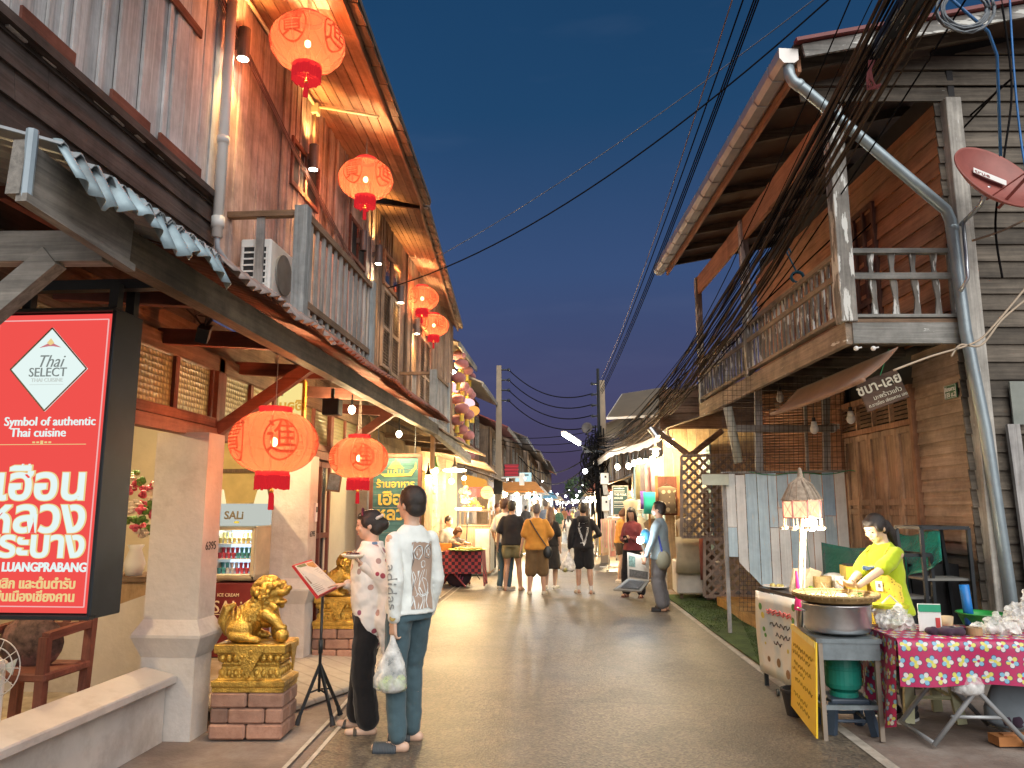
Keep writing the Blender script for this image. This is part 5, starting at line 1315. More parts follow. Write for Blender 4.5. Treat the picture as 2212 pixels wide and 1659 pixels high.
rp=walker('dark long-haired woman in wine red blouse and black trousers at the lit board',1369,1290,1.60,(-.45,-.9),tone=TAN,top='long',topm=cl('wine red blouse',(.22,.05,.055)),bottom='wide',botm=cl('black trousers',(.018,.017,.018)),hair='long',hairm=HAIR,shoes='sandal',shoem=mat('maroon sandal',(.14,.03,.03),.6),female=True,group=G,hands={'l':{'p':(-.05,.25,1.12),'curl':.8},'r':{'p':(.06,.27,1.10),'curl':.8}},head=(.2,.35),stance={'la':(-.16,0,.085),'ra':(.14,.02,.085)},vox=.016)
for nme,pp in(('slim dark phone in the hands of the woman in wine red',rp),):
 q=pp['M']@(pp['T']((0.0,.33,1.10)));o=MB();o.box((0,0,0),(.075,.01,.15),rot=Euler((-.6,0,rp['root'].rotation_euler.z)).to_matrix());o=o.build('phone',black_m);o.location=q;tag(o,nme,'phone')
sl=V((1.39,12.45,.004))
sp_m=cl('pale blue long shirt',(.27,.37,.43));gp_m=cl('grey trousers',(.15,.15,.16))
se=person('seller in pale blue long shirt, grey trousers and face mask holding a lit display board',sl,(-.93,.36),1.68,TAN,'long',sp_m,'wide',gp_m,'short',HAIR,'slide',black_matt,hands={'l':{'w':at(1385,1232,12.2),'curl':.8,'pole':(-.3,-.8,-.6)},'r':{'w':at(1368,1235,12.5),'curl':.8}},vox=.013,hem=.80,build=1.1,head=(-.05,-.08))
hc,hm=se['hc'],se['hm']
b=MB();b.ball(hc+hm@V((0,.055,-.055)),(.062,.058,.052),12,9,hm);b.build('face_mask',mat('white mask',(.7,.72,.72),.8),se['body'],smooth=True)
T=se['T'];b=MB();b.ball(T((-.17,-.08,.80)),(.06,.13,.15),14,10);b.build('shoulder_bag',cl('olive grey canvas',(.17,.165,.12)),se['body'],smooth=True)
b=MB();b.tube([T((-.19,-.08,.92)),T((-.18,-.02,1.2)),T((-.02,.02,1.44)),T((.16,.02,1.2))],.015,6);b.build('bag_strap',mat('blue strap',(.02,.05,.35),.6),se['body'])
b=MB();b.ball(T((-.05,.22,1.16)),(.12,.08,.12),12,8);b.build('front_pouch',mat('blue plastic pouch',(.05,.22,.40),.3),se['body'],smooth=True)
p0=at(1330,1215,12.3)
t=thing('display_board','opened white-edged folding display board of small goods held by the seller','display board',p0)
a0,a1,a2,a3=at(1355,1193,12.3),at(1403,1203,12.3),at(1402,1256,12.3),at(1356,1250,12.3)
b=MB();b.prism([a0,a1,a2,a3],(0,.02,0));bd=b.build('lid',mat('white board',(.36,.33,.28),.5),t,world=True)
def bq(u,v):return a0 .lerp(a1,u).lerp(a3 .lerp(a2,u),v)+V((0,-.006,0))
for u0,u1,v0,v1,c in((.06,.36,.1,.52,(.10,.16,.14)),(.08,.94,.62,.92,(.06,.055,.05))):
 b=MB();b.quad(bq(u0,v0),bq(u1,v0),bq(u1,v1),bq(u0,v1));b.build('inset',mat('board inset',c,.5,0,.6,30.),bd,world=True)
c0,c1,c2,c3=at(1325,1276,12.1),at(1385,1280,11.95),at(1402,1258,12.3),at(1356,1252,12.3)
b=MB();b.prism([c0,c1,c2,c3],(0,0,.02));tr_=b.build('tray',mat('grey tray',(.13,.12,.10),.5),t,world=True)
b=MB();b.prism([c0 .lerp(c2,.15)+V((0,0,.022)),c1 .lerp(c3,.15)+V((0,0,.022)),c2 .lerp(c0,.12)+V((0,0,.022)),c3 .lerp(c1,.12)+V((0,0,.022))],(0,0,.006));b.build('goods',mat('dark goods',(.05,.05,.05),.4,0,.9,60.),tr_,world=True)
q=at(1383,1167,12.15)
t=thing('clip_lamp','small dazzling white lamp on a thin arm above the seller\'s board','lamp',q);b=MB();b.ball((0,0,0),(.055,.03,.055));b.build('bulb',glow('white led lit',(.95,1,1),30),t);b=MB();b.tube([(0,.03,-.02),(.08,.06,-.2),(.12,.08,-.28)],.008);b.build('arm',galv,t);lamp('lamp_light',q+V((-.12,-.08,0)),4,(.92,.97,1),.05,t)
FG='far crowd in the market street'
random.seed(21)
far=[('woman with dark bob in a bottle green top and khaki trousers, far along the street',1208,1174,1.62,'bob',(.02,.05,.03),(.22,.17,.11)),('small child with long black hair in a pale dress beside the bottle green top',1228,1166,1.2,'long',(.55,.55,.55),(.4,.4,.4)),('person in all white clothes on the right edge of the far street',1293,1198,1.66,'bob',(.66,.62,.55),(.62,.58,.5)),('far walker in rust orange top, left of the small child',1219,1150,1.66,'long',(.35,.14,.06),(.04,.04,.05)),('far walker in dull yellow top, right of the small child',1240,1146,1.66,'long',(.45,.32,.12),(.08,.07,.06)),('far walker in white shirt near the blue lit stall',1197,1140,1.70,'short',(.6,.6,.58),(.05,.05,.06)),('far walker in black jacket near the blue lit stall',1186,1134,1.72,'short',(.03,.03,.035),(.06,.06,.08)),('far walker in grey top just left of the black hoodie',1250,1160,1.68,'short',(.20,.18,.19),(.05,.05,.05)),('distant walker in pink top at the street end',1228,1136,1.64,'long',(.5,.2,.22),(.06,.06,.08)),('distant walker in navy top at the street end',1212,1134,1.70,'short',(.04,.05,.10),(.12,.1,.08)),('distant walker in beige coat at the street end',1244,1133,1.70,'bob',(.42,.33,.22),(.1,.08,.06)),('distant walker in bright white tee at the street end',1235,1128,1.7,'short',(.7,.7,.68),(.05,.05,.06)),('distant walker in crimson top at the street end',1203,1127,1.68,'short',(.32,.03,.04),(.03,.03,.04)),('distant walker in dark hat and brown jacket by the right stalls',1268,1150,1.7,'short',(.16,.09,.05),(.05,.04,.04)),('far walker in teal shirt passing the left stalls',1165,1150,1.70,'short',(.05,.20,.20),(.07,.06,.05)),('far walker in cream shirt passing the left stalls',1150,1160,1.66,'long',(.55,.48,.36),(.05,.05,.07)),('far walker in charcoal shirt under the orange parasol',1136,1166,1.7,'short',(.06,.06,.07),(.2,.16,.1))]
for i,(lb,px,py,H,hr,c1,c2)in enumerate(far):
 f=(rnd(-.4,.4),1 if i%3 else-1)
 walker(lb,px,py,H,f,tone=TAN,top='tee',topm=cl('far top %d'%i,c1),bottom='pants',botm=cl('far bottom %d'%i,c2),hair=hr,shoes=None,female=hr!='short',vox=.032,group=FG,facef=False,stance={'la':(-.1,rnd(-.12,.12),.085),'ra':(.1,rnd(-.12,.12),.085)})
# ================================================================ two-storey timber house on the right
HO,HA=V((2.61,7.2,0)),R(4.1)
rh=thing('timber_house','two-storey old timber house on the right with peeling balcony railing and galvanised gutter','house',HO,HA)
RM=ROOTM[rh.name];RMi=RM.inverted()
def loc_ray(px,py):return RMi@EYEV,RMi.to_3x3()@ray(px,py)
def lX(px,py,X):o,d=loc_ray(px,py);return o+d*((X-o.x)/d.x)
def lY(px,py,Y):o,d=loc_ray(px,py);return o+d*((Y-o.y)/d.y)
def W_of(p):return RM@V(p)
HW=1.1
laps(0,5.9,3.30,5.62,HW,.20,-1).build('front_wall',teak_y,rh)
laps(2.70,5.9,.25,3.2,HW,.17,-1).build('front_wall',teak_y,rh)['label']='lapped boards under the balcony'
laps(.0,.98,.25,3.2,HW,.12,-1).build('front_wall',wood('lit pinkish short board',(.30,.20,.14),(.52,.38,.28),'y',isl=.15),rh)  # pinkish lamplight on these boards is put into their colour
b=MB();b.box((HW+.1,2.95,2.9),(.06,5.9,6.0));b.build('wall_core',black_matt,rh)
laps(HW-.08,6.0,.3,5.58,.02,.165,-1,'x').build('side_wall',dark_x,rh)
b=MB();b.box((3.6,.1,3.2),(5.0,.06,6.2));b.build('wall_core',black_matt,rh)
b=MB();z=5.57
while z<6.7:
 x0=max(-.30,-.55+(z-5.80)/.19+.35)
 if z+.15>5.80+0:x0=max(x0,-.3)
 b.prism([(x0,-.01,z),(6,-.01,z),(6,.02,z+.16),(x0+.6 if z>5.7 else x0,.02,z+.16)],(0,.02,0));z+=.17
b.build('gable_boards',dark_x,rh)
def post(x,y,z0,z1,s=.13,m=peel_z,par=rh,nm='post'):
 b=MB();b.box((x,y,(z0+z1)/2),(s,s,z1-z0));return b.build(nm,m,par,bevel=.006)
post(HW+.05,-.03,0,5.56,.15,wood('grey corner post',(.20,.19,.17),(.42,.40,.36),'z',peel=(.6,.6,.57),peel_at=.64))
b=MB();b.box((.55,2.85,3.33),(1.1,5.8,.035));bal=b.build('balcony',brown_x,rh)
b=MB();b.box((0,2.86,3.215),(.06,5.78,.21));b.build('floor_beam',peel_y,bal)
b=MB();b.box((.55,-.02,3.215),(1.04,.055,.20));b.build('floor_beam',peel_x,bal)
for y in[0.5+.6*k for k in range(9)]:
 b=MB();b.box((.56,y,3.26),(1.04,.06,.10));b.build('joist',dark_x,bal)
for y,s in((0,.15),(3.0,.11),(5.62,.10)):post(0,y,3.32,5.5,s,peel_z,bal)
def rail(p0,p1,w,h,m):b=MB();b.beam(p0,p1,w,h);return b.build('rail',m,bal)
rail((0,.07,4.02),(0,5.6,4.02),.075,.05,peel_y);rail((-.025,.07,3.80),(-.025,5.6,3.80),.03,.055,peel_y);rail((0,.07,3.40),(0,5.6,3.40),.08,.035,peel_y)
rail((.07,0,4.02),(HW,0,4.02),.075,.045,peel_x);rail((.07,-.025,3.77),(HW,-.025,3.77),.03,.06,peel_x);rail((.07,0,3.38),(HW,0,3.38),.09,.03,peel_x)
def wavy(x,y,along):
 b=MB();z0,z1=3.40,4.0;n=9;L,Rr=[],[]
 for k in range(n):
  t=k/(n-1);w=.033*(.78+.22*math.cos(t*4*math.pi));off=.008*math.sin(t*6.3)
  L.append((-w+off,z0+(z1-z0)*t));Rr.append((w+off,z0+(z1-z0)*t))
 poly=L+Rr[::-1]
 if along=='y':b.prism([(x,y+u,z)for u,z in poly],(.022,0,0))
 else:b.prism([(x+u,y,z)for u,z in poly],(0,.022,0))
 return b
k=0
y=.22
while y<5.55:
 if abs(y-3.0)>.1:wavy(-.01+rnd(-.004,.004),y,'y').build('baluster',peel_z,bal)
 y+=.145
for x in(.27,.47,.67,.87):wavy(x,-.01,'x').build('baluster',peel_z,bal)
b=MB();b.box((1.03,-.01,3.69),(.08,.03,.62));b.build('baluster',peel_z,bal)
b=MB()
for y0_,y1_,dz in((0,1.9,0),(1.88,3.7,-.02),(3.68,5.8,-.03)):b.box((.0,(y0_+y1_)/2,5.38+dz),(.045,y1_-y0_,.30))
b.build('header_board',teak_y,rh)
def rz(x):return 5.86+.19*(x+.55)
b=MB();b.prism([(-.50,-.42,rz(-.5)),(3.5,-.42,rz(3.5)),(3.5,6.15,rz(3.5)),(-.50,6.15,rz(-.5))],(0,0,.05));b.prism([(3.5,-.42,rz(3.5)),(7.5,-.42,rz(-.5)),(7.5,6.15,rz(-.5)),(3.5,6.15,rz(3.5))],(0,0,.05))
rf=b.build('roof',mat('old roof sheet',(.09,.06,.045),.7,0,.3,3.),rh)
b=MB()
for k in range(9):y=-.2+.75*k;b.beam((-.45,y,rz(-.45)-.06),(1.5,y,rz(1.5)-.06),.05,.10)
b.build('rafter',dark_x,rf)
b=MB();b.beam((-.42,-.44,rz(-.42)-.05),(3.5,-.44,rz(3.5)-.05),.03,.13,up=(0,0,1));b.build('barge_board',wood('peeling barge board',(.14,.14,.13),(.30,.29,.27),'x',peel=(.6,.61,.57),peel_at=.52),rf)
b=MB();b.beam((-.5,-.47,rz(-.5)+.045),(3.5,-.47,rz(3.5)+.045),.08,.035);b.build('edge_trim',mat('dark red ridge trim',(.16,.035,.035),.6),rf)
b=MB();b.box((-.43,2.85,5.76),(.035,6.4,.16));b.build('fascia',teak_y,rf)
b=MB();pr=[(-.46,5.87),(-.46,5.76),(-.50,5.73),(-.60,5.73),(-.64,5.78),(-.64,5.88)]
y0_,y1_=-.42,6.2
vs=[V((x,y,z))for y in(y0_,y1_)for x,z in pr];n=len(pr)
b.add(vs,[(i,i+1,n+i+1,n+i)for i in range(n-1)]+[(0,1,2,3,4,5),(n,n+1,n+2,n+3,n+4,n+5)])
gu=b.build('gutter',gutter_m,rh)
for k in range(14):
 y=-.1+.47*k;b=MB();b.tube([(x-.004*(i>2),y,z-.004*(i in(2,3)))for i,(x,z)in enumerate(pr)],.006,4);b.build('gutter_bracket',galv,gu)
b=MB();b.tube([(-.54,-.36,5.74),(-.53,-.36,5.63),(-.50,-.36,5.57),(-.40,-.35,5.50),(.85,-.16,4.46),(.95,-.14,4.38),(.99,-.13,4.28),(1.03,-.13,3.2),(1.12,-.13,2.3),(1.19,-.13,.9),(1.20,-.13,.2)],.052,14)
for p in((-.45,-.355,5.54),(1.0,-.13,4.2)):b.ball(p,.06,12,8)
b.build('downpipe',mat('weathered blue grey pipe',(.27,.33,.36),.42,.5,.15,6.),rh,smooth=True)
for k in range(5):
 y0_=1.02+k*.335;b=MB();yc=y0_+.165;x=HW-.03
 for yy in(y0_+.03,y0_+.30):b.box((x,yy,1.42),(.05,.055,2.08))
 for z in(.42,.95,1.55,1.66,2.43):b.box((x,yc,z),(.048,.23,.07))
 b.box((x+.012,yc,1.4),(.02,.24,2.05));d=b.build('door',door_z,rh,bevel=.005)
 b=MB();b.prism([(x-.006,yc-.085,1.0),(x-.006,yc+.085,1.0),(x-.006,yc+.085,1.5),(x-.006,yc-.085,1.5)],(.012,0,0));b.build('panel',door_z,d)
b=MB()
for yy in(.99,2.72):b.box((HW-.03,yy,1.6),(.07,.06,2.5))
b.box((HW-.03,1.86,2.50),(.07,1.7,.06));b.box((HW-.03,1.86,2.86),(.07,1.75,.07));b.build('door_frame',teak_z,rh)
for k in range(4):
 y0_=1.05+k*.42;b=MB();
 for i in range(6):b.prism([(HW-.055,y0_,2.55+i*.048),(HW-.055,y0_+.38,2.55+i*.048),(HW-.02,y0_+.38,2.59+i*.048),(HW-.02,y0_,2.59+i*.048)],(.006,0,.006))
 b.box((HW-.03,y0_-.015,2.68),(.05,.03,.32));b.build('louvre',door_z,rh)
b=MB();b.tube([(HW-.07,1.66,1.42),(HW-.09,1.67,1.36),(HW-.07,1.70,1.40)],.010,6);b.box((HW-.08,1.68,1.34),(.03,.05,.06));b.build('padlock',galv,rh)
b=MB();x=HW-.03
for yy in(1.5,1.75,2.0):b.box((x,yy,4.25),(.05,.05,1.8))
for z in(3.38,4.0,4.4,5.13):b.box((x,1.75,z),(.048,.5,.06))
b.box((x+.02,1.75,4.25),(.02,.5,1.8));b.build('upper_door',wood('dark red door',(.09,.04,.03),(.18,.085,.06),'z',isl=.1),rh)
b=MB();b.prism([(HW+.65,-.05,.3),(HW+1.5,-.05,.3),(HW+1.5,-.05,2.25),(HW+.65,-.05,2.25)],(0,.03,0));b.build('side_door',mat('blue grey sheet metal',(.16,.20,.22),.55,.3,.25,4.,dirt=(.10,.09,.08)),rh)
b=MB();b.beam((HW+.36,-.08,.2),(HW+.30,-.08,2.35),.11,.04,up=(0,1,0));b.beam((HW+.52,-.08,.2),(HW+.48,-.08,2.3),.10,.04,up=(0,1,0));b.build('loose_batten',grey_plank,rh)
b=MB();b.box((HW+.40,-.05,2.55),(.14,.02,.40));b.build('patch_board',mat('grey green board',(.20,.22,.20),.8),rh)
b=MB();b.box((3.0,-.08,.16),(5.0,.18,.36));b.box((HW-.02,2.9,.14),(.16,5.9,.32));b.build('plinth',mat('stained plinth cement',(.19,.165,.14),.9,0,.3,3.,bmp=.3,dirt=(.09,.08,.07)),rh)
aw_=thing('cloth_awning','brown half-rolled cloth awning sagging under the right balcony','awning',W_of((.2,1.1,2.8)),HA)
cm_=cloth('brown awning cloth',(.25,.145,.095),.85,40.)
b=MB();b.grid(lambda u,v:W_of(V((.40-.34*v+.03*math.sin(v*3),-.12+2.55*u,3.06-.30*v-.05*u*0-.03*math.sin(u*3.1)*v+.012*math.sin(u*17)*v))),24,8);b.build('sheet',cm_,aw_,world=True,smooth=True,solid=.006)
b=MB();b.tube([W_of((.06-.0,-.12+2.55*u/10,2.755-.03*math.sin(u*.31)))for u in range(11)],.022,8);b.build('hem_roll',cm_,aw_,world=True,smooth=True)
so=W_of((.42,.30,2.72))
sb=thing('wooden_shop_sign','tilted brown wooden shop sign with white Thai lettering hanging under the balcony corner','sign',so)
rt_,up_=V((.94,0,.34)).normalized(),V((-.34,0,.94)).normalized()
b=MB();p=[so+rt_*x+up_*z for x,z in((-.20,-.15),(.22,-.15),(.22,.15),(-.20,.15))];b.prism(p,(0,.025,0));b.build('board',wood('dark sign board',(.06,.035,.025),(.13,.08,.055),'x',isl=.05),sb,world=True,bevel=.006)
wl_=mat('chalky white letters',(.62,.58,.46),.7)
text('lettering','ชบา-เลย',.135,so+up_*.06+V((0,-.006,0)),rt_,up_,wl_,sb,offset=.003);text('lettering','มะพร้าวแก้ว',.062,so-up_*.045+rt_*.04+V((0,-.006,0)),rt_,up_,wl_,sb);text('lettering','ถ.ชายโขง เชียงคาน เลย',.042,so-up_*.105+rt_*.02+V((0,-.006,0)),rt_,up_,wl_,sb)
b=MB();b.tube([so+rt_*.05+up_*.14,W_of((.5,.25,3.12))],.005,5);b.build('cord',mat('green cord',(.03,.25,.10),.6),sb,world=True)
pq=W_of((HW-.045,.24,2.70));nx=RM.to_3x3()@V((0,-1,0))
pl=thing('house_number_plate','small green enamel house number plate beside the corner post','number plate',pq,HA)
b=MB();b.box((0,0,0),(.012,.20,.135));b.build('plate',mat('green enamel',(.015,.10,.03),.35),pl)
b=MB()
for a0_,a1_ in(((-.094,-.061),(.094,-.061)),((.094,-.061),(.094,.061)),((.094,.061),(-.094,.061)),((-.094,.061),(-.094,-.061))):b.beam((-.008,a0_[0],a0_[1]),(-.008,a1_[0],a1_[1]),.002,.005,up=(1,0,0))
b.build('border_line',white_plastic,pl)
text('lettering','เชียงคาน',.055,(-.009,0,.022),(0,-1,0),UP,white_plastic,pl,world=False,offset=.001,extrude=.001);text('lettering','155 ม.2',.058,(-.009,0,-.032),(0,-1,0),UP,white_plastic,pl,world=False,offset=.001,extrude=.001)
dq=at(2148,388,6.55)
ds=thing('satellite_dish','brick red oval satellite dish with white label on the dark plank wall','satellite dish',dq)
n_=V((.30,-.83,.47)).normalized();Md=n_.to_track_quat('Z','Y').to_matrix()
b=MB();b.lathe([(.0,-.06),(.12,-.05),(.22,-.018),(.29,.025),(.30,.035),(.30,.02),(.22,-.03),(.1,-.065),(0,-.072)],(0,0,0),40,Md@Matrix.Diagonal((1.32,1.32,1.2)),cap=False);red_d=mat('brick red dish',(.26,.075,.06),.5);b.build('reflector',red_d,ds,smooth=True)
dx=(Md@V((1,0,0)));
rt_=V((1,.1,-.35));rt_=(rt_-n_*rt_.dot(n_)).normalized();up_=n_.cross(rt_)
b=MB();c=n_*-.028+up_*.075
b.prism([c-rt_*.17-up_*.03,c+rt_*.14-up_*.045,c+rt_*.15+up_*.045,c-rt_*.16+up_*.055],n_*.004);lbl=b.build('label',white_plastic,ds)
text('lettering','true',.085,c-rt_*.085+n_*.006,rt_,up_,mat('dull red letters',(.25,.05,.05),.6),lbl,world=False,extrude=.001)
b=MB();e=n_*.36+V((.1,0,-.16));b.tube([n_*-.03+V((.03,0,-.24)),e],.014,8);b.tube([n_*.02+V((.25,0,-.02)),e],.007,6);b.tube([n_*.02+V((-.1,0,-.2)),e],.007,6);b.build('arm',red_d,ds)
b=MB();b.tube([e,e-n_*.09],[.03,.036],12);b.build('receiver',white_plastic,ds,smooth=True)
b=MB();b.tube([n_*-.07,n_*-.12+V((0,.1,-.1)),V((-.06,.5,-.22))],.02,8);b.tube([V((-.06,.45,-.2)),V((-.07,.45,-.75)),V((-.12,.5,-.86))],.018,8);b.build('bracket',galv,ds,smooth=True)
q=W_of((HW-.12,2.85,2.62));t=thing('security_camera','white dome security camera on the wall beside the louvres','camera',q);b=MB();b.ball((0,0,0),.065,14,10);b.build('dome',white_plastic,t,smooth=True);b=MB();b.ball((-.03,-.052,-.015),(.024,.012,.024));b.build('lens',black_m,t,smooth=True);b=MB();b.box((.07,0,.02),(.08,.06,.06));b.build('mount',white_plastic,t)
for lb,px,py,Yl,ln_ in(('unlit white bulb hanging beside the security camera',1838,905,1.9,.35),('unlit white bulb hanging over the board fence',1759,927,2.1,.25),('unlit white bulb inside the wire mesh corner',1685,860,3.0,.12)):
 p=at(px,py,7.2+Yl);t=thing('hanging_bulb',lb,'light bulb',p,0,'unlit bulbs on the right');b=MB();b.ball((0,0,0),(.05,.05,.06),12,9);b.tube([(0,0,.03),(0,0,.09)],[.04,.028],10);b.build('bulb',white_plastic,t,smooth=True);b=MB();b.tube([(0,0,.08),(0,0,.14)],.022,8);b.tube([(0,0,.1),(.01,0,.14+ln_)],.005,5);b.build('socket',black_m,t)
for lb,xx in(('round white porcelain insulator at the balcony beam corner, outer one',.06),('round white porcelain insulator at the balcony beam corner, inner one',.22)):
 p=W_of((xx,-.02,3.07));t=MB();t.ball((0,0,0),.024,10,8);t.tube([(0,0,0),(.05,0,.01)],.008,6);o=t.build('insulator',white_plastic,None,smooth=True);o.location=p;tag(o,lb,'insulator','insulators at the balcony corner')
# ================================================================ board fence, mesh, lattice, mat
fA,fB=at(1567,1025,10.15),at(1826,1022,9.75)
fe=thing('board_fence','pale blue and white painted board fence with a slanting lower corner','fence',(fA.x,fA.y,0))
pb=[wood('pale blue board',(.34,.47,.56),(.52,.66,.73),'z',isl=.12,stain=.85,peel=(.6,.62,.6),peel_at=.62),wood('white washed board',(.56,.58,.57),(.74,.76,.75),'z',isl=.12,stain=.85),wood('mint board',(.42,.54,.53),(.60,.70,.68),'z',isl=.12,stain=.85),wood('sky blue board',(.26,.40,.56),(.38,.54,.68),'z',isl=.12,stain=.85)]
dv=fB-fA;dv.z=0;Lf=dv.length;du=dv.normalized();nrm=V((du.y,-du.x,0));x=0;random.seed(9);k=0
bs=[MB()for _ in pb]
while x<Lf-.02:
 w=min(rnd(.10,.145),Lf-x);zb=max(.05,.98-.70*max(0,(x+w/2-.06))/.55)if x<.95 else.06
 zb=.98 if x<.06 else max(.10,.98-(x+w/2-.06)*1.05)
 cuts=[zb]+(sorted(rnd(zb+.15,1.95)for _ in range(random.choice((0,1,2,3))))if x>.9 else([rnd(1.3,1.7)]if random.random()<.4 else[]))+[2.03+rnd(-.01,.01)]
 for z0_,z1_ in zip(cuts,cuts[1:]):
  if z1_-z0_<.03:continue
  q0_,q1_=fA+du*(x+.004)+nrm*.01,fA+du*(x+w-.004)+nrm*.01;sl=min(.98,1.05*w)if(z0_==zb and.06<=x<.86)else 0
  bs[random.choice((0,0,1,1,1,2,3))].prism([(q0_.x,q0_.y,z0_+sl/2),(q1_.x,q1_.y,z0_-sl/2),(q1_.x,q1_.y,z1_-.006),(q0_.x,q0_.y,z1_-.006)],nrm*.018)
 x+=w
for q,m in zip(bs,pb):q.build('boards',m,fe,world=True)
b=MB();c0=fA-du*.03;b.box((c0 .x,c0 .y,1.05),(.045,.045,2.02));b.build('post',grey_plank,fe,world=True)
b=MB();p0=fA-nrm*.03;p0 .z=2.05;p1=fB-nrm*.03;p1 .z=2.05;b.beam(p0,p1,.03,.03);b.build('top_rail',grey_x,fe,world=True)
b=MB();b.tube([fA+du*(.3+.17*k)+nrm*.04+V((0,0,.03-.05*abs(math.sin(k*.9))))for k in range(9)],.005,5);b.tube([fA+du*.95+nrm*.03+V((.012*math.sin(k*1.3),0,-.10*k))for k in range(14)],.004,5);b.build('green_wire',mat('green wire',(.02,.22,.09),.6),fe,world=True)
def mesh_panel(label,p00,p10,p01,nu,nv,group,posts=True):
 p00,p10,p01=V(p00),V(p10),V(p01);t=thing('wire_mesh_panel',label,'wire mesh',p00,0,group);b=MB()
 for i in range(nu+1):q=p00 .lerp(p10,i/nu);b.beam(q,q+(p01-p00),.0045,.0045)
 for j in range(nv+1):q=p00+(p01-p00)*(j/nv);b.beam(q,q+(p10-p00),.0045,.0045)
 b.build('wires',mat('rusty wire',(.05,.04,.035),.7,.3),t,world=True);return t
G2='rusty wire mesh panels by the board fence'
mesh_panel('rusty wire mesh panel standing above the board fence',at(1562,1022,10.0),at(1830,1022,9.9),at(1562,800,10.0),26,20,G2)
mesh_panel('rusty wire mesh panel over the upper lattice',at(1478,1160,13.2),at(1660,1160,13.0),at(1478,975,13.2),24,16,G2)
mesh_panel('rusty wire mesh gate panel leaning below the slanting fence corner',at(1597,1320,10.35),at(1705,1322,10.3),at(1597,1120,10.35),12,22,G2)
tf=thing('mesh_support','rough grey timber posts and crossbar carrying wire mesh above the board fence','frame',at(1640,1022,10.1))
for px in(1640,1786):
 b=MB();b.beam(at(px,1030,10.15),at(px-3,815,10.15),.09,.06,up=(0,1,0));b.build('post',grey_plank,tf,world=True)
b=MB();b.beam(at(1590,926,10.12),at(1800,926,10.05),.05,.09);b.build('crossbar',grey_x,tf,world=True)
b=MB();b.tube([at(1572,880,10.3),at(1596,1000,10.3)],.06,12);b.build('roll',mat('pale rolled sheet',(.4,.42,.36),.5),tf,world=True,smooth=True)
b=MB();b.beam(at(1745,1022,10.2),at(1738,860,10.2),.035,.035,up=(0,1,0));b.build('pole',grey_plank,tf,world=True)
bw_=thing('bamboo_screen','woven bamboo screen behind the wire mesh under the right house','screen',at(1740,1022,10.6));b=MB()
A_,B_=at(1650,1000,10.75),at(1825,1000,10.45)
for k in range(30):
 z=2.05+k*.038;b.box(((A_.x+B_.x)/2,(A_.y+B_.y)/2+.012*(k%2),z),((B_-A_).length,.008,.026),math.atan2(B_.y-A_.y,B_.x-A_.x))
b.build('weave',wood('bamboo strip',(.20,.10,.05),(.42,.24,.13),'x',isl=.4),bw_,world=True)
def lattice(label,c00,c10,c01,step,w,m,group):
 c00,c10,c01=V(c00),V(c10),V(c01);t=thing('lattice_screen',label,'lattice',c00,0,group);U,Vv=c10-c00,c01-c00;Lu,Lv=U.length,Vv.length;u,v=U.normalized(),Vv.normalized();n=u.cross(v)
 for sgn in(1,-1):
  b=MB();k=-int(Lv/step)-1
  while k*step<Lu+Lv:
   s0=k*step;pts=[]
   if sgn>0:f=lambda q:(s0-Lv+q,q)
   else:f=lambda q:(s0-q,q)
   lo,hi=0,Lv
   if sgn>0:lo=max(0,Lv-s0);hi=min(Lv,Lu+Lv-s0)
   else:lo=max(0,s0-Lu);hi=min(Lv,s0)
   if hi-lo>.05:
    a,c=f(lo),f(hi);b.beam(c00+u*a[0]+v*a[1]+n*(.006*sgn),c00+u*c[0]+v*c[1]+n*(.006*sgn),w,.010,up=n.cross(u*sgn+v)if 0 else n)
   k+=1
  b.build('slats',m,t,world=True)
 b=MB()
 for p,q in((c00,c10),(c10,c10+Vv),(c10+Vv,c01),(c01,c00)):b.beam(p,q,.05,.03,up=n)
 b.build('frame',m,t,world=True);return t
lm=wood('grey brown lattice',(.22,.18,.15),(.44,.37,.32),'z',isl=.2)
lattice('upper dark lattice panel, half lit from the stall behind it',at(1472,1160,13.5),at(1662,1160,13.3),at(1472,985,13.5),.165,.045,lm,'lattice panels by the clothes stall')
lattice('lower dark lattice panel above the yellow step',at(1522,1288,13.1),at(1655,1288,12.9),at(1522,1165,13.1),.165,.045,lm,'lattice panels by the clothes stall')
t=thing('lattice_post','rough wooden post carrying the lattice above the green turf','post',atZ(1533,1300,0));q=atZ(1533,1300,0);b=MB();b.box((q.x,q.y,.95),(.10,.09,1.9));b.build('post',brown_z,t,world=True)
o=MB();o.prism([atZ(1525,1290,.0),atZ(1700,1360,.0),at(1760,1335,11.5),at(1655,1285,13)],(0,0,.0))if 0 else None
sA,sB=V((2.30,13.0,0)),V((2.42,10.6,0))
o=MB();o.prism([(2.34,13.0,0),(2.46,10.4,0),(3.5,10.4,0),(3.35,13.0,0)],(0,0,.17));o=o.build('wooden_step',wood('yellow step board',(.42,.24,.07),(.62,.40,.15),'y',isl=.1),None);tag(o,'yellow wooden step platform behind the slanting fence corner','step')
g=MB();tl=[atZ(1432,1288),atZ(1528,1288),atZ(1600,1345),atZ(1690,1395),atZ(1660,1452),atZ(1640,1440),atZ(1540,1368),atZ(1465,1310)]
tl=[V((p.x,p.y,.02))for p in tl];
m_,n_,b_,o_=newmat('artificial turf');co_=coords(n_);nz_=N(n_,'ShaderNodeTexNoise',Scale=2.4,Detail=8.,Roughness=.7);n_.links.new(co_,nz_.inputs['Vector'])
r_=ramp(n_,nz_.outputs['Fac'],[(.32,(.025,.05,.012)),(.6,(.075,.13,.03)),(.75,(.13,.15,.06))]);n_.links.new(r_.outputs[0],b_.inputs['Base Color']);b_.inputs['Roughness'].default_value=.95
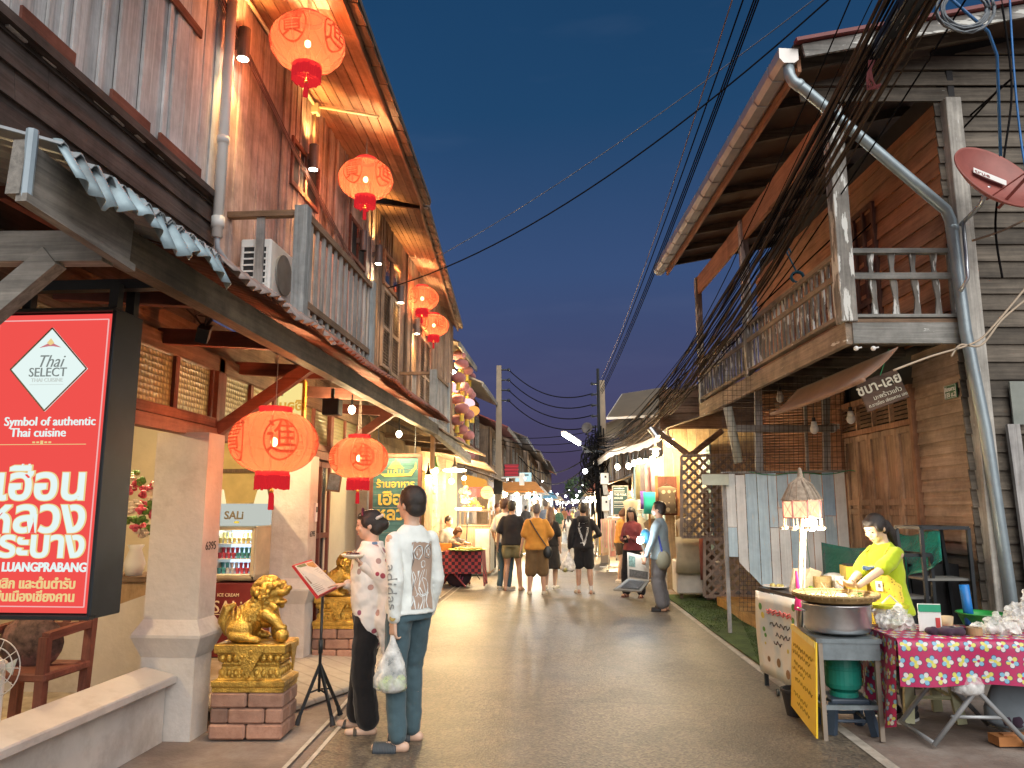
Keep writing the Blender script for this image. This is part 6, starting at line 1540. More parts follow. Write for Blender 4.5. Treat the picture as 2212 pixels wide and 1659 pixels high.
n2_=N(n_,'ShaderNodeTexNoise',Scale=160.,Detail=2.);n_.links.new(co_,n2_.inputs['Vector']);bump(n_,b_,n2_.outputs['Fac'],.9,.02)
turf_m=m_
g.prism(tl,(0,0,.015));turf=g.build('turf_mat',turf_m,None);tag(turf,'worn green artificial turf mat along the right edge of the road','turf mat')
gs=MB();random.seed(13)
for k in range(2600):
 a,c=rnd(0,1),rnd(0,1);p=tl[0].lerp(tl[1],c).lerp(tl[5].lerp(tl[4],0).lerp(tl[3],c),a)if 0 else(tl[7].lerp(tl[5],a)if a<.6 else tl[5].lerp(tl[4],(a-.6)/.4)).lerp(tl[1].lerp(tl[2],a/.6)if a<.6 else tl[2].lerp(tl[3],(a-.6)/.4),c)
 h=rnd(.010,.022);an=rnd(0,6.28);dx,dy=.006*math.cos(an),.006*math.sin(an)
 gs.add([p+V((-dx,-dy,.015)),p+V((dx,dy,.015)),p+V((rnd(-.01,.01),rnd(-.01,.01),.015+h))],[(0,1,2)])
gs.build('pile',turf_m,turf)['kind']='stuff'
# ================================================================ snack vendor
vm=cl('lime tee',(.36,.46,.02));vp=V((2.52,6.45,.0))
m_,n_,b_,o_=newmat('yellow dotted apron');co_=coords(n_,(34,34,34));vr_=N(n_,'ShaderNodeTexVoronoi',Scale=1.);n_.links.new(co_,vr_.inputs['Vector'])
sp_=ramp(n_,vr_.outputs['Distance'],[(.18,(.30,.17,.03)),(.26,(.68,.52,.06))]);n_.links.new(sp_.outputs[0],b_.inputs['Base Color']);b_.inputs['Roughness'].default_value=.9;apron_m=m_
hv=at(1828,1262,6.18)
ve=person('snack vendor in lime tee and yellow dotted apron, looking down at her hands',vp,(-.88,-.47),1.56,(.55,.38,.24),'tee',vm,'pants',cl('dark trousers',(.04,.04,.045)),'pony',HAIR,'shoe',black_matt,hands={'l':{'w':hv+V((.06,-.07,-.01)),'wd':(-.9,.1,.05),'wn':(0,.5,.8),'curl':.7,'pole':(-.7,-.2,-1)},'r':{'w':hv+V((.045,.06,.0)),'wd':(-.9,-.2,.0),'wn':(0,-.5,.8),'curl':.8,'pole':(.7,-.2,-1)}},head=(.0,.45),lean=.10,female=True,vox=.0085,hem=.84)
T=ve['T']
b=MB();loft(b,[(T((0,.045,.58)),.17,.11,None),(T((0,.035,.80)),.165,.115,None),(T((0,.032,1.0)),.155,.115,None),(T((0,.048,1.14)),.13,.105,None),(T((0,.055,1.26)),.10,.098,None)],20)
o=b.build('apron',apron_m,ve['body'],smooth=True);md=o.modifiers.new('skin','REMESH');md.mode='VOXEL';md.voxel_size=.011;md.use_smooth_shade=True;md=o.modifiers.new('soft','SMOOTH');md.iterations=3;md=o.modifiers.new('fold','DISPLACE');md.texture=fold_tex;md.strength=.03
b=MB()
for sd in(-1,1):b.tube([T((sd*.085,.145,1.24)),T((sd*.10,.10,1.37)),T((sd*.08,0,1.43)),T((sd*.06,-.06,1.40))],.010,6,flat=.5)
b.build('apron_strap',apron_m,ve['body'])
b=MB();b.box(T((-.05,.165,1.10)),(.055,.006,.075),rot=Euler((-.1,0,.15)).to_matrix());bd_=b.build('name_badge',white_plastic,ve['body']);b=MB();b.box(T((-.055,.170,1.105)),(.02,.004,.03),rot=Euler((-.1,0,.15)).to_matrix());b.build('badge_photo',mat('tiny photo',(.15,.12,.12),.5),bd_)
strokes('chest_print',[[T((-.10+.02*math.sin(k*2.1+j)+.05*j,.2,1.255+.02*math.cos(k*1.7)))for k in range(7)]for j in range(4)],ve['top'],mat('navy print',(.03,.06,.12),.7),.014,.006)
lq=atZ(1725,1546);lq.z=0;top=at(1730,1058,lq.y)
lpst=thing('lamp_pole','pale bamboo lamp pole standing in a black pot with a straw-roofed fabric lampshade','lamp',lq)
b=MB();b.lathe([(.085,0),(.12,.18),(.128,.18),(.128,.20),(.11,.20),(.105,.17)],lq,22);b.build('pot',black_matt,lpst,world=True)
b=MB();b.lathe([(.104,.165),(.0,.17)],lq,18,cap=False);b.build('soil',mat('cement filling',(.3,.28,.25),.9),lpst,world=True)
b=MB();b.tube([lq+V((0,0,.16)),V((top.x,top.y,top.z-.15))],.017,8);b.tube([lq+V((-.0,0,.16)),lq+V((0,0,.42))],.026,8);b.build('pole',mat('bamboo cane',(.44,.37,.27),.6,0,.2,8.),lpst,world=True,smooth=True)
sc=V((top.x,top.y,top.z));
b=MB();b.lathe([(.155,-.085),(.15,-.075),(.10,.02),(.05,.075),(.022,.105),(.014,.17),(.005,.18)],sc,20)
for k in range(26):a_=rnd(0,6.28);b.tube([sc+V((.02*math.cos(a_),.02*math.sin(a_),.10)),sc+V((.09*math.cos(a_+.2),.09*math.sin(a_+.2),.03+rnd(0,.02))),sc+V((.16*math.cos(a_+.3),.16*math.sin(a_+.3),-.085))],.004,4)
b.build('straw_roof',mat('straw thatch',(.36,.29,.22),.95,0,.35,30.,bmp=.5),lpst,world=True)
def shade_cloth():
 m=bpy.data.materials.new('lit cream lampshade cloth');m.use_nodes=True;n=m.node_tree;n.nodes.clear();out=n.nodes.new('ShaderNodeOutputMaterial')
 e=N(n,'ShaderNodeEmission');e.inputs[0].default_value=(1,.80,.50,1);e.inputs[1].default_value=1.6*K;t_=N(n,'ShaderNodeBsdfTransparent');t_.inputs[0].default_value=(1,.8,.5,1);mx=N(n,'ShaderNodeMixShader');mx.inputs[0].default_value=.45
 n.links.new(e.outputs[0],mx.inputs[1]);n.links.new(t_.outputs[0],mx.inputs[2]);n.links.new(mx.outputs[0],out.inputs[0]);return m
b=MB();b.lathe([(.148,-.09),(.148,-.225)],sc,8,cap=False);sh=b.build('shade',shade_cloth(),lpst,world=True)
b=MB();pts=[sc+V((.149*math.cos(a_),.149*math.sin(a_),0))for a_ in(math.pi*k/4 for k in range(8))]
for k in range(8):
 p,q=pts[k],pts[(k+1)%8]
 b.beam(p+V((0,0,-.09)),p+V((0,0,-.225)),.010,.010);b.beam(p+V((0,0,-.09)),q+V((0,0,-.09)),.008,.008);b.beam(p+V((0,0,-.225)),q+V((0,0,-.225)),.008,.008)
 b.beam(p+V((0,0,-.225)),q+V((0,0,-.09)),.003,.003);b.beam(q+V((0,0,-.225)),p+V((0,0,-.09)),.003,.003)
b.build('shade_frame',mat('pink ribbon',(.5,.16,.16),.7),sh,world=True)
b=MB()
for p in pts:
 b.tube([p+V((0,0,-.225)),p+V((0,0,-.30))],.006,5)
 for j in range(3):b.ball(p+V((rnd(-.015,.015),rnd(-.015,.015),-.305)),(.022,.022,.016),7,5)
b.build('pompom',mat('cream pompom',(.62,.5,.34),.8,0,.4,25.),lpst,world=True)
bq_=sc+V((.05,-.06,-.27));b=MB();b.ball(bq_,(.045,.045,.06),12,9);b.build('bulb',bulb_hot,lpst,world=True,smooth=True);b=MB();b.tube([bq_+V((0,0,.05)),sc+V((0,0,-.08))],.012,6);b.build('socket',black_m,lpst,world=True)
lamp('bulb_light',bq_+V((.04,-.12,-.12)),14,(1,.86,.64),.05,lpst)
b=MB();tp2=sc+V((.0,0,-.2));b.tube([tp2+V((.025,.0,0)),tp2 .lerp(lq,.3)+V((.024,0,0)),tp2 .lerp(lq,.55)+V((.028,0,0)),lq+V((.03,.02,.45)),lq+V((.06,-.02,.25)),lq+V((.10,-.05,.18))],.006,5);b.build('flex',white_plastic,lpst,world=True,smooth=True)
b=MB();b.tube([lq+V((.035,-.02,.80)),lq+V((.045,-.03,.95)),lq+V((.04,-.02,1.1))],[.03,.018,.008],8);b.build('ribbon',mat('hot pink ribbon',(.75,.03,.22),.6),lpst,world=True)
t=thing('plug_adapter','small black plug adapter on the rim of the lamp pot','adapter',lq+V((.10,-.05,.19)));b=MB();b.box((0,0,.02),(.07,.05,.07));b.build('casing',black_m,t,bevel=.006);b=MB();b.box((0,-.0,.06),(.05,.03,.012));b.build('cap',white_plastic,t)
pA,pB=atZ(1652,1455),atZ(1702,1500);pA.z=pB.z=0
tc=thing('poster_trolley','dark serving table with a pale illustrated poster hung on its end','table',(2.1,7.0,0))
tA,tB,tC,tD=at(1655,1280,pA.y),at(1738,1312,6.75),at(1860,1310,6.75),at(1775,1268,pA.y+.1)
zt=.84
c4=[V((1.72,7.45,zt)),V((1.88,6.72,zt)),V((2.50,6.72,zt)),V((2.45,7.45,zt))]
b=MB();b.prism(c4,(0,0,.03));b.build('top',mat('dark worn tabletop',(.05,.04,.038),.3,0,.4,6.),tc,world=True)
for p in c4:
 b=MB();b.box((p.x+(.03 if p.x<2.2 else-.03),p.y+(.03 if p.y<7 else-.03),zt/2),(.035,.035,zt));b.build('leg',black_m,tc,world=True)
po=MB();a0,a1=c4[0]+V((-.02,0,.0)),c4[1]+V((-.02,-.02,.0))
def pz(u,v,l=0.):
 p=a0 .lerp(a1,u);nq=V((a1 .y-a0 .y,-(a1 .x-a0 .x),0)).normalized();return V((p.x,p.y,zt+.0-v*.72))+nq*(l+.012*math.sin(u*5+v*4))
po.grid(lambda u,v:pz(u,v),8,8);m_,n_,b_,o_=newmat('poster print');co_=coords(n_,(3,3,3));nz_=N(n_,'ShaderNodeTexNoise',Scale=1.3,Detail=3.);n_.links.new(co_,nz_.inputs['Vector'])
r_=ramp(n_,nz_.outputs['Fac'],[(.3,(.42,.58,.68)),(.5,(.68,.72,.72)),(.7,(.66,.66,.62))]);n_.links.new(r_.outputs[0],b_.inputs['Base Color']);b_.inputs['Roughness'].default_value=.4
ps=po.build('poster',m_,tc,world=True,smooth=True,solid=.004)
side=1 if pz(.5,.5,.02).x<pz(.5,.5,0).x else-1
def scrawl(name,rows,mtl,fn,w,par,amp=.02):
 b=MB()
 for(u0,u1,v)in rows:
  pts=[];u=u0
  while u<u1:
   pts.append(fn(u,v+amp*math.sin(u*61)+amp*.6*math.sin(u*143+v*9)));u+=.012
  if len(pts)>1:b.tube(pts,w,4)
 return b.build(name,mtl,par,world=True)
L_=.006*side
scrawl('title_scrawl',[(.30,.85,.20),(.3,.85,.23)],mat('pinkish red print',(.60,.16,.16),.5),lambda u,v:pz(u,v,L_),.006,ps,.013)
scrawl('handwriting',[(.35,.8,.36),(.45,.8,.48),(.4,.6,.58)],ink_b,lambda u,v:pz(u,v,L_),.0035,ps)
for nm_,c,spots in(('green',(.08,.28,.06),((.15,.18,.05),(.9,.1,.05),(.88,.25,.04),(.2,.45,.035),(.22,.52,.03))),('yellow',(.60,.52,.10),((.2,.28,.045),(.2,.62,.02),(.75,.62,.03))),('brown',(.22,.14,.07),((.5,.8,.06),(.75,.88,.06),(.25,.8,.04)))):
 b=MB()
 for u,v,r in spots:b.add([pz(u+r*.9*math.cos(a_),v+r*math.sin(a_)*.9,L_)for a_ in(2*math.pi*k/10 for k in range(10))],[tuple(range(10))])
 b.build('picture_spot',mat('poster %s spot'%nm_,c,.5),ps,world=True)
b=MB();q=c4[1]+V((-.01,.0,0));b.tube([V((q.x,q.y,.0)),V((q.x,q.y,zt))],.016,8);b.build('leg',grey_plank,tc,world=True)
b=MB();b.lathe([(.03,-.01),(.03,.01)],(c4[0].x+.02,c4[0].y-.45,.035),12,Matrix.Rotation(R(90),3,'Y'));b.build('caster',black_m,tc,world=True)
def onto(name,label,cat,p,group=None):return thing(name,label,cat,p,0,group)
zt+=.03
cer=mat('white ceramic',(.7,.68,.64),.25)
for lb,x,y in(('white plate at the far corner of the serving table',1.86,7.30),('white plate near the lamp pole on the serving table',2.02,6.86)):
 t=onto('plate',lb,'plate',(x,y,zt),'white plates on the serving table');b=MB();b.lathe([(.05,0),(.09,.012),(.135,.026),(.13,.028),(.08,.014),(0,.008)],(0,0,0),24);b.build('dish',cer,t,smooth=True);b=MB()
 for k in range(7):b.ball((rnd(-.05,.05),rnd(-.05,.05),.025),rnd(.015,.025),6,5)
 b.build('food',mat('snack bits',(.4,.34,.12),.6,0,.6,30.),t,smooth=True)
t=onto('paper_packs','leaning white-edged paper packs on the serving table','packaging',(2.0,7.05,zt));b=MB()
for k in range(3):b.box((1.98+.05*k,7.08-.03*k,zt+.10),(.12,.02,.21),rot=Euler((.35,.15*k,.4)).to_matrix())
b.build('pack',mat('cream pack',(.6,.5,.36),.6,0,.3,16.),t,world=True)
t=onto('bamboo_basket','small steamed-rice bamboo basket behind the pole on the serving table','basket',(2.17,7.0,zt));b=MB();b.lathe([(.065,0),(.075,.09),(.078,.09),(.078,.14),(.07,.14),(.0,.13)],(0,0,0),18);b.build('body',wood('straw basket weave',(.38,.25,.10),(.58,.42,.20),'x',fine=4),t)
t=onto('lime','green lime beside the paper packs on the serving table','lime',(2.06,6.97,zt));b=MB();b.ball((0,0,.03),.03,10,8);b.build('fruit',mat('lime skin',(.14,.30,.02),.4),t,smooth=True)
t=onto('woven_basket','open woven basket covered with clear film on the serving table','basket',(2.32,7.15,zt));b=MB();b.lathe([(.08,0),(.12,.10),(.125,.10),(.11,.09),(.07,.01)],(0,0,0),18,cap=False);b.build('body',wood('basket weave',(.30,.22,.12),(.5,.4,.25),'x',fine=4),t);b=MB();b.ball((0,0,.10),(.11,.11,.06),14,8);b.build('film',bag_m,t,smooth=True)
t=onto('drink_cup','clear plastic cup beside the pole on the serving table','cup',(2.28,6.9,zt));b=MB();b.lathe([(.03,0),(.042,.15),(.04,.15),(.028,.004)],(0,0,0),16);b.build('cup',bag_m,t,smooth=True);b=MB();b.lathe([(.027,.005),(.033,.06),(0,.06)],(0,0,0),12);b.build('drink',white_plastic,t)
t=onto('yellow_carton','yellow open carton with dark brush lettering before the vendor\'s hands','box',(2.52,6.95,.86));b=MB()
cA=at(1790,1262,6.9);b.box((2.55,6.98,1.0),(.40,.24,.20),-.12);b.build('box',mat('yellow carton',(.60,.45,.05),.6),t,world=True);b=MB();b.box((2.55,6.98,1.108),(.36,.21,.01),-.12);b.build('lid_edge',black_matt,t,world=True);b=MB();b.box((2.58,6.99,1.13),(.18,.15,.01),.2,rot=Euler((.2,-.1,.2)).to_matrix());b.build('paper',white_plastic,t,world=True)
scrawl('brush_lettering',[(.08,.92,.5),(.12,.8,.55)],ink_b,lambda u,v:V((2.36+.37*u,6.876-.045*u,1.10-.2*v)),.008,t,.09)
st=thing('stove_stand','grey metal stove table with a blue-grey apron on thin legs','stove table',(1.96,6.0,0))
sc4=[V((1.74,5.76,0)),V((2.13,5.78,0)),V((2.13,6.24,0)),V((1.74,6.22,0))]
for p in sc4:b=MB();b.box((p.x,p.y,.33),(.03,.03,.66));b.build('leg',mat('worn iron leg',(.25,.21,.17),.6,.3),st,world=True)
steel=mat('scuffed blue grey steel',(.20,.24,.26),.4,.6,.3,8.,dirt=(.10,.09,.08))
b=MB();b.box((1.935,6.0,.67),(.45,.52,.03));b.build('top',steel,st,world=True);b=MB();b.box((1.935,5.755,.605),(.42,.012,.13));b.box((2.147,6.0,.605),(.012,.48,.13));b.build('apron_plate',steel,st,world=True);b=MB();b.beam((1.74,5.76,.22),(2.13,5.78,.22),.02,.03);b.beam((2.13,5.78,.22),(2.13,6.24,.22),.02,.03);b.beam((1.74,5.76,.22),(1.74,6.22,.22),.02,.03);b.build('stretcher',steel,st,world=True)
alu=mat('brushed aluminium',(.62,.62,.63),.30,.9,.06,30.)
pc=V((1.95,6.0,.70));t=thing('aluminium_pot','big shiny aluminium pot on the stove table','pot',pc);b=MB();b.lathe([(.20,0),(.225,.015),(.232,.05),(.236,.19),(.248,.195),(.248,.205),(.228,.205)],(0,0,0),40);b.build('body',alu,t,smooth=True,bevel=0);b=MB()
for sd in(-1,1):b.tube([(sd*.235,-.04,.15),(sd*.27,-.03,.16),(sd*.27,.03,.16),(sd*.235,.04,.15)],.008,6)
b.build('handle',alu,t,smooth=True)
t=thing('winnowing_tray','round woven bamboo tray of skewered snacks resting on the big pot','tray',pc+V((.0,0,.206)));tm=wood('woven tray',(.26,.16,.06),(.5,.36,.17),'x',fine=3,isl=.1);b=MB();b.lathe([(.0,.018),(.20,.018),(.26,.035),(.295,.062),(.30,.068),(.30,.055),(.27,.02),(.20,.0),(0,0)],(0,0,0),40,cap=False);b.build('weave',tm,t,smooth=False)
b=MB();b.tube([(.298*math.cos(a_),.298*math.sin(a_),.062)for a_ in(2*math.pi*k/40 for k in range(41))],.011,6)
for k in range(40):a_=2*math.pi*k/40;b.tube([(.30*math.cos(a_),.30*math.sin(a_),.045),(.302*math.cos(a_+.05),.302*math.sin(a_+.05),.075)],.005,4)
b.build('rim',tm,t)
b=MB();random.seed(31)
for k in range(46):a_,r=rnd(0,6.28),rnd(.02,.23);b.ball((r*math.cos(a_),r*math.sin(a_),.035),(rnd(.014,.026),rnd(.014,.026),.014),7,5)
b.build('snack',mat('pale dumplings',(.64,.56,.30),.5,0,.3,20.),t,smooth=True);b=MB()
for k in range(9):a_,r=rnd(0,6.28),rnd(.04,.2);p=V((r*math.cos(a_),r*math.sin(a_),.04));b.tube([p,p+V((rnd(-.06,.06),rnd(-.03,.03),rnd(.05,.10)))],.0035,5)
b.build('skewer',mat('pale stick',(.66,.56,.34),.6),t);b=MB()
for k in range(7):a_,r=rnd(0,6.28),rnd(.1,.24);p=V((r*math.cos(a_),r*math.sin(a_),.045));b.prism([p,p+V((.03,.01,.012)),p+V((.05,0,.01)),p+V((.03,-.01,.008))],(0,0,.003))
b.build('leaf_bits',mat('herb leaf',(.08,.22,.03),.6),t)
so_=V((1.98,6.05,0));t=thing('plastic_stool','low dark blue plastic stool under the gas bottle','stool',so_);navy=mat('dark blue plastic',(.035,.055,.085),.45);b=MB();rect_loft(b,[(.13,.13,.20),(.135,.135,.215),(.135,.135,.235),(.125,.125,.24)]);b.v=[p+so_ for p in b.v];b.build('seat',navy,t,world=True,bevel=.006)
for sx_ in(-1,1):
 for sy_ in(-1,1):b=MB();b.beam(so_+V((sx_*.155,sy_*.155,0)),so_+V((sx_*.115,sy_*.115,.21)),.06,.05,taper=.9);b.build('leg',navy,t,world=True)
b=MB();b.tube([so_+V((.145*math.cos(a_)*1.2,.145*math.sin(a_)*1.2,.09))for a_ in(math.pi/4+math.pi/2*k for k in range(5))],.012,6);b.build('brace_ring',navy,t,world=True)
t=thing('gas_bottle','teal green gas bottle standing under the stove table','gas bottle',so_+V((0,0,.24)));gm=mat('teal gas bottle paint',(.015,.25,.19),.4,0,.2,6.,dirt=(.02,.12,.10));b=MB();b.lathe([(.095,0),(.10,.0),(.10,.03),(.085,.035),(.12,.06),(.128,.09),(.128,.19),(.131,.195),(.131,.21),(.128,.215),(.125,.27),(.10,.31),(.06,.325),(0,.33)],(0,0,0),28);b.build('cylinder',gm,t,smooth=False);b=MB();b.lathe([(.085,.31),(.088,.31),(.088,.395),(.082,.395),(.082,.31)],(0,0,0),24,cap=False);b.build('collar',gm,t);b=MB();b.tube([(0,0,.32),(0,0,.37)],.015);b.tube([(-.03,0,.365),(.04,0,.365)],.010);b.build('valve',galv,t)
t=thing('yellow_signboard','yellow board with faint handwriting leaning on the side of the stove table','sign',(1.70,6.0,.1));y0,y1,y2,y3=V((1.71,6.34,.70)),V((1.70,5.72,.66)),V((1.66,5.70,.03)),V((1.66,6.30,.10));nq=(y1-y0).cross(y3-y0).normalized();nq=nq if nq.x<0 else-nq
b=MB();b.prism([y0,y1,y2,y3],nq*-.012);yb=b.build('board',mat('yellow board',(.72,.48,.02),.45,0,.06,4.),t,world=True)
def yq(u,v):return y0 .lerp(y1,u).lerp(y3 .lerp(y2,u),v)+nq*.004
scrawl('handwriting',[(.1,.9,.22),(.1,.8,.30),(.15,.85,.42),(.1,.6,.50),(.2,.9,.60),(.15,.7,.78),(.3,.8,.86)],mat('brown marker',(.34,.22,.03),.6),yq,.0022,yb,.018)
b=MB();b.prism([yq(0,0),yq(1,0),yq(1,.06),yq(0,.06)],nq*.004);b.build('tape',mat('pale yellow tape',(.66,.55,.16),.5),yb,world=True)
tz=.71;fx0,fx1,fy0,fy1=2.20,3.75,5.58,6.30
ft=thing('folding_table','grey folding table with tubular legs under a magenta flower cloth','table',((fx0+fx1)/2,5.94,0));b=MB();b.box(((fx0+fx1)/2+.03,(fy0+fy1)/2,tz-.02),(fx1-fx0-.08,fy1-fy0-.06,.03));b.build('tabletop',white_plastic,ft,world=True)
grey_tube=mat('grey enamel tube',(.35,.37,.38),.4,.3)
for xa,xb in((2.45,3.05),(3.0,2.42)):
 for y in(5.66,6.2):b=MB();b.tube([(xa,y,tz-.04),((xa+xb)/2,y,tz/2),(xb,y,.015)],.017,8);b.build('leg',grey_tube,ft,world=True,smooth=True)
b=MB();b.tube([(3.05,5.66,.03),(3.05,6.2,.03)],.015);b.tube([(2.42,5.66,.03),(2.42,6.2,.03)],.015);b.tube([(2.55,5.66,.2),(2.9,5.66,.2)],.012);b.build('crossbar',grey_tube,ft,world=True,smooth=True)
m_,n_,b_,o_=newmat('magenta flower print')
uv=N(n_,'ShaderNodeUVMap');mp2=N(n_,'ShaderNodeMapping');mp2 .inputs['Scale'].default_value=(9.6,9.6,1);n_.links.new(uv.outputs[0],mp2 .inputs[0])
sx_=N(n_,'ShaderNodeSeparateXYZ');n_.links.new(mp2 .outputs[0],sx_.inputs[0])
def mth(op,a,b=None,c=None):
 x=N(n_,'ShaderNodeMath',operation=op)
 for i,q in enumerate((a,b,c)):
  if q is None:continue
  if isinstance(q,(int,float)):x.inputs[i].default_value=q
  else:n_.links.new(q,x.inputs[i])
 return x.outputs[0]
fy_=mth('FLOOR',sx_.outputs[1]);odd=mth('MULTIPLY',mth('MODULO',fy_,2),.5);xs=mth('ADD',sx_.outputs[0],odd)
fx_=mth('FLOOR',xs);cx1=mth('SUBTRACT',mth('FRACT',xs),.5);cy1=mth('SUBTRACT',mth('FRACT',sx_.outputs[1]),.5)
wn_=N(n_,'ShaderNodeTexWhiteNoise',noise_dimensions='2D');cb_=N(n_,'ShaderNodeCombineXYZ');n_.links.new(fx_,cb_.inputs[0]);n_.links.new(fy_,cb_.inputs[1]);n_.links.new(cb_.outputs[0],wn_.inputs['Vector'])
rr_=mth('SQRT',mth('ADD',mth('POWER',cx1,2),mth('POWER',cy1,2)));an_=mth('ADD',mth('ARCTAN2',cy1,cx1),mth('MULTIPLY',wn_.outputs['Value'],6.28))
pet=mth('ADD',.17,mth('MULTIPLY',.215,mth('POWER',mth('ABSOLUTE',mth('COSINE',mth('MULTIPLY',an_,2.5))),.55)));inside=mth('LESS_THAN',rr_,pet);outl=mth('LESS_THAN',rr_,mth('ADD',pet,.045));core=mth('LESS_THAN',rr_,.10)
seg=mth('FRACT',mth('MULTIPLY',mth('ROUND',mth('MULTIPLY',an_,5/6.2832)),.37));
petc=ramp(n_,seg,[(0,(.62,.60,.58)),(.3,(.20,.42,.58)),(.6,(.60,.55,.12)),(.85,(.66,.42,.46)),(1,(.62,.6,.58))]);petc.color_ramp.interpolation='CONSTANT'
corec=ramp(n_,wn_.outputs['Value'],[(0,(.40,.02,.10)),(.5,(.55,.52,.1)),(1,(.6,.6,.58))]);corec.color_ramp.interpolation='CONSTANT'
c_=mix(n_,(.40,.018,.095),(.05,.06,.12),outl);c_=mix(n_,c_,petc.outputs[0],inside);c_=mix(n_,c_,corec.outputs[0],core)
n_.links.new(c_,b_.inputs['Base Color']);b_.inputs['Roughness'].default_value=.45
flower_m=m_
def uv_grid(name,fn,uvf,nu,nv,m,par):
 b=MB();b.grid(fn,nu,nv);o=b.build(name,m,par,world=True,smooth=True);me=o.data;uvl=me.uv_layers.new(name='UVMap');w=nu+1
 for lp_ in me.loops:i,j=lp_.vertex_index%w,lp_.vertex_index//w;uvl.data[lp_.index].uv=uvf(i/nu,j/nv)
 return o
tcl=thing('table_cloth','shiny magenta tablecloth with pastel five-petal flowers over the folding table','tablecloth',(2.9,5.9,tz))
sgm=[0,.30,.32,1.02,1.04,1.5]
def cl_top(u,v):
 s=-.30+1.34*v
 x=fx0+(fx1-fx0+.1)*u
 if s<0:return V((x,fy0-.012-.02*math.sin(x*11)*(-s/.3)-.012*(-s),tz+.008+s+.012*math.sin(x*5)*(-s/.3)))
 return V((x,fy0+min(s,fy1-fy0),tz+.008-(max(0,s-(fy1-fy0)))))
uv_grid('front_drape',cl_top,lambda u,v:((fx1-fx0+.1)*u,1.34*v),40,34,flower_m,tcl)
def cl_side(u,v):
 d=.62*v;y=fy0-.015+(fy1-fy0)*u;drop=.62-.25*abs(u-.25)
 return V((fx0-.012-.05*v-.035*math.sin(u*12)*v,y-.03*v,tz+.008-drop*v))
uv_grid('side_drape',cl_side,lambda u,v:((fy1-fy0)*u+.37,.62*v+.21),22,18,flower_m,tcl)
zt=tz+.012
pur=cl('dark violet cloth',(.05,.03,.05))
t=onto('crumpled_cloth','crumpled dark violet rag on the flower cloth','cloth',(2.62,5.78,zt));b=MB()
for k in range(14):b.ball((2.62+rnd(-.12,.12),5.78+rnd(-.05,.05),zt+.02),(rnd(.03,.06),rnd(.02,.04),rnd(.015,.035)),8,6)
o=b.build('rag',pur,t,world=True);md=o.modifiers.new('s','REMESH');md.mode='VOXEL';md.voxel_size=.01;md.use_smooth_shade=True
crumple=bpy.data.textures.new('crumple','VORONOI');crumple.noise_scale=.045
def lumpy(name,label,x,y,rx,ry,h,fill,group='clear plastic bags on the flower cloth'):
 t=onto(name,label,'bag',(x,y,zt),group);b=MB()
 for k in range(9):b.ball((x+rnd(-.4,.4)*rx,y+rnd(-.4,.4)*ry,zt+h*rnd(.3,.5)),(rx*rnd(.35,.6),ry*rnd(.35,.6),h*rnd(.3,.5)),9,6)
 b.tube([(x,y,zt+h*.6),(x+.02,y,zt+h*.95),(x+.05,y-.01,zt+h*1.15)],[rx*.4,rx*.12,rx*.3],9);o=b.build('film',clear_plastic('white film %s'%name,(.8,.8,.77),.5),t,world=True,smooth=True);md=o.modifiers.new('s','REMESH');md.mode='VOXEL';md.voxel_size=.009;md=o.modifiers.new('f','DISPLACE');md.texture=crumple;md.strength=.07;md.texture_coords='GLOBAL'
 b=MB()
 for k in range(8):b.ball((x+rnd(-.3,.3)*rx,y+rnd(-.3,.3)*ry,zt+h*.25),rnd(.2,.3)*min(rx,h),7,5)
 b.build('contents',mat('bag contents %s'%label[:8],fill,.7,0,.5,25.),t,world=True);return t
lumpy('plastic_bag','white plastic bag of green herbs by the yellow lid',2.36,6.0,.15,.12,.13,(.4,.42,.25));lumpy('plastic_bag','flat pile of white plastic bags in the middle of the flower cloth',2.98,5.85,.20,.10,.08,(.55,.55,.55));lumpy('plastic_bag','tall crumpled clear bag near the reaching hand',3.27,5.98,.17,.12,.22,(.5,.45,.4));lumpy('plastic_bag','low clear bag with yellow sachets at the picture edge',3.42,5.72,.14,.08,.09,(.55,.42,.12))
t=onto('food_tub','round tub with lime yellow lid on the flower cloth','tub',(2.40,6.18,zt));b=MB();b.lathe([(.10,0),(.13,.13),(.0,.13)],(0,0,0),20);b.build('tub',bag_m,t,smooth=True);b=MB();b.lathe([(.137,.13),(.137,.15),(.11,.16),(0,.16)],(0,0,0),20);b.build('lid',mat('lime yellow lid',(.5,.52,.03),.4),t);b=MB();b.tube([(-.06,-.02,.16),(0,-.03,.22),(.06,-.02,.16)],.008,6);b.build('grip',white_plastic,t)
t=onto('payment_card','small white and green stand-up payment card on the flower cloth','card',(2.55,5.86,zt));b=MB();b.box((2.55,5.86,zt+.10),(.15,.012,.19),-.1);b.build('card',white_plastic,t,world=True);b=MB();b.box((2.55,5.852,zt+.165),(.148,.006,.05),-.1);b.build('green_band',mat('green print',(.02,.30,.16),.5),t,world=True);b=MB();b.box((2.60,5.848,zt+.06),(.03,.006,.08),-.1);b.build('red_mark',mat('red print',(.5,.04,.04),.5),t,world=True)
t=onto('paper_cup','small kraft paper cup behind the payment card','cup',(2.74,6.02,zt));b=MB();b.lathe([(.035,0),(.045,.09),(.042,.09),(.03,.005)],(0,0,0),16);b.build('cup',mat('kraft paper',(.42,.32,.2),.7),t,smooth=True);b=MB();b.lathe([(.03,.075),(0,.08)],(0,0,0),12,cap=False);b.build('filling',brown_x,t)
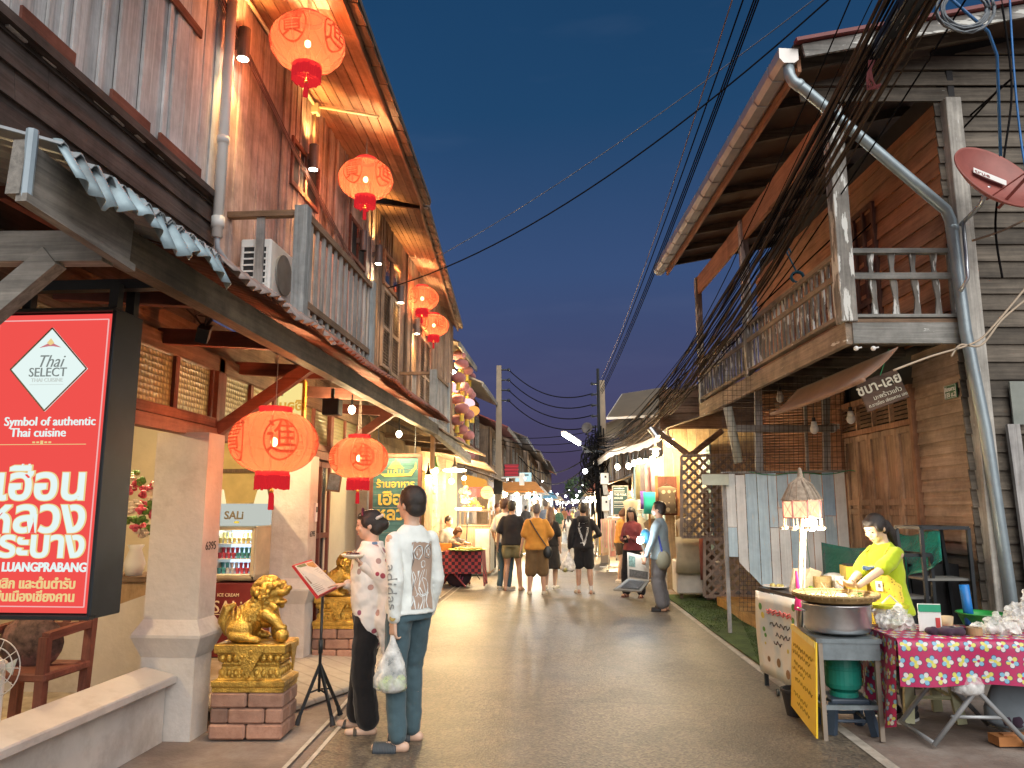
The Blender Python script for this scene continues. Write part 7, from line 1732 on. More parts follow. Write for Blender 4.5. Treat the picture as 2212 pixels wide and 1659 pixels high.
t=onto('tape_roll','brown tape roll lying beside the violet rag','tape roll',(2.80,5.76,zt));b=MB();b.lathe([(.032,0),(.052,0),(.052,.05),(.032,.05),(.032,0)],(0,0,0),20,cap=False);b.build('roll',mat('brown tape',(.35,.23,.12),.35),t);b=MB();b.lathe([(.03,.002),(.033,.002),(.033,.048),(.03,.048)],(0,0,0),16,cap=False);b.build('core',white_plastic,t)
t=onto('blue_tube','upright bright blue tube behind the plastic bags','tube',(2.98,6.18,zt));b=MB();b.tube([(0,0,0),(-.02,0,.30)],.035,14);b.build('tube',mat('bright blue plastic',(.01,.16,.48),.4),t,smooth=True);b=MB();b.lathe([(.037,.0),(.037,.01),(0,.01)],(0,0,0),14);b.build('base',black_m,t)
t=onto('green_basket','green plastic basket behind the blue tube','basket',(3.08,6.22,zt));b=MB();b.lathe([(.12,0),(.16,.09),(.165,.09),(.155,.08),(.11,.01)],(0,0,0),22,cap=False);b.build('basket',mat('green plastic',(.02,.28,.05),.4),t,smooth=True);b=MB();b.tube([(.165*math.cos(a_),.165*math.sin(a_),.09)for a_ in(2*math.pi*k/22 for k in range(23))],.006,5);b.build('rim',mat('green rim',(.02,.22,.04),.4),t)
cs=V((2.70,6.45,0));t=thing('cream_stool','tall cream plastic stool under the flower cloth table','stool',cs);cst=mat('cream plastic',(.50,.50,.30),.45)
b=MB();rect_loft(b,[(.15,.15,.60),(.155,.155,.62),(.15,.15,.635)]);b.v=[p+cs for p in b.v];b.build('seat',cst,t,world=True)
for sx_ in(-1,1):
 for sy_ in(-1,1):b=MB();b.beam(cs+V((sx_*.19,sy_*.19,0)),cs+V((sx_*.13,sy_*.13,.61)),.07,.04);b.build('leg',cst,t,world=True)
b=MB();b.tube([cs+V((.235*math.cos(a_),.235*math.sin(a_),.18))for a_ in(math.pi/4+math.pi/2*k for k in range(5))],.016,6);b.build('brace_ring',cst,t,world=True)
gbag('hanging_bag','small clear knotted bag hanging under the table front',(2.66,5.62,.60),.24,.22,mat('white foam',(.6,.6,.6),.6));gbag('checked_bag','grey blue checked cloth bag slumped under the right side of the table',(3.12,6.0,.58),.52,.36,pur,cl('grey blue check',(.20,.24,.27)))
t=thing('timber_offcut','short orange-brown timber block on the ground at the right edge','timber',atZ(2195,1612));b=MB();b.box((0,.05,.03),(.25,.12,.06),.1);b.build('block',mat('orange timber',(.42,.17,.05),.7),t);b=MB();b.box((.02,.05,.065),(.18,.05,.012),.1);b.build('strip',mat('orange timber strip',(.34,.14,.05),.7),t)
gt=mat('green tarp',(.015,.20,.15),.22,0,.25,5.,bmp=.6);t=thing('green_tarp','shiny folded green plastic tarp draped over crates against the doors','tarp',W_of((.7,.95,.3)))
b=MB();A4=[W_of(lX(px,py,xx))for px,py,xx in((1905,1155,.85),(2030,1150,.85),(2035,1215,.55),(1915,1275,.55))];b.grid(lambda u,v:A4[0].lerp(A4[1],u).lerp(A4[3].lerp(A4[2],u),v)+V((0,0,.02*math.sin(u*9+v*4)+.012*math.sin(v*14))),20,12)
b.grid(lambda u,v:W_of((.55+.04*math.sin(u*11),.35+1.9*u,1.18-.55*v))+V((0,0,.02*math.sin(u*7))),20,8);b.build('sheet',gt,t,world=True,smooth=True,solid=.004)
b=MB();b.box(W_of((.84,1.2,.62)),(.45,1.6,.9),HA);b.build('crate_stack',black_matt,t,world=True)
def frame_shelf(label,p,w,h,d,rz):
 t=thing('shelf_frame',label,'shelf frame',p,rz,'black tubular shelf frames beside the doors');b=MB()
 for x in(-w/2,w/2):
  for y in(-d/2,d/2):b.beam((x,y,0),(x+.0,y+(h*.12 if y>0 else.0),h),.03,.03)
 b.beam((-w/2,d/2+h*.12,h),(w/2,d/2+h*.12,h),.03,.03);b.beam((-w/2,-d/2,h),(w/2,-d/2,h),.03,.03)
 for x in(-w/2,w/2):b.beam((x,-d/2,h),(x,d/2+h*.12,h),.03,.03)
 b.build('frame',black_m,t)
 for k,z in enumerate((.35*h,.68*h)):b=MB();b.box((0,.03,z),(w-.02,d,.02));b.build('shelf',mat('grey shelf board',(.16,.16,.15),.6),t)
 return t
frame_shelf('taller black tubular shelf frame beside the corner post',W_of((.72,.10,0)),.42,1.42,.28,HA);frame_shelf('lower black tubular shelf frame standing before the green tarp',W_of((.38,.12,0)),.42,1.18,.26,HA+.1)
person('customer mostly outside the picture, one bare arm reaching over the flower cloth',(3.98,6.15,0),(-1,-.12),1.62,TAN,'tee',cl('plain grey tee',(.2,.2,.2)),'pants',jeans,'short',HAIR,'shoe',black_matt,hands={'r':{'w':at(2200,1333,6.0),'curl':.5},'l':{'w':at(2230,1345,5.85)}},vox=.012,lean=.15)
# ================================================================ second house on the left, with louvred shutters
h2=thing('shuttered_house','plank house with tall louvred shutters and a small balcony beyond the restaurant','house',(-2.9,14.4,0))
tan_plank=wood('warm tan plank',(.20,.13,.09),(.40,.28,.20),'z',isl=.2)
vboards(10.62,18.3,3.3,6.2,WX,batten=.3).build('upper_wall',tan_plank,h2,world=True)
laps(10.62,18.3,2.75,3.6,WX-.012,.16).build('lap_siding',brown_y,h2,world=True)
b=MB();b.box((WX-.16,14.45,3.2),(.1,7.6,6.2));b.build('wall_core',brown_y,h2,world=True)
eave(h2,10.62,18.3,lambda y:-2.20-.076*(y-10.6),6.10,5.98,wood('orange soffit',(.24,.12,.06),(.42,.24,.14),'y',isl=.15))
def louvre_leaf(y0,y1,z0,z1,par,m):
 b=MB()
 for y in(y0+.02,y1-.02):b.box((WX+.045,y,(z0+z1)/2),(.04,.045,z1-z0))
 for z in(z0,z1,(z0+z1)/2):b.box((WX+.045,(y0+y1)/2,z),(.038,y1-y0,.05))
 o=b.build('shutter',m,par,world=True);b=MB();z=z0+.05
 while z<z1-.03:b.prism([(WX+.03,y0+.04,z+.03),(WX+.03,y1-.04,z+.03),(WX+.058,y1-.04,z),(WX+.058,y0+.04,z)],(0,0,.006));z+=.05
 b.build('louvres',m,o,world=True)
lv=wood('pale shutter',(.30,.21,.15),(.46,.34,.25),'z',isl=.1)
for y0_,y1_,z0_,z1_ in((11.1,11.62,3.75,4.95),(11.7,12.25,3.72,4.95),(14.0,14.5,3.4,4.85),(14.55,15.1,3.4,4.85)):louvre_leaf(y0_,y1_,z0_,z1_,h2,lv)
for y0_,y1_ in((11.15,12.2),(14.05,15.05)):
 w_=MB();w_.box((WX+.025,(y0_+y1_)/2,5.3),(.02,y1_-y0_,.5));o=w_.build('window',glass_dark,h2,world=True);f_=MB()
 for k in range(3):f_.box((WX+.045,y0_+(y1_-y0_)*k/2,5.3),(.035,.05,.56))
 for z in(5.05,5.55):f_.box((WX+.044,(y0_+y1_)/2,z),(.033,y1_-y0_,.05))
 f_.build('frame',teak_y,o,world=True)
b=MB();b.box((WX+.03,13.2,4.1),(.03,.75,1.75));d_=b.build('door',door_z,h2,world=True);b=MB()
for y in(12.82,13.2,13.58):b.box((WX+.05,y,4.1),(.03,.05,1.75))
b.build('door_frame',brown_z,d_,world=True)
balcony(h2,12.5,13.9,-2.3,3.05,3.84,.14,wood('blue grey post far',(.15,.17,.18),(.36,.39,.40),'z'),grey_plank)
b=MB();b.beam((-1.93,10.7,2.69),(-1.97,14.6,2.52),.09,.14);b.build('awning_beam',grey_y,h2,world=True)
corr(10.72,16.4,-1.84,2.70,WX,3.02).build('awning_sheet',mat('tan corrugated sheet',(.34,.26,.17),.6,.2,.3,5.,dirt=(.2,.09,.05)),h2,world=True,solid=.004)
b=MB();b.box((-2.0,10.9,2.40),(.06,.07,.5));b.build('post',wood('orange lit post',(.26,.13,.06),(.44,.25,.12),'z'),h2,world=True)
for y in(11.6,13.1,14.5):b=MB();b.beam((-1.97,y,2.62),(-2.9,y,2.72),.05,.08);b.build('cross_beam',brown_x,h2,world=True)
b=MB();z=.2;k=0
while z<2.9:
 y=10.65+(.12 if k%2 else 0)
 while y<16.2:
  w=rnd(.18,.26);b.prism([(WX+.03,y,z),(WX+.03,y+w-.008,z),(WX+.008,y+w-.008,z+.20),(WX+.008,y,z+.20)],(-.012,0,0));y+=w
 z+=.17;k+=1
b.build('shingle_wall',wood('honey shingle',(.40,.26,.12),(.60,.43,.23),'z',isl=.25),h2,world=True)
b=MB();b.box((WX+.05,15.0,1.2),(.06,.8,2.2));b.build('door',wood('orange door',(.40,.20,.06),(.55,.30,.10),'z',isl=.05),h2,world=True)
b=MB();b.box((-3.9,19.6,1.6),(1.9,.1,3.0));b.box((-3.6,17.9,1.6),(.1,3.3,3.0));b.build('stall_wall',cream,h2,world=True)
b=MB();b.prism([(-1.85,16.3,2.55),(-1.95,20.2,2.45),(-3.6,20.2,2.95),(-3.6,16.3,2.95)],(0,0,.03));b.build('stall_roof',brown_x,h2,world=True)
# ================================================================ generic street houses
def street_house(label,y0,y1,x,ez,side=-1,over=.7,wm=None,lit=None,roofm=None,nwin=2,xe=None,rise=.9,awn=True,uz=3.0,group=None,gable=True):
 """A house along the street: side -1 stands left of it, +1 right. x is its facade, ez its eave height."""
 t=thing('street_house',label,'house',(x,(y0+y1)/2,0),0,group);s=side;wm=wm or brown_z
 vb=vboards(y0,y1,uz,ez+.1,x,-s,.14,.26,.3);vb.build('upper_wall',wm,t,world=True)
 b=MB();b.box((x+s*2.1,(y0+y1)/2,(ez+.1)/2),(4.1,y1-y0-.04,ez+.1));b.build('wall',wood('house body %s'%label[:12],(.09,.065,.05),(.20,.15,.11),'z'),t,world=True)
 xo=x-s*over;xr=x+s*2.1;rm=roofm or mat('street roof',(.11,.075,.06),.7,0,.35,3.)
 rf=MB();rf.prism([(xo,y0-.25,ez),(xo,y1+.25,ez),(xr,y1+.25,ez+rise+.35),(xr,y0-.25,ez+rise+.35)],(0,0,.05));rf.prism([(xr,y0-.25,ez+rise+.35),(xr,y1+.25,ez+rise+.35),(x+s*4.8,y1+.25,ez),(x+s*4.8,y0-.25,ez)],(0,0,.05));rf=rf.build('roof',rm,t,world=True)
 b=MB();b.box((xo,(y0+y1)/2,ez-.02),(.04,y1-y0+.5,.14));b.build('fascia',grey_y,rf,world=True)
 b=MB();b.prism([(x,y0+.01,ez),(xr,y0+.01,ez+rise+.35),(x+s*4.1,y0+.01,ez)],(0,.02,0));b.build('gable',wm,t,world=True)
 for k in range(nwin):
  yc=y0+(y1-y0)*(k+.5)/nwin;w=min(.9,(y1-y0)/nwin*.5);zc=(uz+ez)/2+.1
  b=MB();b.box((x-s*.035,yc,zc),(.02,w,.95));o=b.build('window',(lit if(lit and k%2==0)else glass_dark),t,world=True);f=MB()
  for j in range(3):f.box((x-s*.05,yc-w/2+w*j/2,zc),(.03,.05,1.0))
  for z in(zc-.48,zc+.1,zc+.48):f.box((x-s*.051,yc,z),(.028,w,.05))
  f.build('frame',grey_y,o,world=True)
 if awn:corr(y0,y1,x-s*1.05,uz-.45,x,uz-.1,.12,.02,2).build('awning_sheet',mat('street awning sheet',(.30,.24,.18),.6,.2,.3,5.,dirt=(.2,.09,.05)),t,world=True,solid=.005)
 return t
HG='old shophouses lining the market street'
warm_win=glow('warm lit window',(1,.66,.26),1.2)
street_house('lit house behind the hanging strings of mauve lanterns',18.5,21.5,-3.35,5.62,-1,.62,wm=wood('yellow lit board',(.34,.24,.13),(.52,.40,.24),'z'),lit=warm_win,group=HG,uz=3.1,nwin=1)
street_house('reddish plank house just before the left concrete pole',21.8,26.6,-3.25,5.15,-1,.72,wm=wood('dusky red plank',(.13,.06,.055),(.26,.14,.12),'z'),group=HG,uz=2.9,nwin=3,roofm=mat('grey ribbed sheet',(.30,.27,.23),.6,.3,.3,4.))
street_house('dark house with the red glowing blind beyond the left pole',28,35,-3.0,4.5,-1,.7,group=HG,uz=2.7,nwin=3,roofm=mat('dark red roof sheet',(.24,.06,.05),.7))
street_house('brown house above the white lit signboard',36.5,46,-2.9,4.9,-1,.8,group=HG,uz=2.8,nwin=4)
street_house('long low house above the blue lit stall',47,62,-2.7,5.0,-1,.8,lit=warm_win,group=HG,uz=2.9,nwin=6,wm=wood('tan far board',(.22,.14,.09),(.40,.27,.18),'z'))
street_house('far pale house past the blue lit stall',64,84,-2.6,5.4,-1,.8,lit=warm_win,group=HG,uz=3.0,nwin=6)
street_house('last roof visible at the left end of the street',88,110,-2.9,6.2,-1,.8,group=HG,uz=3.2,nwin=4,roofm=mat('orange tile roof',(.34,.11,.06),.8))
street_house('dark house behind the tangled right pole',24.5,33,1.9,4.2,1,.8,group=HG,uz=2.7,nwin=3)
street_house('far dark house with stall lights on the right',35,52,1.9,4.2,1,.8,lit=warm_win,group=HG,uz=2.7,nwin=5)
street_house('last dark house on the right of the street',55,95,2.2,4.6,1,.8,group=HG,uz=2.8,nwin=7)
ob=street_house('house closing the far end of the street under an orange roof',128,134,6.0,5.2,-1,.6,group=HG,uz=2.8,nwin=3,roofm=mat('orange end roof',(.36,.12,.06),.8))
# ================================================================ clothes shed on the right
shed=thing('clothes_shop','low plank clothes shop on the right with a sagging corrugated awning','shop',(2.4,16,0))
sx0=lambda y:2.55-.13*(y-13.6)
shop_pl=[wood('pale shop board',(.44,.48,.46),(.64,.68,.64),'z',isl=.12,stain=.85),wood('sea blue shop board',(.22,.36,.42),(.38,.52,.56),'z',isl=.15,stain=.85)]
for m_i in(0,1):
 b=MB();random.seed(77);y=14.0;k=0
 while y<20.5:
  w=rnd(.14,.24)
  if random.randint(0,2)%2==m_i or(m_i==0 and k%3==0):b.box((sx0(y),y+w/2,1.45),(.03,w-.01,2.6),.13)
  y+=w;k+=1
 b.build('front_wall',shop_pl[m_i],shed,world=True)
b=MB();random.seed(8);x=1.75
while x<3.6:w=rnd(.16,.28);b.box((x+w/2,14.7,1.6),(w-.01,.03,3.0));x+=w
b.build('end_wall',wood('honey end board',(.42,.28,.14),(.62,.46,.26),'z',isl=.2),shed,world=True)
laps(1.62,3.7,3.02,3.75,13.95,.15,-1,'x').build('gable_boards',brown_x,shed,world=True)
def edge(y):return 1.70-.105*(y-13.7)
b=MB()
b.grid(lambda u,v:V((edge(13.7+9*u)+1.9*v,13.7+9*u,3.02-.06*math.sin(u*7)-.0*u+(.62)*v+.02*math.sin((13.7+9*u)/.11*6.283))),660,4);b.build('awning_sheet',mat('thatch brown sheet',(.20,.15,.11),.85,0,.4,7.,bmp=.4,dirt=(.30,.26,.22)),shed,world=True,solid=.006)
b=MB();b.grid(lambda u,v:V((edge(13.8+8.8*u)+.02,13.8+8.8*u,2.86-.06*math.sin(u*7)+.16*v+.012*math.sin(u*60))),80,2);b.build('eave_plastic',mat('crinkled clear eave sheet',(.55,.53,.48),.3,0,.3,14.,bmp=.8),shed,world=True,solid=.004)
b=MB();b.prism([(3.6,13.9,3.9),(3.6,22.7,3.9),(2.6,22.7,3.6),(2.75,13.9,3.75)],(0,0,.05));b.build('roof',mat('dark shed roof',(.08,.06,.05),.8),shed,world=True)
for(a,c)in((((1409),925),(1490,985)),((1490,985),(1560,930))):b=MB();b.beam(at(a[0],a[1],13.7),at(c[0],c[1],13.75),.09,.10);b.build('strut',brown_x,shed,world=True)
b=MB();b.tube([at(1405,925,13.65),at(1420,945,13.6)],.06,10);b.build('gutter_stub',galv,shed,world=True)
ca_=thing('canvas_canopy','grey tan sheet canopy sticking out over the shed roof near the right pole','canopy',at(1365,880,20));A_,B_,C_,D_=at(1312,904,20.5),at(1345,853,23.5),at(1440,838,23),at(1425,898,19.5)
b=MB();b.prism([A_,B_,C_,D_],(0,0,.04));b.build('sheet',mat('tan sheet',(.12,.095,.065),.7,0,.15,2.),ca_,world=True);b=MB()
for p,q in((A_,B_),(B_,C_),(C_,D_),(D_,A_)):b.beam(p,q,.06,.06)
b.build('frame',mat('pale canopy frame',(.42,.38,.33),.6),ca_,world=True);b=MB();b.tube([D_,V((D_.x+.6,D_.y,3.4))],.04);b.build('strut',galv,ca_,world=True)
SBG='bulbs over the clothes shop front'
for i,(px,py,Y,pw)in enumerate(((1444,957,14.1,36),(1416,978,15.0,28),(1409,993,15.6,0),(1395,998,16.2,0),(1381,997,16.8,26),(1370,1001,17.4,0),(1358,1007,18.2,0),(1334,1009,19.0,26))):
 p=at(px,py,Y);t=thing('shop_bulb',['wide-shaded warm bulb nearest us under the shop awning','cone-shaded white bulb second from the near end of the shop','third glowing bulb of the shop row','fourth glowing bulb of the shop row','fifth glowing bulb of the shop row','sixth glowing bulb of the shop row','seventh glowing bulb of the shop row','last glowing bulb at the far end of the shop row'][i],'light bulb',p,0,SBG)
 b=MB();b.ball((0,0,0),(.06,.06,.07),12,9);b.build('bulb',bulb_hot,t);b=MB();b.lathe([(.03,.10),(.11 if i<2 else.05,.075),(.115 if i<2 else.055,.07),(.03,.13),(.012,.25)],(0,0,0),14);b.build('shade',white_plastic if i<2 else black_m,t)
 if pw:lamp('bulb_light',p+V((-.02,-.04,-.12)),pw,(1,.74,.40),.07,t)
random.seed(17)
def garment(lb,px,py,Y,w,h,col,hanger=True,kind='dress',group='garments hung at the clothes shop'):
 p=at(px,py,Y);t=thing('hung_garment',lb,'garment',p,0,group);b=MB();d=.05
 if kind=='dress':secs=[(0,.35,.5),(.06,1.0,1),(.25,.72,1),(.45,.75,1.1),(.75,.95,1.25),(1,1.08,1.3)]
 elif kind=='shirt':secs=[(0,.35,.5),(.08,1.0,1),(.3,.85,1),(.6,.85,1.1),(1,.88,1.1)]
 else:secs=[(0,1,.5),(.3,1,.8),(.6,1,.8),(1,1,.8)]
 n=20;vs=[]
 for f,a,q in secs:
  for j in range(n):an=2*math.pi*j/n;r=1+.10*math.sin(an*5+f*3)*f;vs.append(V((w/2*a*math.cos(an)*r,d*q*math.sin(an)*r,-h*f)))
 b.add(vs,[(i*n+j,i*n+(j+1)%n,(i+1)*n+(j+1)%n,(i+1)*n+j)for i in range(len(secs)-1)for j in range(n)]+[tuple(range(n)),tuple(range((len(secs)-1)*n,len(secs)*n))])
 b.build('cloth',col if not isinstance(col,tuple)else cloth('garment %s'%lb[:14],col),t,smooth=True)
 if hanger:b=MB();b.tube([(-w*.42,0,-.05),(0,0,.04),(w*.42,0,-.05)],.008,5);b.tube([(0,0,.04),(0,0,.09),(.02,0,.11),(.03,0,.09)],.004,5);b.build('hanger',brown_x,t)
 return t
m_,n_,b_,o_=newmat('taupe cloth with cream dots');co_=coords(n_,(9,9,9));vr_=N(n_,'ShaderNodeTexVoronoi',Scale=1.);vr_.inputs['Randomness'].default_value=.5;n_.links.new(co_,vr_.inputs['Vector']);s_=ramp(n_,vr_.outputs['Distance'],[(.34,(.66,.55,.34)),(.37,(.20,.15,.10))]);n_.links.new(s_.outputs[0],b_.inputs['Base Color']);b_.inputs['Roughness'].default_value=.9
bdq=at(1442,1038,14.45);t=thing('display_door','brown plank door used as a display board for the dotted shirt','display board',(bdq.x,14.5,1.4));b=MB();b.box((bdq.x,14.55,1.82),(.42,.03,.72));b.build('board',red_z,t,world=True);b=MB()
for x in(-.2,.2):b.box((bdq.x+x,14.53,1.82),(.05,.04,.74))
b.build('frame',wood('orange frame',(.40,.18,.07),(.55,.28,.12),'z'),t,world=True)
garment('taupe sleeveless shirt with big cream dots on a wooden hanger',1440,1050,14.4,.36,.50,m_,True,'shirt')
garment('bright turquoise folded cloth hanging at the shop',1406,1063,15.2,.30,.42,(.03,.42,.36),False,'flat');garment('violet folded cloth beside the turquoise one',1391,1061,15.6,.16,.36,(.18,.10,.42),False,'flat')
for lb,px,py,Y,w,h,c in(('pale yellow scarf hanging from the awning edge',1380,1002,16.4,.16,.75,(.6,.55,.28)),('white patterned scarf hanging from the awning edge',1390,1000,16.0,.16,.8,(.62,.58,.55)),('pink scarf hanging from the awning edge',1402,998,15.6,.2,.75,(.62,.36,.36)),('rose scarf nearest the shop end wall',1412,996,15.3,.14,.72,(.5,.2,.24))):garment(lb,px,py,Y,w,h,c,False,'flat')
garment('cream lace dress on the shop front',1362,1078,16.8,.34,.95,(.62,.56,.42));garment('long pale beige dress hanging below the lattice edge',1480,1118,13.9,.36,.9,(.52,.44,.32));garment('wide beige skirt hanging in front of the white stall cloth',1487,1160,13.75,.46,.62,(.48,.42,.30),False,'flat');garment('rust red cloth hanging beside the lattice post',1516,1160,13.6,.10,.72,(.32,.10,.07),False,'flat');garment('peach blouse at the shop behind the mustard jumper',1352,1068,17.5,.30,.6,(.6,.4,.28),True,'shirt')
t=thing('goods_table','low stall table under a white cloth beside the lattice','table',(2.2,14.0,0));b=MB();b.box((2.20,14.1,.40),(.78,.6,.56));b.build('cloth',cloth('white table cloth',(.62,.58,.52)),t,world=True,bevel=.02)
for x in(1.9,2.5):b=MB();b.box((x,13.9,.07),(.05,.05,.14));b.build('leg',brown_z,t,world=True)
b=MB()
for k in range(14):b.box((rnd(1.9,2.5),rnd(13.88,14.2),.74),(.07,.06,rnd(.06,.14)))
o=b.build('trinket_rows',mat('dark trinkets',(.12,.07,.05),.5,0,.9,30.),None);tag(o,'row of small dark trinkets set out on the white cloth table','trinkets',kind='stuff')
def coat_stand(lb,q):
 t=thing('coat_stand',lb,'stand',q,0,'turned wooden coat stands at the clothes shop');wm=wood('varnished stand',(.32,.16,.06),(.48,.28,.12),'z',isl=.05);b=MB();b.lathe([(.03,.22),(.045,.26),(.03,.32),(.045,.36),(.028,.42),(.04,.5),(.026,.58),(.022,1.6),(.03,1.62)],(0,0,0),12);b.build('column',wm,t,smooth=True)
 for k in range(4):a=k*math.pi/2+.4;d=V((math.cos(a),math.sin(a),0));b=MB();b.tube([d*.02+V((0,0,.26)),d*.14+V((0,0,.22)),d*.22+V((0,0,.1)),d*.29+V((0,0,.02))],[.03,.03,.024,.026],7);b.build('leg',wm,t,smooth=True)
q=atZ(1482,1278);coat_stand('turned wooden coat stand on the turf in front of the white table',V((q.x,q.y,.02)));q=atZ(1408,1275);coat_stand('turned wooden coat stand half behind the seller',V((q.x,q.y,0)))
def mannequin(lb,q,col,hatc,h=1.45):
 t=thing('mannequin',lb,'mannequin',q,rnd(-.3,.3),'dressed mannequins at the clothes shop');b=MB();loft(b,[(V((0,0,.45)),.17,.13,None),(V((0,0,.8)),.165,.12,None),(V((0,0,1.0)),.13,.10,None),(V((0,0,1.22)),.19,.11,None),(V((0,0,1.32)),.07,.06,None)],16);b.build('garment',col,t,smooth=True)
 b=MB();b.tube([(0,0,1.3),(0,0,1.42)],.05);b.ball((0,0,1.48),(.075,.085,.10));b.build('head',white_plastic,t,smooth=True);b=MB();b.tube([(0,0,.03),(0,0,.5)],.02);b.lathe([(.16,0),(.15,.03)],(0,0,0),16);b.build('stand',brown_z,t)
 b=MB();b.lathe([(.17,1.50),(.10,1.53),(.095,1.60),(.06,1.64),(0,1.645)],(0,0,0),18,cap=False);b.build('hat',hatc,t,smooth=True)
straw=mat('straw hat',(.52,.38,.18),.9,0,.2,30.)
q=atZ(1413,1262);mannequin('mannequin in a long dark taupe coat and straw hat behind the seller',V((q.x,q.y,.05)),cl('taupe coat',(.15,.115,.09)),straw);q=atZ(1386,1240);mannequin('mannequin in a cream robe and pale hat left of the taupe coat',V((q.x,q.y,.05)),cl('cream robe',(.58,.52,.40)),mat('pale hat',(.6,.54,.38),.9))
q=atZ(1364,1226);mannequin('mannequin in a beige printed dress behind the long-haired woman',V((q.x,q.y,.05)),cl('beige print',(.55,.47,.33)),straw)
rk=thing('clothes_rack','white clothes rail with beige, pink and gingham garments at the road edge','clothes rack',(1.05,19.5,0));b=MB();ra,rb_=V((1.30,18.2,1.35)),V((.98,21.0,1.35))
b.tube([ra,rb_],.02);
for p in(ra,rb_):b.tube([p,V((p.x,p.y,.03))],.02);b.tube([V((p.x-.25,p.y,.03)),V((p.x+.25,p.y,.03))],.018)
b.build('rail',white_plastic,rk,world=True);random.seed(41)
gm_=newmat('gingham');ck_=N(gm_[1],'ShaderNodeTexChecker',Scale=1.);gm_[1].links.new(coords(gm_[1],(16,16,16)),ck_.inputs['Vector']);ck_.inputs[1].default_value=(.6,.58,.55,1);ck_.inputs[2].default_value=(.08,.08,.09,1);gm_[1].links.new(ck_.outputs[0],gm_[2].inputs['Base Color'])
for k in range(16):
 p=ra.lerp(rb_,(k+.5)/16);cn,c=random.choice((('beige',(.5,.40,.28)),('pink',(.56,.34,.30)),('cream',(.6,.55,.46)),('tan',(.42,.30,.20)),('rose',(.6,.3,.28))));cn='gingham' if k in(0,2)else cn
 b=MB();b.grid(lambda u,v:V((-.22+.44*u+.01*math.sin(v*9),.02*math.sin(u*9+k),-.03-(.8+.15*math.sin(k))*v-.06*abs(u-.5))),8,6);o=b.build('rail_garment',gm_[0]if cn=='gingham' else cl('rack cloth '+cn,c),None,solid=.01);o.location=p;tag(o,'%s garment hanging in the white clothes rail at the road edge'%cn,'garment','garments on the clothes rail')
a0_,a1_=at(1323,1050,17.2),at(1357,1112,17.2);cx_=(a0_.x+a1_.x)/2;fs=thing('blackboard_sign','dark teal signboard reading THE FOLK HOUSE in white slab letters','sign',(cx_,17.2,a1_.z));w_,h_=a1_.x-a0_.x,a0_.z-a1_.z
b=MB();b.box((cx_,17.2,(a0_.z+a1_.z)/2),(w_,.03,h_));b.build('board',mat('dark teal board',(.03,.075,.085),.6),fs,world=True);b=MB()
for x in(a0_.x,a1_.x):b.box((x,17.19,(a0_.z+a1_.z)/2),(.025,.04,h_+.03))
b.box((cx_,17.19,a0_.z),(w_,.04,.025));b.box((cx_,17.19,a1_.z),(w_,.04,.025));b.build('frame',grey_plank,fs,world=True)
wt_=mat('white sign paint',(.7,.74,.74),.6)
for s,f,z in(('www.folkhouse',.036,.92),('THE FOLK',.060,.70),('HOUSE',.060,.58)):text('lettering',s,f,(a0_.x+.03,17.182,a1_.z+h_*z),XR,UP,wt_,fs,align='LEFT',offset=.002)
b=MB()
for z in(.84,.79,.46,.41,.32,.26):b.box((cx_-.02,17.182,a1_.z+h_*z),(w_*.72,.004,.009))
b.build('small_print',wt_,fs,world=True)
t=thing('shop_notice','small white notice panel with brush characters on the shop wall','notice',at(1412,1012,15.8));b=MB();b.box((0,0,0),(.24,.02,.36));b.build('panel',white_plastic,t);text('lettering','เชียงคาน',.06,(0,-.012,.08),XR,UP,ink_b,t,world=False);b=MB();b.box((0,-.012,-.04),(.14,.004,.012));b.box((0,-.012,-.08),(.14,.004,.012));b.build('rule',ink_b,t)
t=thing('lattice_label','small pale blank sign plate fixed on the lattice top','plate',at(2860/1.8517,1927/1.8517,10.05)if 0 else at(1545,1036,10.05));b=MB();b.box((0,0,0),(.34,.015,.14));b.build('plate',mat('pale mint plate',(.50,.54,.44),.6),t);b=MB();b.box((0,-.0,.075),(.35,.02,.012));b.build('edge',brown_x,t)
# ================================================================ poles, lamp, boxes
def pole(lb,px,ytop,Y,base_z=0):
 top=at(px,ytop,Y);t=thing('utility_pole',lb,'utility pole',(top.x,Y,0),0,'concrete utility poles');b=MB();b.beam((top.x,Y,0),(top.x,Y,top.z),.26,.20,taper=.62);b.build('shaft',mat('concrete pole',(.24,.19,.135),.85,0,.15,3.),t,world=True);return t,top
p1,t1=pole('concrete pole with four insulators left of the far street, wrapped with lights',1078,790,26);p2,t2=pole('concrete pole with tangled cables right of the far street',1300,822,23)
b=MB()
for k in range(4):z=t1 .z-.15-.36*k;b.tube([(t1 .x+.05,26,z),(t1 .x+.32,26,z)],.03,6);b.ball((t1 .x+.34,26,z),.06,8,6)
b.build('insulator',black_m,p1,world=True);b=MB();b.box((t1 .x-.0,25.84,2.3),(.30,.10,.5));b.build('meter_box',black_m,p1,world=True);b=MB();b.tube([(t1 .x+.1,25.9,2.6),(t1 .x+.75,25.9,2.62)],.03,6);b.box((t1 .x+.8,25.9,2.55),(.16,.2,.4));b.build('street_camera',pvc,p1,world=True)
b=MB()
for k in range(40):a_=k*.8;z=.4+k*.045;b.ball((t1 .x+.17*math.cos(a_),26+.17*math.sin(a_)-.02,z),.025,6,4)
b.build('fairy_lights',glow('fairy light',(1,.8,.5),2.5),p1,world=True)
b=MB()
for k in range(5):z=t2 .z-.1-.33*k;b.tube([(t2 .x-.05,23,z),(t2 .x-.28,23,z)],.03,6);b.ball((t2 .x-.3,23,z),.05,8,6)
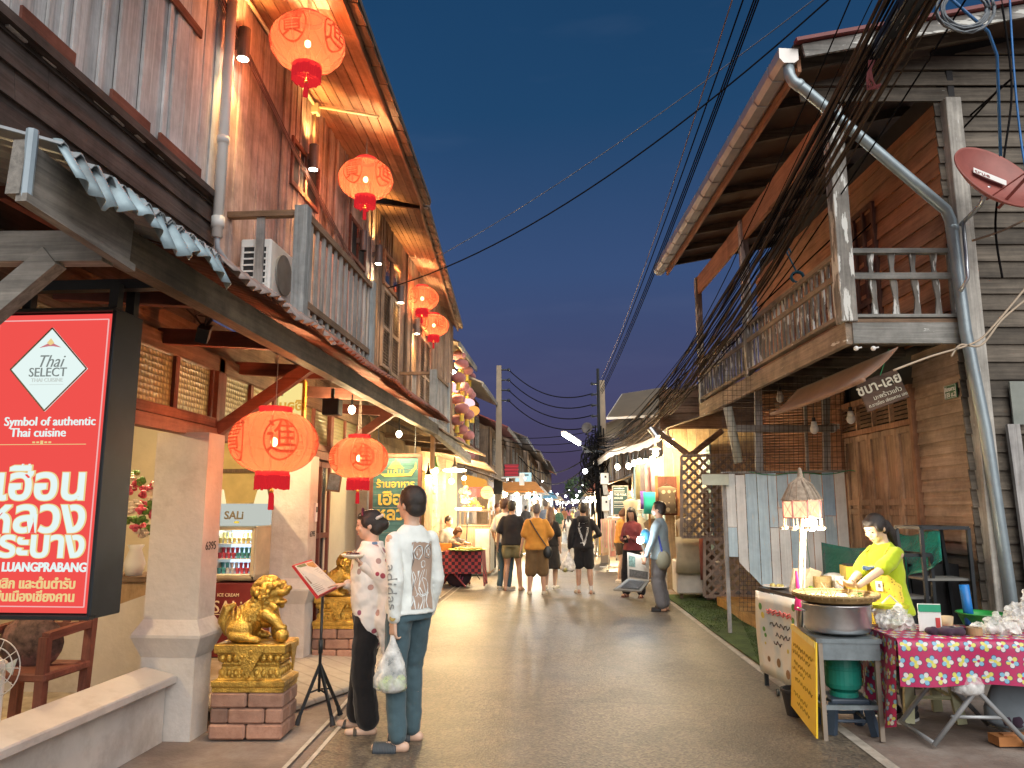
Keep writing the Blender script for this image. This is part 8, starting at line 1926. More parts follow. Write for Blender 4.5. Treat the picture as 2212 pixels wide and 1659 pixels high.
b.build('insulator',black_m,p2,world=True);b=MB();b.tube([(t2 .x-.12,22.9,t2 .z+.35),(t2 .x-.12,22.9,t2 .z-1.6)],.05,6);b.build('riser',black_m,p2,world=True)
random.seed(61);b=MB()
for k in range(46):
 c=at(1283+rnd(-12,14),985+rnd(-40,60),22.7+rnd(-.2,.2));r=rnd(.10,.3);a_=rnd(0,6.28);pts=[c+V((r*math.cos(a_+q),rnd(-.05,.05),r*1.5*math.sin(a_+q)))for q in(i*.7 for i in range(8))];b.tube(pts,.016,4)
for k in range(14):x=rnd(-.35,.05);b.tube([(t2 .x+x,22.8,3.8+rnd(-.3,.3)),(t2 .x+x*.9-.05,22.8,2.4),(t2 .x+x*.8,22.8,.8)],.02,5)
b.build('cable_tangle',cable_m,p2,world=True)
b=MB();b.beam(at(1258,968,22.8),at(1310,968,22.8),.1,.12);b.beam(at(1262,975,22.6),at(1308,975,22.6),.06,.08);b.build('crossarm',black_m,p2,world=True)
for lb,pa,pb_ in(('upper grey electric meter cabinet on the right pole',(1297,1022),(1315,1046)),('lower grey electric meter cabinet on the right pole',(1300,1072),(1316,1104))):
 a0_,a1_=at(*pa,22.3),at(*pb_,22.3);t=thing('meter_cabinet',lb,'meter cabinet',((a0_.x+a1_.x)/2,22.3,a1_.z),0,'meter cabinets on the right pole');b=MB();b.box(((a0_.x+a1_.x)/2,22.3,(a0_.z+a1_.z)/2),(a1_.x-a0_.x,.2,a0_.z-a1_.z));b.build('cabinet',pvc,t,world=True,bevel=.01);b=MB();b.box(((a0_.x+a1_.x)/2+.02,22.19,(a0_.z+a1_.z)/2+.05),(.05,.02,.06));b.build('latch',black_m,t,world=True);b=MB()
 for k in range(4):b.tube([((a0_.x+a1_.x)/2-.05+.03*k,22.3,a1_.z),((a0_.x+a1_.x)/2-.02+.04*k,22.3,a1_.z-.3)],.012,5)
 b.build('cable',white_plastic,t,world=True)
la,lb_=at(1217,938,19.2),at(1251,959,20.6);t=thing('street_lamp','glowing white tube street lamp on a thin arm from the right pole','street lamp',lb_);b=MB();b.tube([la,lb_],.045,10);b.build('tube',glow('white street tube',(.92,.96,1),12),t,world=True);b=MB();b.beam(la+V((0,0,.06)),lb_+V((0,0,.06)),.12,.04);b.build('reflector',white_plastic,t,world=True);b=MB();b.tube([lb_,at(1285,978,22.8)],.025,6);b.build('arm',black_m,t,world=True);lamp('tube_light',(la+lb_)/2+V((0,0,-.12)),45,(.92,.97,1),.3,t)
t=thing('mesh_dish','dark round mesh satellite dish on the right pole','satellite dish',at(1268,924,22.5));Mq=V((-.3,-1,.25)).to_track_quat('Z','Y').to_matrix();b=MB();b.lathe([(.0,-.05),(.12,-.04),(.165,-.0),(.165,.012),(.12,-.03),(0,-.04)],(0,0,0),24,Mq,cap=False);b.build('reflector',mat('dark mesh',(.05,.045,.045),.7),t,smooth=True);b=MB();b.tube([(0,.1,0),(.05,.2,-.4),(.1,.3,-.6)],.02);b.build('bracket',black_m,t)
t=thing('pole_spotlight','small white spotlight clipped low on the right pole','spotlight',at(1264,1018,22));b=MB();b.ball((0,0,0),.07);b.build('bulb',bulb_white,t);b=MB();b.tube([(0,.03,.03),(.2,.3,.15)],.025);b.build('arm',black_m,t)
# ================================================================ cables
def cat(p,q,sag,n=22,wob=0.):
 p,q=V(p),V(q);lead=[p+(p-q).normalized()*9+V((0,0,1.4))]if p.y<9 else[];return lead+[p.lerp(q,i/n)+V((rnd(-wob,wob),0,-sag*4*(i/n)*(1-i/n)+rnd(-wob,wob)))for i in range(n+1)]
Nn,Ff=at(1985,-40,5.0),at(1296,955,22.6)
random.seed(71)
t=thing('cable_bundle','thick messy bundle of sagging cables sweeping past the right balcony to the far pole','cables',Ff);b=MB()
for k in range(18):
 w_=.5 if k%4==0 else.18
 b.tube(cat(Nn+V((rnd(-w_,w_*.8),rnd(-.1,.1),rnd(-w_,w_)*.7)),Ff+V((rnd(-.12,.12),rnd(-.1,.1),rnd(-.2,.2))),rnd(.55,1.1),26,.006),rnd(.004,.008),5)
b.build('cable',cable_m,t,world=True,smooth=True);b=MB()
for k in range(14):b.tube(cat(Nn+V((rnd(-.22,.2),0,rnd(-.2,.2))),Ff+V((rnd(-.12,.12),0,rnd(-.2,.2))),rnd(.8,1.15),26,.01),rnd(.007,.013),5)
b.build('dusty_lamplit_cable',cable_brown,t,world=True,smooth=True)
b=MB()
for k in range(9):
 f=rnd(.35,.7);c=Nn.lerp(Ff,f)+V((rnd(-.05,.05),0,-.85*4*f*(1-f)+rnd(-.05,.1)));r=rnd(.06,.2);b.tube([c+V((0,r*2*math.cos(a_),r*math.sin(a_)-r))for a_ in(i*.5 for i in range(13))],.007,4)
b.build('slack_cable',cable_brown,t,world=True,smooth=True)
def wire(lb,p,q,sag,r=.008,m=None,grp='overhead wires'):
 b=MB();b.tube(cat(p,q,sag),r,5);o=b.build('overhead_wire',m or cable_m,None,smooth=True);return tag(o,lb,'wire',grp)
far2=[at(1297,832+12*k,22.9)for k in range(6)]
wire('pale thin wire crossing the open sky, leftmost of the near set',at(1588,-20,7),at(1300,815,23),.25,.008,mat('pale wire',(.22,.17,.16),.6));wire('dark wire crossing the open sky, second from the left of the near set',at(1612,-20,7),far2[0],.2,.009)
t=thing('twisted_wire','thick twisted dark wire crossing the open sky right of the thin ones','wire',far2[1]);b=MB()
for k in range(3):b.tube(cat(at(1636+5*k,-20,7),far2[1]+V((.02*k,0,-.05*k)),.22),.009,5)
b.build('strands',cable_m,t,world=True)
wire('thin wire running from the upper right down to the left wall light',at(1800,-10,7.5),at(838,622,11.4),.45,.010);wire('hair-thin pale wire above the one to the left wall light',at(1770,-10,7.5),at(935,560,12.5),.15,.007,mat('hairline wire',(.12,.15,.2),.6))
for k,nm in enumerate(('topmost','second','third','lowest')):wire('%s of the four wires strung between the two poles'%nm,(t1 .x+.34,26,t1 .z-.15-.36*k),(t2 .x-.3,23,t2 .z-.1-.33*k-.3),.45,.018,None,'wires between the two poles')
for k,nm in enumerate(('upper','middle','lower')):wire('%s slack telephone wire low between the poles'%nm,(t1 .x+.1,26,4.0-.12*k),at(1285,930+18*k,23),.12+.05*k,.012,None,'wires between the two poles')
for k,nm in enumerate(('upper','middle','lower')):wire('%s wire fading into the far street'%nm,at(1285,975+14*k,23),at(1120+12*k,985+12*k,42),.8+.2*k,.02,None,'wires into the far street')
bx=[at(1985,-30,4.9),at(1902,112,5.6)]
t=thing('splice_closure','long black cable splice box with small white print hanging at the top right','cable box',bx[1]);b=MB();b.beam(bx[0],bx[1],.14,.13);b.build('casing',black_m,t,world=True,bevel=.015);ud=(bx[1]-bx[0]).normalized();sdv=ud.cross((EYEV-bx[1]).normalized()).normalized();fr_=sdv.cross(ud)
if fr_.dot(EYEV-bx[1])<0:fr_=-fr_
b=MB();random.seed(4)
for g_ in range(2):
 for j in range(3):
  for i in range(9):
   if random.random()<.75:b.beam(bx[0].lerp(bx[1],.25+.4*g_+.028*i)+fr_*.078+sdv*(.045-.032*j),bx[0].lerp(bx[1],.25+.4*g_+.028*i+.018)+fr_*.078+sdv*(.045-.032*j),.002,.012,up=fr_)
b.build('print',white_plastic,t,world=True)
b=MB();q=at(1880,130,5.5)
for k in range(5):b.tube([q+V((rnd(-.03,.03),0,0)),q+V((rnd(-.05,.02),0,-.15)),q+V((.02*k-.04,0,-.24)),q+V((.06,0,-.20))],.007,5)
b.build('pigtail',mat('wine red pigtail',(.20,.05,.05),.5),t,world=True)
t=thing('cable_coil','loose coil of grey cable hanging at the top right corner','cable',at(2085,30,5.2));c=at(2085,20,5.2);b=MB()
for k in range(9):r=.16+rnd(-.02,.05);b.tube([c+V((r*math.cos(a_),rnd(-.01,.01),r*.9*math.sin(a_)+rnd(-.004,.004)))for a_ in(i*.35 for i in range(19))],.008,5)
b.build('turns',mat('grey cable',(.10,.12,.14),.45),t,world=True,smooth=True);b=MB();b.tube([c+V((-.1,0,.1)),c+V((.2,.1,-.12)),c+V((.3,.2,-.25)),c+V((.42,.5,-.9))],.012,6);b.build('tail',mat('blue cable',(.02,.12,.32),.5),t,world=True,smooth=True)
for lb,pts,m in(('dark slack cable hanging straight down past the satellite dish',[(2160,-20),(2185,180),(2170,330),(2150,480),(2165,600)],cable_m),('bright blue cable hanging at the right picture edge',[(2180,-20),(2190,150),(2205,300),(2225,420)],mat('blue sheath',(.02,.15,.42),.5)),('pale slack cable looping along the dark plank wall',[(2225,470),(2160,500),(2100,520)],brown_x),('pale cable dropping from the right edge to the downpipe',[(2225,610),(2150,700),(2105,740),(2010,770),(1930,800)],mat('cream cable',(.42,.34,.25),.6)),('second pale cable below the one to the downpipe',[(2225,640),(2165,690),(2120,745),(2075,745),(2055,770)],mat('cream cable two',(.42,.34,.25),.6)),('straight thin cable stretched from the eaves across the front posts',[(2185,170),(2050,290),(1840,475),(1600,700),(1420,860)],cable_m),('second thin cable stretched just under the first one',[(2165,185),(2030,330),(1800,560),(1560,760)],cable_m)):
 b=MB();pp=[at(px,py,6.8 if len(pts)<6 and 'stretched' not in lb else 6.6)for px,py in pts]
 if 'stretched' in lb:pp=[at(px,py,6.2+1.6*k)for k,(px,py)in enumerate(pts)]
 sm=[]
 for i in range(len(pp)-1):
  p0_,p1_,p2_,p3_=pp[max(i-1,0)],pp[i],pp[i+1],pp[min(i+2,len(pp)-1)]
  for s in range(6):u=s/6;sm.append(.5*((2*p1_)+(p2_-p0_)*u+(2*p0_-5*p1_+4*p2_-p3_)*u*u+(3*p1_-p0_-3*p2_+p3_)*u**3))
 b.tube(sm+[pp[-1]],.010,5);o=b.build('slack_cable',m,None,smooth=True);tag(o,lb,'cable')
t=thing('blue_rope','knot of blue rope tied on the balcony rail under the cables','rope',at(1722,598,8.6));b=MB();random.seed(2)
for k in range(7):a0_=rnd(0,6);b.tube([V((.07*math.cos(a0_+i*.6),.03*math.sin(i),.06*math.sin(a0_+i*.6)))for i in range(9)],.009,5)
b.tube([(0,0,.05),(-.06,0,.2),(-.10,0,.30),(-.07,0,.34),(-.05,0,.28)],.010,5);b.build('rope',mat('blue rope',(.01,.10,.18),.8),t,smooth=True)
# ================================================================ lanterns strung on the third house
mau=cloth('mauve lantern cloth',(.30,.12,.12));lit_p=glow('pink lantern lit',(1,.55,.60),1.5);lit_o=glow('orange lantern lit',(1,.42,.10),1.2)
def string_lantern(name,m,gm2):
 t=bpy.data.objects.new(name,None);COL.objects.link(t);ROOTM[t.name]=Matrix();b=MB();n=24;prof=[(.18*math.cos(R(a))**.9,.125*math.sin(R(a)))for a in range(-70,71,14)];vs=[]
 for r,z in prof:
  for j in range(n):k=1-.05*(j%2);vs.append(V((r*k*math.cos(2*math.pi*j/n),r*k*math.sin(2*math.pi*j/n),z)))
 b.add(vs,[(i*n+j,i*n+(j+1)%n,(i+1)*n+(j+1)%n,(i+1)*n+j)for i in range(len(prof)-1)for j in range(n)]);b.build('shade',m,t,smooth=True);b=MB();b.lathe([(.06,-.115),(.065,-.15),(.05,-.15)],(0,0,0),12);b.lathe([(.06,.115),(.065,.14),(.05,.14)],(0,0,0),12);b.build('rim',lan_gold,t);b=MB();b.lathe([(.05,-.15),(.055,-.29),(.0,-.29)],(0,0,0),10);b.tube([(0,0,.13),(0,0,.25)],.008,5);b.build('fringe',gm2,t);return t
yl=mat('yellow fringe',(.45,.33,.05),.8)
protos=[string_lantern('string_lantern',mau,yl),string_lantern('string_lantern',lit_p,yl),string_lantern('string_lantern',lit_o,yl)];used_p=[0,0,0]
pos=[(650,340,140,0),(680,435,150,0),(740,505,100,0),(645,585,160,0),(770,570,80,0),(690,680,140,0),(740,735,110,0),(640,825,150,0),(770,775,90,0),(685,925,160,0),(740,990,150,0),(632,1055,155,0),(672,1155,150,0),(750,1220,120,0),(632,1300,155,0),(765,1440,70,0),(590,695,110,1),(750,870,120,1),(800,950,80,2)]
order=['topmost','second from the top','third from the top','fourth down in front','fourth down behind','fifth down in front','fifth down behind','middle one in front','middle one behind','just below the lit pink pair','behind the one below the lit pair','third from the bottom in front','second from the bottom in front','low one behind','lowest in front','very lowest small one behind']
for i,(cx_,cy_,w,k)in enumerate(pos):
 q=at(864+cx_*.1953,702+cy_*.1953,18.6+(150-w)*.05 if k==0 else 19.0);lab='unlit mauve lantern of the hanging strings, %s'%order[i]if k==0 else('lit pinkish white lantern on the left among the mauve strings','lit pinkish white lantern right among the mauve strings','small lit orange lantern among the mauve strings')[i-16]
 if used_p[k]==0:o=protos[k];o.location=q;tag(o,lab,'lantern','mauve lanterns strung on the third house')
 else:o=dup(protos[k],None,q,rnd(0,3),lab,'mauve lanterns strung on the third house');o['category']='lantern'
 used_p[k]=1;s=1.05;o.scale=(s,s,s)
q=at(978,807,18.7);t=thing('flood_lamp','warm flood lamp on a bracket above the mauve lantern strings','lamp',q);b=MB();b.ball((0,0,0),.09);b.build('bulb',bulb_hot,t);b=MB();b.tube([(-.8,.2,-.1),(.05,0,.05)],.03);b.build('bracket',black_m,t);lamp('lamp_light',q+V((-.15,-.05,-.2)),70,(1,.72,.3),.08,t)
# ================================================================ food stall on the left
t=thing('stall_table','food stall table under a red checked cloth on the left','table',(-2.3,15.8,0));m_,n_,b_,o_=newmat('red check cloth');ck_=N(n_,'ShaderNodeTexChecker',Scale=1.);n_.links.new(coords(n_,(15,15,15)),ck_.inputs['Vector']);ck_.inputs[1].default_value=(.36,.05,.05,1);ck_.inputs[2].default_value=(.05,.02,.03,1);n_.links.new(ck_.outputs[0],b_.inputs['Base Color']);b_.inputs['Roughness'].default_value=.9;chk=m_
b=MB();b.box((-2.35,16.0,.70),(1.0,.8,.03));b.build('top',brown_x,t,world=True)
for x0_,x1_ in((-2.75,-2.15),(-2.2,-2.7)):
 for y in(15.65,16.3):b=MB();b.tube([(x0_,y,.68),(x1_,y,.02)],.018,6);b.build('leg',mat('red tube leg',(.32,.03,.03),.5),t,world=True)
t=thing('checked_cloth','red and black checked cloth hanging over the left stall table','tablecloth',(-2.1,15.6,.72));b=MB();b.grid(lambda u,v:V((-2.62+.80*u,15.575-.02*math.sin(u*14)*v,.725-(.44+.0*u)*v)),30,10);b.grid(lambda u,v:V((-1.83+.05*v+.02*math.sin(u*10)*v,15.58+.7*u,.725-.68*v)),20,10);b.quad((-2.62,15.58,.722),(-1.83,15.58,.722),(-1.83,16.3,.722),(-2.62,16.3,.722));b.build('cloth',chk,t,world=True,solid=.005)
t=thing('leaf_tray','wide tray lined with banana leaf and yellow snacks on the checked table','tray',(-2.2,15.75,.74));b=MB();b.lathe([(.30,.0),(.40,.03),(.39,.035),(0,.012)],(-2.15,15.8,.73),24);b.build('leaf',mat('banana leaf',(.22,.36,.04),.5),t,world=True);b=MB();random.seed(6)
for k in range(40):a_,r=rnd(0,6.28),rnd(0,.32);b.ball((-2.15+r*math.cos(a_),15.8+r*math.sin(a_),.775),(.04,.03,.02),7,4)
b.build('snack',mat('yellow snack',(.55,.38,.08),.6,0,.4,20.),t,world=True)
t=thing('plastic_chair','orange plastic chair behind the checked table','chair',(-2.72,16.2,0));orp=mat('orange plastic',(.55,.22,.04),.45);b=MB();b.box((-2.72,16.25,.44),(.42,.42,.03));b.build('seat',orp,t,world=True,bevel=.01);b=MB();b.box((-2.72,16.05,.72),(.42,.03,.30));b.build('backrest',orp,t,world=True,bevel=.01)
for x in(-2.9,-2.54):
 for y in(16.08,16.42):b=MB();b.tube([(x,y,0),(x,y,.44)],.02,6);b.build('leg',orp,t,world=True)
t=thing('dark_bag','dark shopping bag with pink print under the checked table','bag',(-2.35,15.9,0));b=MB();b.ball((-2.35,15.95,.22),(.28,.15,.24),14,9);b.build('sack',mat('dark bag cloth',(.05,.025,.035),.8),t,world=True,smooth=True);b=MB()
for k in range(5):b.beam((-2.45+.05*k,15.80,.26-.03*k),(-2.43+.05*k,15.80,.33-.03*k),.03,.01)
b.build('print',mat('pink bag print',(.5,.06,.22),.6),t,world=True)
t=thing('storage_tub','white storage tub with print under the stall table','tub',(-2.7,15.9,.3));b=MB();b.box((-2.62,16.2,.42),(.34,.3,.26));b.build('tub',white_plastic,t,world=True,bevel=.02);b=MB();b.box((-2.62,16.045,.44),(.22,.006,.04));b.box((-2.62,16.045,.37),(.16,.006,.03));b.build('print',ink_b,t,world=True)
ct=thing('food_cart','glass-topped wooden food cart piled with fried snacks and bottles','food cart',(-2.0,18.6,0));b=MB();b.box((-2.3,18.7,.62),(.72,.9,1.1));b.build('body',wood('cart panel',(.22,.11,.06),(.38,.22,.13),'z'),ct,world=True);b=MB();b.box((-1.932,18.7,.62),(.02,.86,1.0));b.box((-2.12,18.24,.6),(.34,.02,1.0));b.build('side_panel',mat('grey cart sheet',(.30,.30,.28),.45,.4),ct,world=True);b=MB();b.box((-2.3,18.7,1.18),(.8,.98,.04));b.build('counter',brown_x,ct,world=True);b=MB()
for x in(-2.66,-1.95):
 for y in(18.3,19.1):b.box((x,y,1.35),(.03,.03,.34))
b.box((-2.3,18.3,1.52),(.74,.03,.03));b.build('glass_frame',brown_z,ct,world=True)
t=thing('snack_pile','heap of golden fried snacks on the cart top','food',(-2.35,18.5,1.54));b=MB();random.seed(15)
b.box((-2.3,18.55,1.545),(.72,.5,.03));t0=b.build('tray',brown_x,t,world=True);b=MB()
for k in range(38):a_=rnd(0,6.28);r=rnd(0,.26);b.ball((-2.38+r*math.cos(a_),18.5+r*math.sin(a_)*.7,1.58+(.26-r)*.9),(.055,.05,.035),7,5)
b.build('pieces',mat('golden fried',(.58,.36,.10),.5,0,.4,20.),t,world=True,smooth=True)
BG='bottles lined up on the food cart'
b=MB();b.lathe([(.03,0),(.033,.14),(.014,.18),(.014,.23),(0,.23)],(0,0,0),10);bt0=b.build('sauce_bottle',mat('pale bottle',(.6,.5,.3),.3),None,smooth=True);bt0 .location=(-1.98,18.35,1.53);tag(bt0,'bottle standing in the row on the cart top','bottle',BG)
for k in range(6):o=dup(bt0,None,(-1.98-.02*(k%2),18.45+.1*k,1.53 if k<5 else 1.53),0);o['category']='bottle'
t=thing('ring_lamp','dazzling flat ring lamp on a thin tripod over the food cart','lamp',at(1001,1274,15.4));q=at(1012,1101,17.6);b=MB();b.lathe([(.20,0),(.30,0),(.30,.04),(.20,.04),(.20,0)],q,28,cap=False);b.build('ring',glow('ring lamp lit',(1,.92,.75),9),t,world=True);b=MB();g_=V((q.x-.05,17.4,0));b.tube([g_+V((0,0,.3)),q],.014,6)
for k in range(3):a_=k*2.1;b.tube([g_+V((0,0,.5)),g_+V((.35*math.cos(a_),.35*math.sin(a_),.01))],.012,6)
b.build('tripod',black_m,t,world=True);lamp('ring_light',q+V((0,-.05,-.12)),55,(1,.74,.40),.2,t)
SG='bulbs in the left food stall'
for i,(px,py,Y,pw,lb)in enumerate(((982,1016,16.6,75,'long dazzling lamp cluster high in the left food stall'),(941,1017,15.2,36,'green-shaded bulb by the shingle wall'),(975,1040,16.8,0,'small bulb below the lamp cluster'),(925,1034,14.4,0,'tiny bulb on the shingle wall'),(1003,1033,18.6,60,'bright round bulb beside the orange paper lanterns'))):
 p=at(px,py,Y);t=thing('stall_bulb',lb,'light bulb',p,0,SG);b=MB();b.ball((0,0,0),(.26,.05,.04)if i==0 else.055,12,8);b.build('bulb',bulb_hot,t);b=MB();b.lathe([(.08,.07),(.03,.13),(.01,.3)],(0,0,0),12);b.build('shade',mat('green enamel shade',(.05,.2,.04),.5)if i==1 else black_m,t)
 if pw:lamp('bulb_light',p+V((.0,-.05,-.14)),pw,(1,.66,.28),.1,t)
PG='paper lanterns over the left food stall'
b=MB();b.lathe([(.05,-.14),(.12,-.09),(.13,0),(.12,.09),(.05,.14)],(0,0,0),14);pl0=b.build('paper_lantern',glow('orange paper lantern lit',(1,.45,.08),.95),None,smooth=True);pl0 .location=at(1008,1038,18.7);tag(pl0,'orange paper lantern, first of the row from the lamp end','lantern',PG)
for k,nm in enumerate(('second','third','fourth','fifth','sixth')):o=dup(pl0,None,at(1016+6.5*k,1040+1.5*k,19.0+.4*k),0,'orange paper lantern, %s of the row from the lamp end'%nm,PG);o['category']='lantern'
t=thing('fringe_valance','dark red fringed valance under the paper lanterns','valance',at(1030,1056,19));b=MB()
for k in range(14):b.box((-.24+.036*k,0,-.08-.02*(k%2)),(.028,.01,.20))
b.box((0,0,.03),(.52,.02,.03));b.build('fringe',mat('dark red fringe',(.30,.03,.05),.8),t)
t=thing('round_wall_sign','round wooden hanging sign with small brown print beside the food stall','sign',at(1052,1064,19.0));b=MB();b.lathe([(.155,-.012),(.155,.012)],(0,0,0),28,Matrix.Rotation(R(90),3,'X'));b.build('disc',wood('pale round board',(.52,.36,.16),(.68,.52,.28),'x',isl=.02),t);b=MB()
for z,w in((.05,.12),(.0,.14),(-.06,.10)):
 for j in range(4):b.box((-w/2+w*(j+.5)/4,-.014,z),(w/6,.004,.022))
b.build('print',brown_x,t);b=MB();b.tube([(-.1,0,.12),(0,0,.26),(.1,0,.12)],.008,5);b.build('cord',brown_x,t)
t=thing('garlic_bunch','pale bunch of bagged goods hanging in the food stall','hanging goods',at(1005,1050,17.5));b=MB();random.seed(19)
for k in range(26):b.ball((rnd(-.10,.10),rnd(-.06,.06),rnd(-.36,0)),rnd(.03,.055),7,5)
b.build('bunch',mat('pale hanging goods',(.58,.46,.28),.7,0,.3,20.),t,smooth=True);b=MB();b.tube([(0,0,0),(0,0,.4)],.008);b.build('cord',brown_z,t)
person('seated stall vendor in grey tee with brown bob, bending over the checked table',(-2.62,16.75,.0),(.75,-.6),1.60,TAN,'tee',cl('grey stall tee',(.22,.19,.17)),'pants',cl('dark trousers',(.04,.04,.045)),'bob',HAIRB,None,None,hands={'l':{'w':V((-2.05,16.2,.82))},'r':{'w':V((-2.25,16.1,.82))}},seated=True,lean=.25,vox=.018,head=(0,.4),female=True)
person('seated man in grey tee with short hair behind the stall vendor',(-2.85,17.6,.12),(.8,-.5),1.68,TAN,'tee',cl('dark grey stall tee',(.18,.165,.15)),'pants',cl('dark trousers',(.04,.04,.045)),'short',HAIR,None,None,seated=True,vox=.02,head=(0,.3))
for lb,x,y,z in(('low dark stool under the seated vendor in grey',-2.62,16.75,.42),('dark box seat under the seated man behind the vendor',-2.85,17.6,.52)):
 t=thing('stall_stool',lb,'stool',(x,y,0),0,'stools in the left stall');b=MB();b.box((x,y,z-.04),(.36,.34,.05));b.build('seat',brown_x,t,world=True)
 for dx_ in(-.14,.14):
  for dy_ in(-.13,.13):b=MB();b.box((x+dx_,y+dy_,(z-.06)/2),(.035,.035,z-.06));b.build('leg',brown_z,t,world=True)
# ================================================================ farther stalls and signs
a0_,a1_=at(1113,1021,34),at(1148,1054,34);t=thing('lit_signboard','square white backlit signboard with blue waves over the far left stalls','sign',((a0_.x+a1_.x)/2,34,a1_.z));cx_,cz_,w_,h_=(a0_.x+a1_.x)/2,(a0_.z+a1_.z)/2,a1_.x-a0_.x,a0_.z-a1_.z
b=MB();b.box((cx_,34.1,cz_),(w_,.14,h_));b.build('casing',black_m,t,world=True);b=MB();b.quad((cx_-w_/2,34,a1_.z),(cx_+w_/2,34,a1_.z),(cx_+w_/2,34,a0_.z),(cx_-w_/2,34,a0_.z));b.build('face_panel',glow('pale aqua sign lit',(.60,.86,.88),1.1),t,world=True);b=MB()
b.prism([(cx_-w_*.45,33.98,a1_.z+.03),(cx_+w_*.45,33.98,a1_.z+.03),(cx_+w_*.45,33.98,a1_.z+h_*.12),(cx_+w_*.1,33.98,a1_.z+h_*.28),(cx_-w_*.2,33.98,a1_.z+h_*.1)],(0,.01,0));b.build('wave_print',glow('blue print lit',(.08,.35,.75),.8),t,world=True);b=MB();b.box((cx_,33.98,cz_+.02),(.06,.01,h_*.45));b.box((cx_,33.98,cz_+h_*.08),(w_*.4,.01,.05));b.box((cx_-.05,33.98,cz_+h_*.34),(w_*.8,.01,.06));b.build('dark_print',ink_b,t,world=True)
t=thing('neon_blind','red glowing slatted blind beyond the left pole','light',at(1105,1016,29));b=MB()
for k in range(8):b.box((0,0,.2-.055*k),(.55-.03*(k%3),.02,.022))
b.build('slats',glow('red neon',(.75,.06,.08),1.2),t);b=MB();b.box((0,.04,0),(.6,.02,.5));b.build('backing',black_m,t)
FGm='market stalls down the street'
def stall(lb,x,y,w,d,col,power,lc,goods):
 t=thing('market_stall',lb,'market stall',(x,y,0),0,FGm);b=MB();b.box((x,y,.74),(w,d,.05));b.build('counter',brown_x,t,world=True)
 for dx_ in(-w/2,w/2):
  for dy_ in(-d/2,d/2):b=MB();b.tube([(x+dx_,y+dy_,0),(x+dx_,y+dy_,2.2)],.025,6);b.build('post',galv,t,world=True)
 b=MB();b.prism([(x-w/2-.3,y-d/2-.3,2.15),(x+w/2+.3,y-d/2-.3,2.15),(x+w/2,y,2.5),(x-w/2,y,2.5)],(0,0,.02));b.prism([(x-w/2-.3,y+d/2+.3,2.15),(x+w/2+.3,y+d/2+.3,2.15),(x+w/2,y,2.5),(x-w/2,y,2.5)],(0,0,.02));b.build('canopy',cloth('canopy %s'%lb[:10],col),t,world=True)
 b=MB();b.box((x,y-d/2,.4),(w,.02,.66));b.build('front_cloth',cloth('front %s'%lb[:10],goods),t,world=True);b=MB();random.seed(int(y))
 for k in range(30):b.ball((x+rnd(-w/2,w/2),y+rnd(-d/2,d/2),.8),(.07,.07,rnd(.04,.14)),6,4)
 b.build('goods',mat('goods %s'%lb[:10],goods,.6,0,.8,9.),t,world=True)
 b=MB()
 for k in range(3):b.ball((x-w/3+w/3*k,y-d/2,2.05),.075,8,6)
 b.build('bulb',bulb_hot if lc[2]<.8 else bulb_white,t,world=True);lamp('stall_light',(x,y-d/2-.1,1.95),power,lc,.15,t)
stall('stall under the orange canopy beyond the left pole',-1.9,27.5,1.2,1.6,(.50,.20,.04),125,(1,.78,.45),(.4,.3,.1));stall('white lit stall under the square signboard',-1.9,33.5,1.2,2,(.5,.48,.44),196,(1,.9,.75),(.4,.25,.12));stall('blue canopied stall glowing far on the left',-1.8,46,1.3,3,(.10,.30,.45),420,(.8,.92,1),(.3,.4,.45));stall('warm lit stall at the end of the street',-1.6,62,1.4,3,(.4,.3,.2),503,(1,.8,.5),(.45,.3,.12));stall('stall under a sloping red canopy by the meter cabinets',1.35,26.8,1.0,2.6,(.40,.10,.05),182,(1,.76,.4),(.5,.35,.08));stall('far right stall with yellow goods',1.35,37,1.0,3,(.36,.25,.12),280,(1,.8,.5),(.5,.4,.1));stall('farthest right stall in the haze of lights',1.4,56,1.0,4,(.3,.3,.3),448,(1,.86,.65),(.4,.35,.3));stall('stall closing the view at the street end',.2,112,3.0,3,(.5,.45,.4),979,(1,.85,.6),(.4,.3,.2))
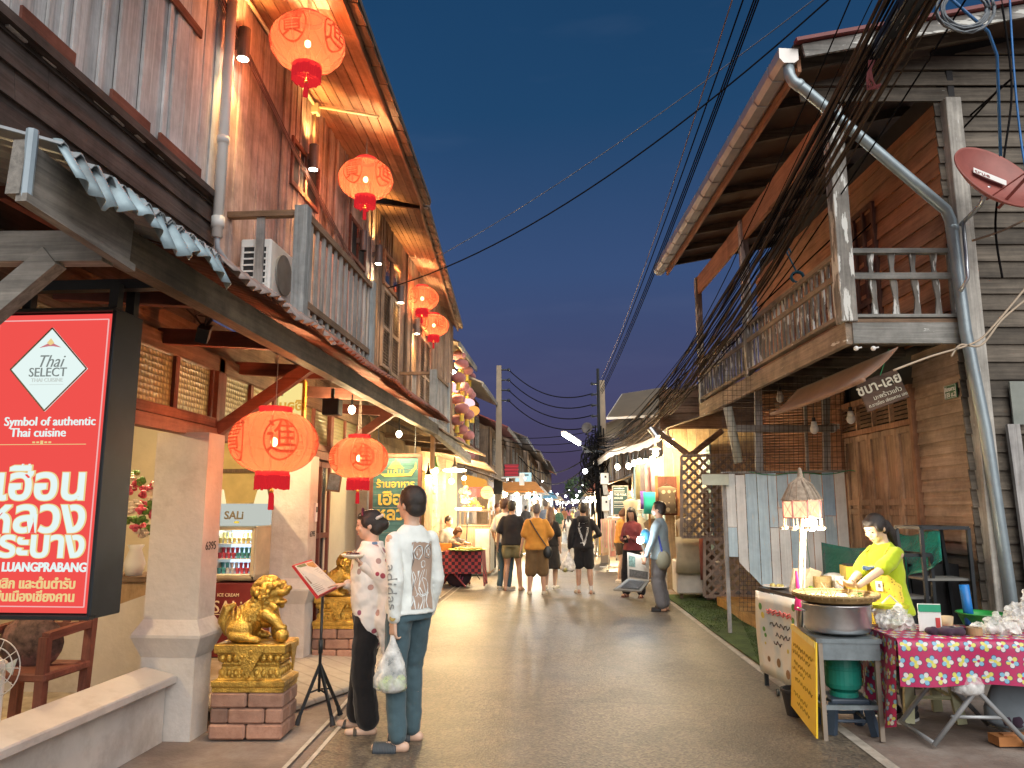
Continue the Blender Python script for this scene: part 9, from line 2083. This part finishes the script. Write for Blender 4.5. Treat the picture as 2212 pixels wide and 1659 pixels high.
LG='lights strung far down the street'
b=MB();b.ball((0,0,0),.10,10,8);fl0=b.build('street_bulb',bulb_white,None);fl0 .location=at(1106,1046,30);tag(fl0,'tiny bright bulb among the far lights of the street','light bulb',LG)
random.seed(91)
xs_=[(rnd(1120,1290),rnd(1056,1090),rnd(45,95))for _ in range(22)]
for px,py,Y in((1096,1036,30),(1122,1045,32),(1134,1034,34),(1160,1050,44),(1172,1040,48),(1190,1062,50),(1204,1068,60),(1222,1072,80),(1230,1060,90),(1246,1070,90),(1252,1062,80),(1258,1048,70),(1268,1075,50),(1276,1080,40),(1236,1080,100),(1214,1078,70),(1262,1086,45),(1242,1084,75),*xs_):o=dup(fl0,None,at(px,py,Y),0,None,None,rnd(.35,.9)*Y/70+.15)
tr=thing('street_tree','small dark green tree at the far end of the street','tree',(1.0,100,0));b=MB();b.tube([(1,100,0),(1,100,2.5)],[.2,.14]);b.build('trunk',brown_z,tr,world=True);b=MB();random.seed(33)
for k in range(900):
 a_,p_=rnd(0,6.28),rnd(-1,1);r=rnd(.5,1)**.5;c=V((1+2.0*r*math.cos(a_)*math.sqrt(1-p_*p_),100+2.0*r*math.sin(a_)*math.sqrt(1-p_*p_),4.0+1.7*r*p_));d1,d2=V((rnd(-.2,.2),rnd(-.2,.2),rnd(-.2,.2))),V((rnd(-.2,.2),rnd(-.2,.2),rnd(-.2,.2)));b.add([c,c+d1,c+d1+d2,c+d2],[(0,1,2,3)])
b.build('crown',mat('dark leaves',(.05,.09,.03),.7),tr,world=True)
# ================================================================ lettering becomes plain meshes
def finish():
 fonts=[o for o in COL.objects if o.type=='FONT']
 dg=bpy.context.evaluated_depsgraph_get();dg.update()
 for o in fonts:
  me=bpy.data.meshes.new_from_object(o.evaluated_get(dg))
  n=bpy.data.objects.new('lettering',me)
  nm,lab=o.parent,o.get('label')
  COL.objects.link(n);n.parent=nm;n.matrix_basis=o.matrix_basis.copy()
  if lab:n['label']=lab
  bpy.data.objects.remove(o)
finish()
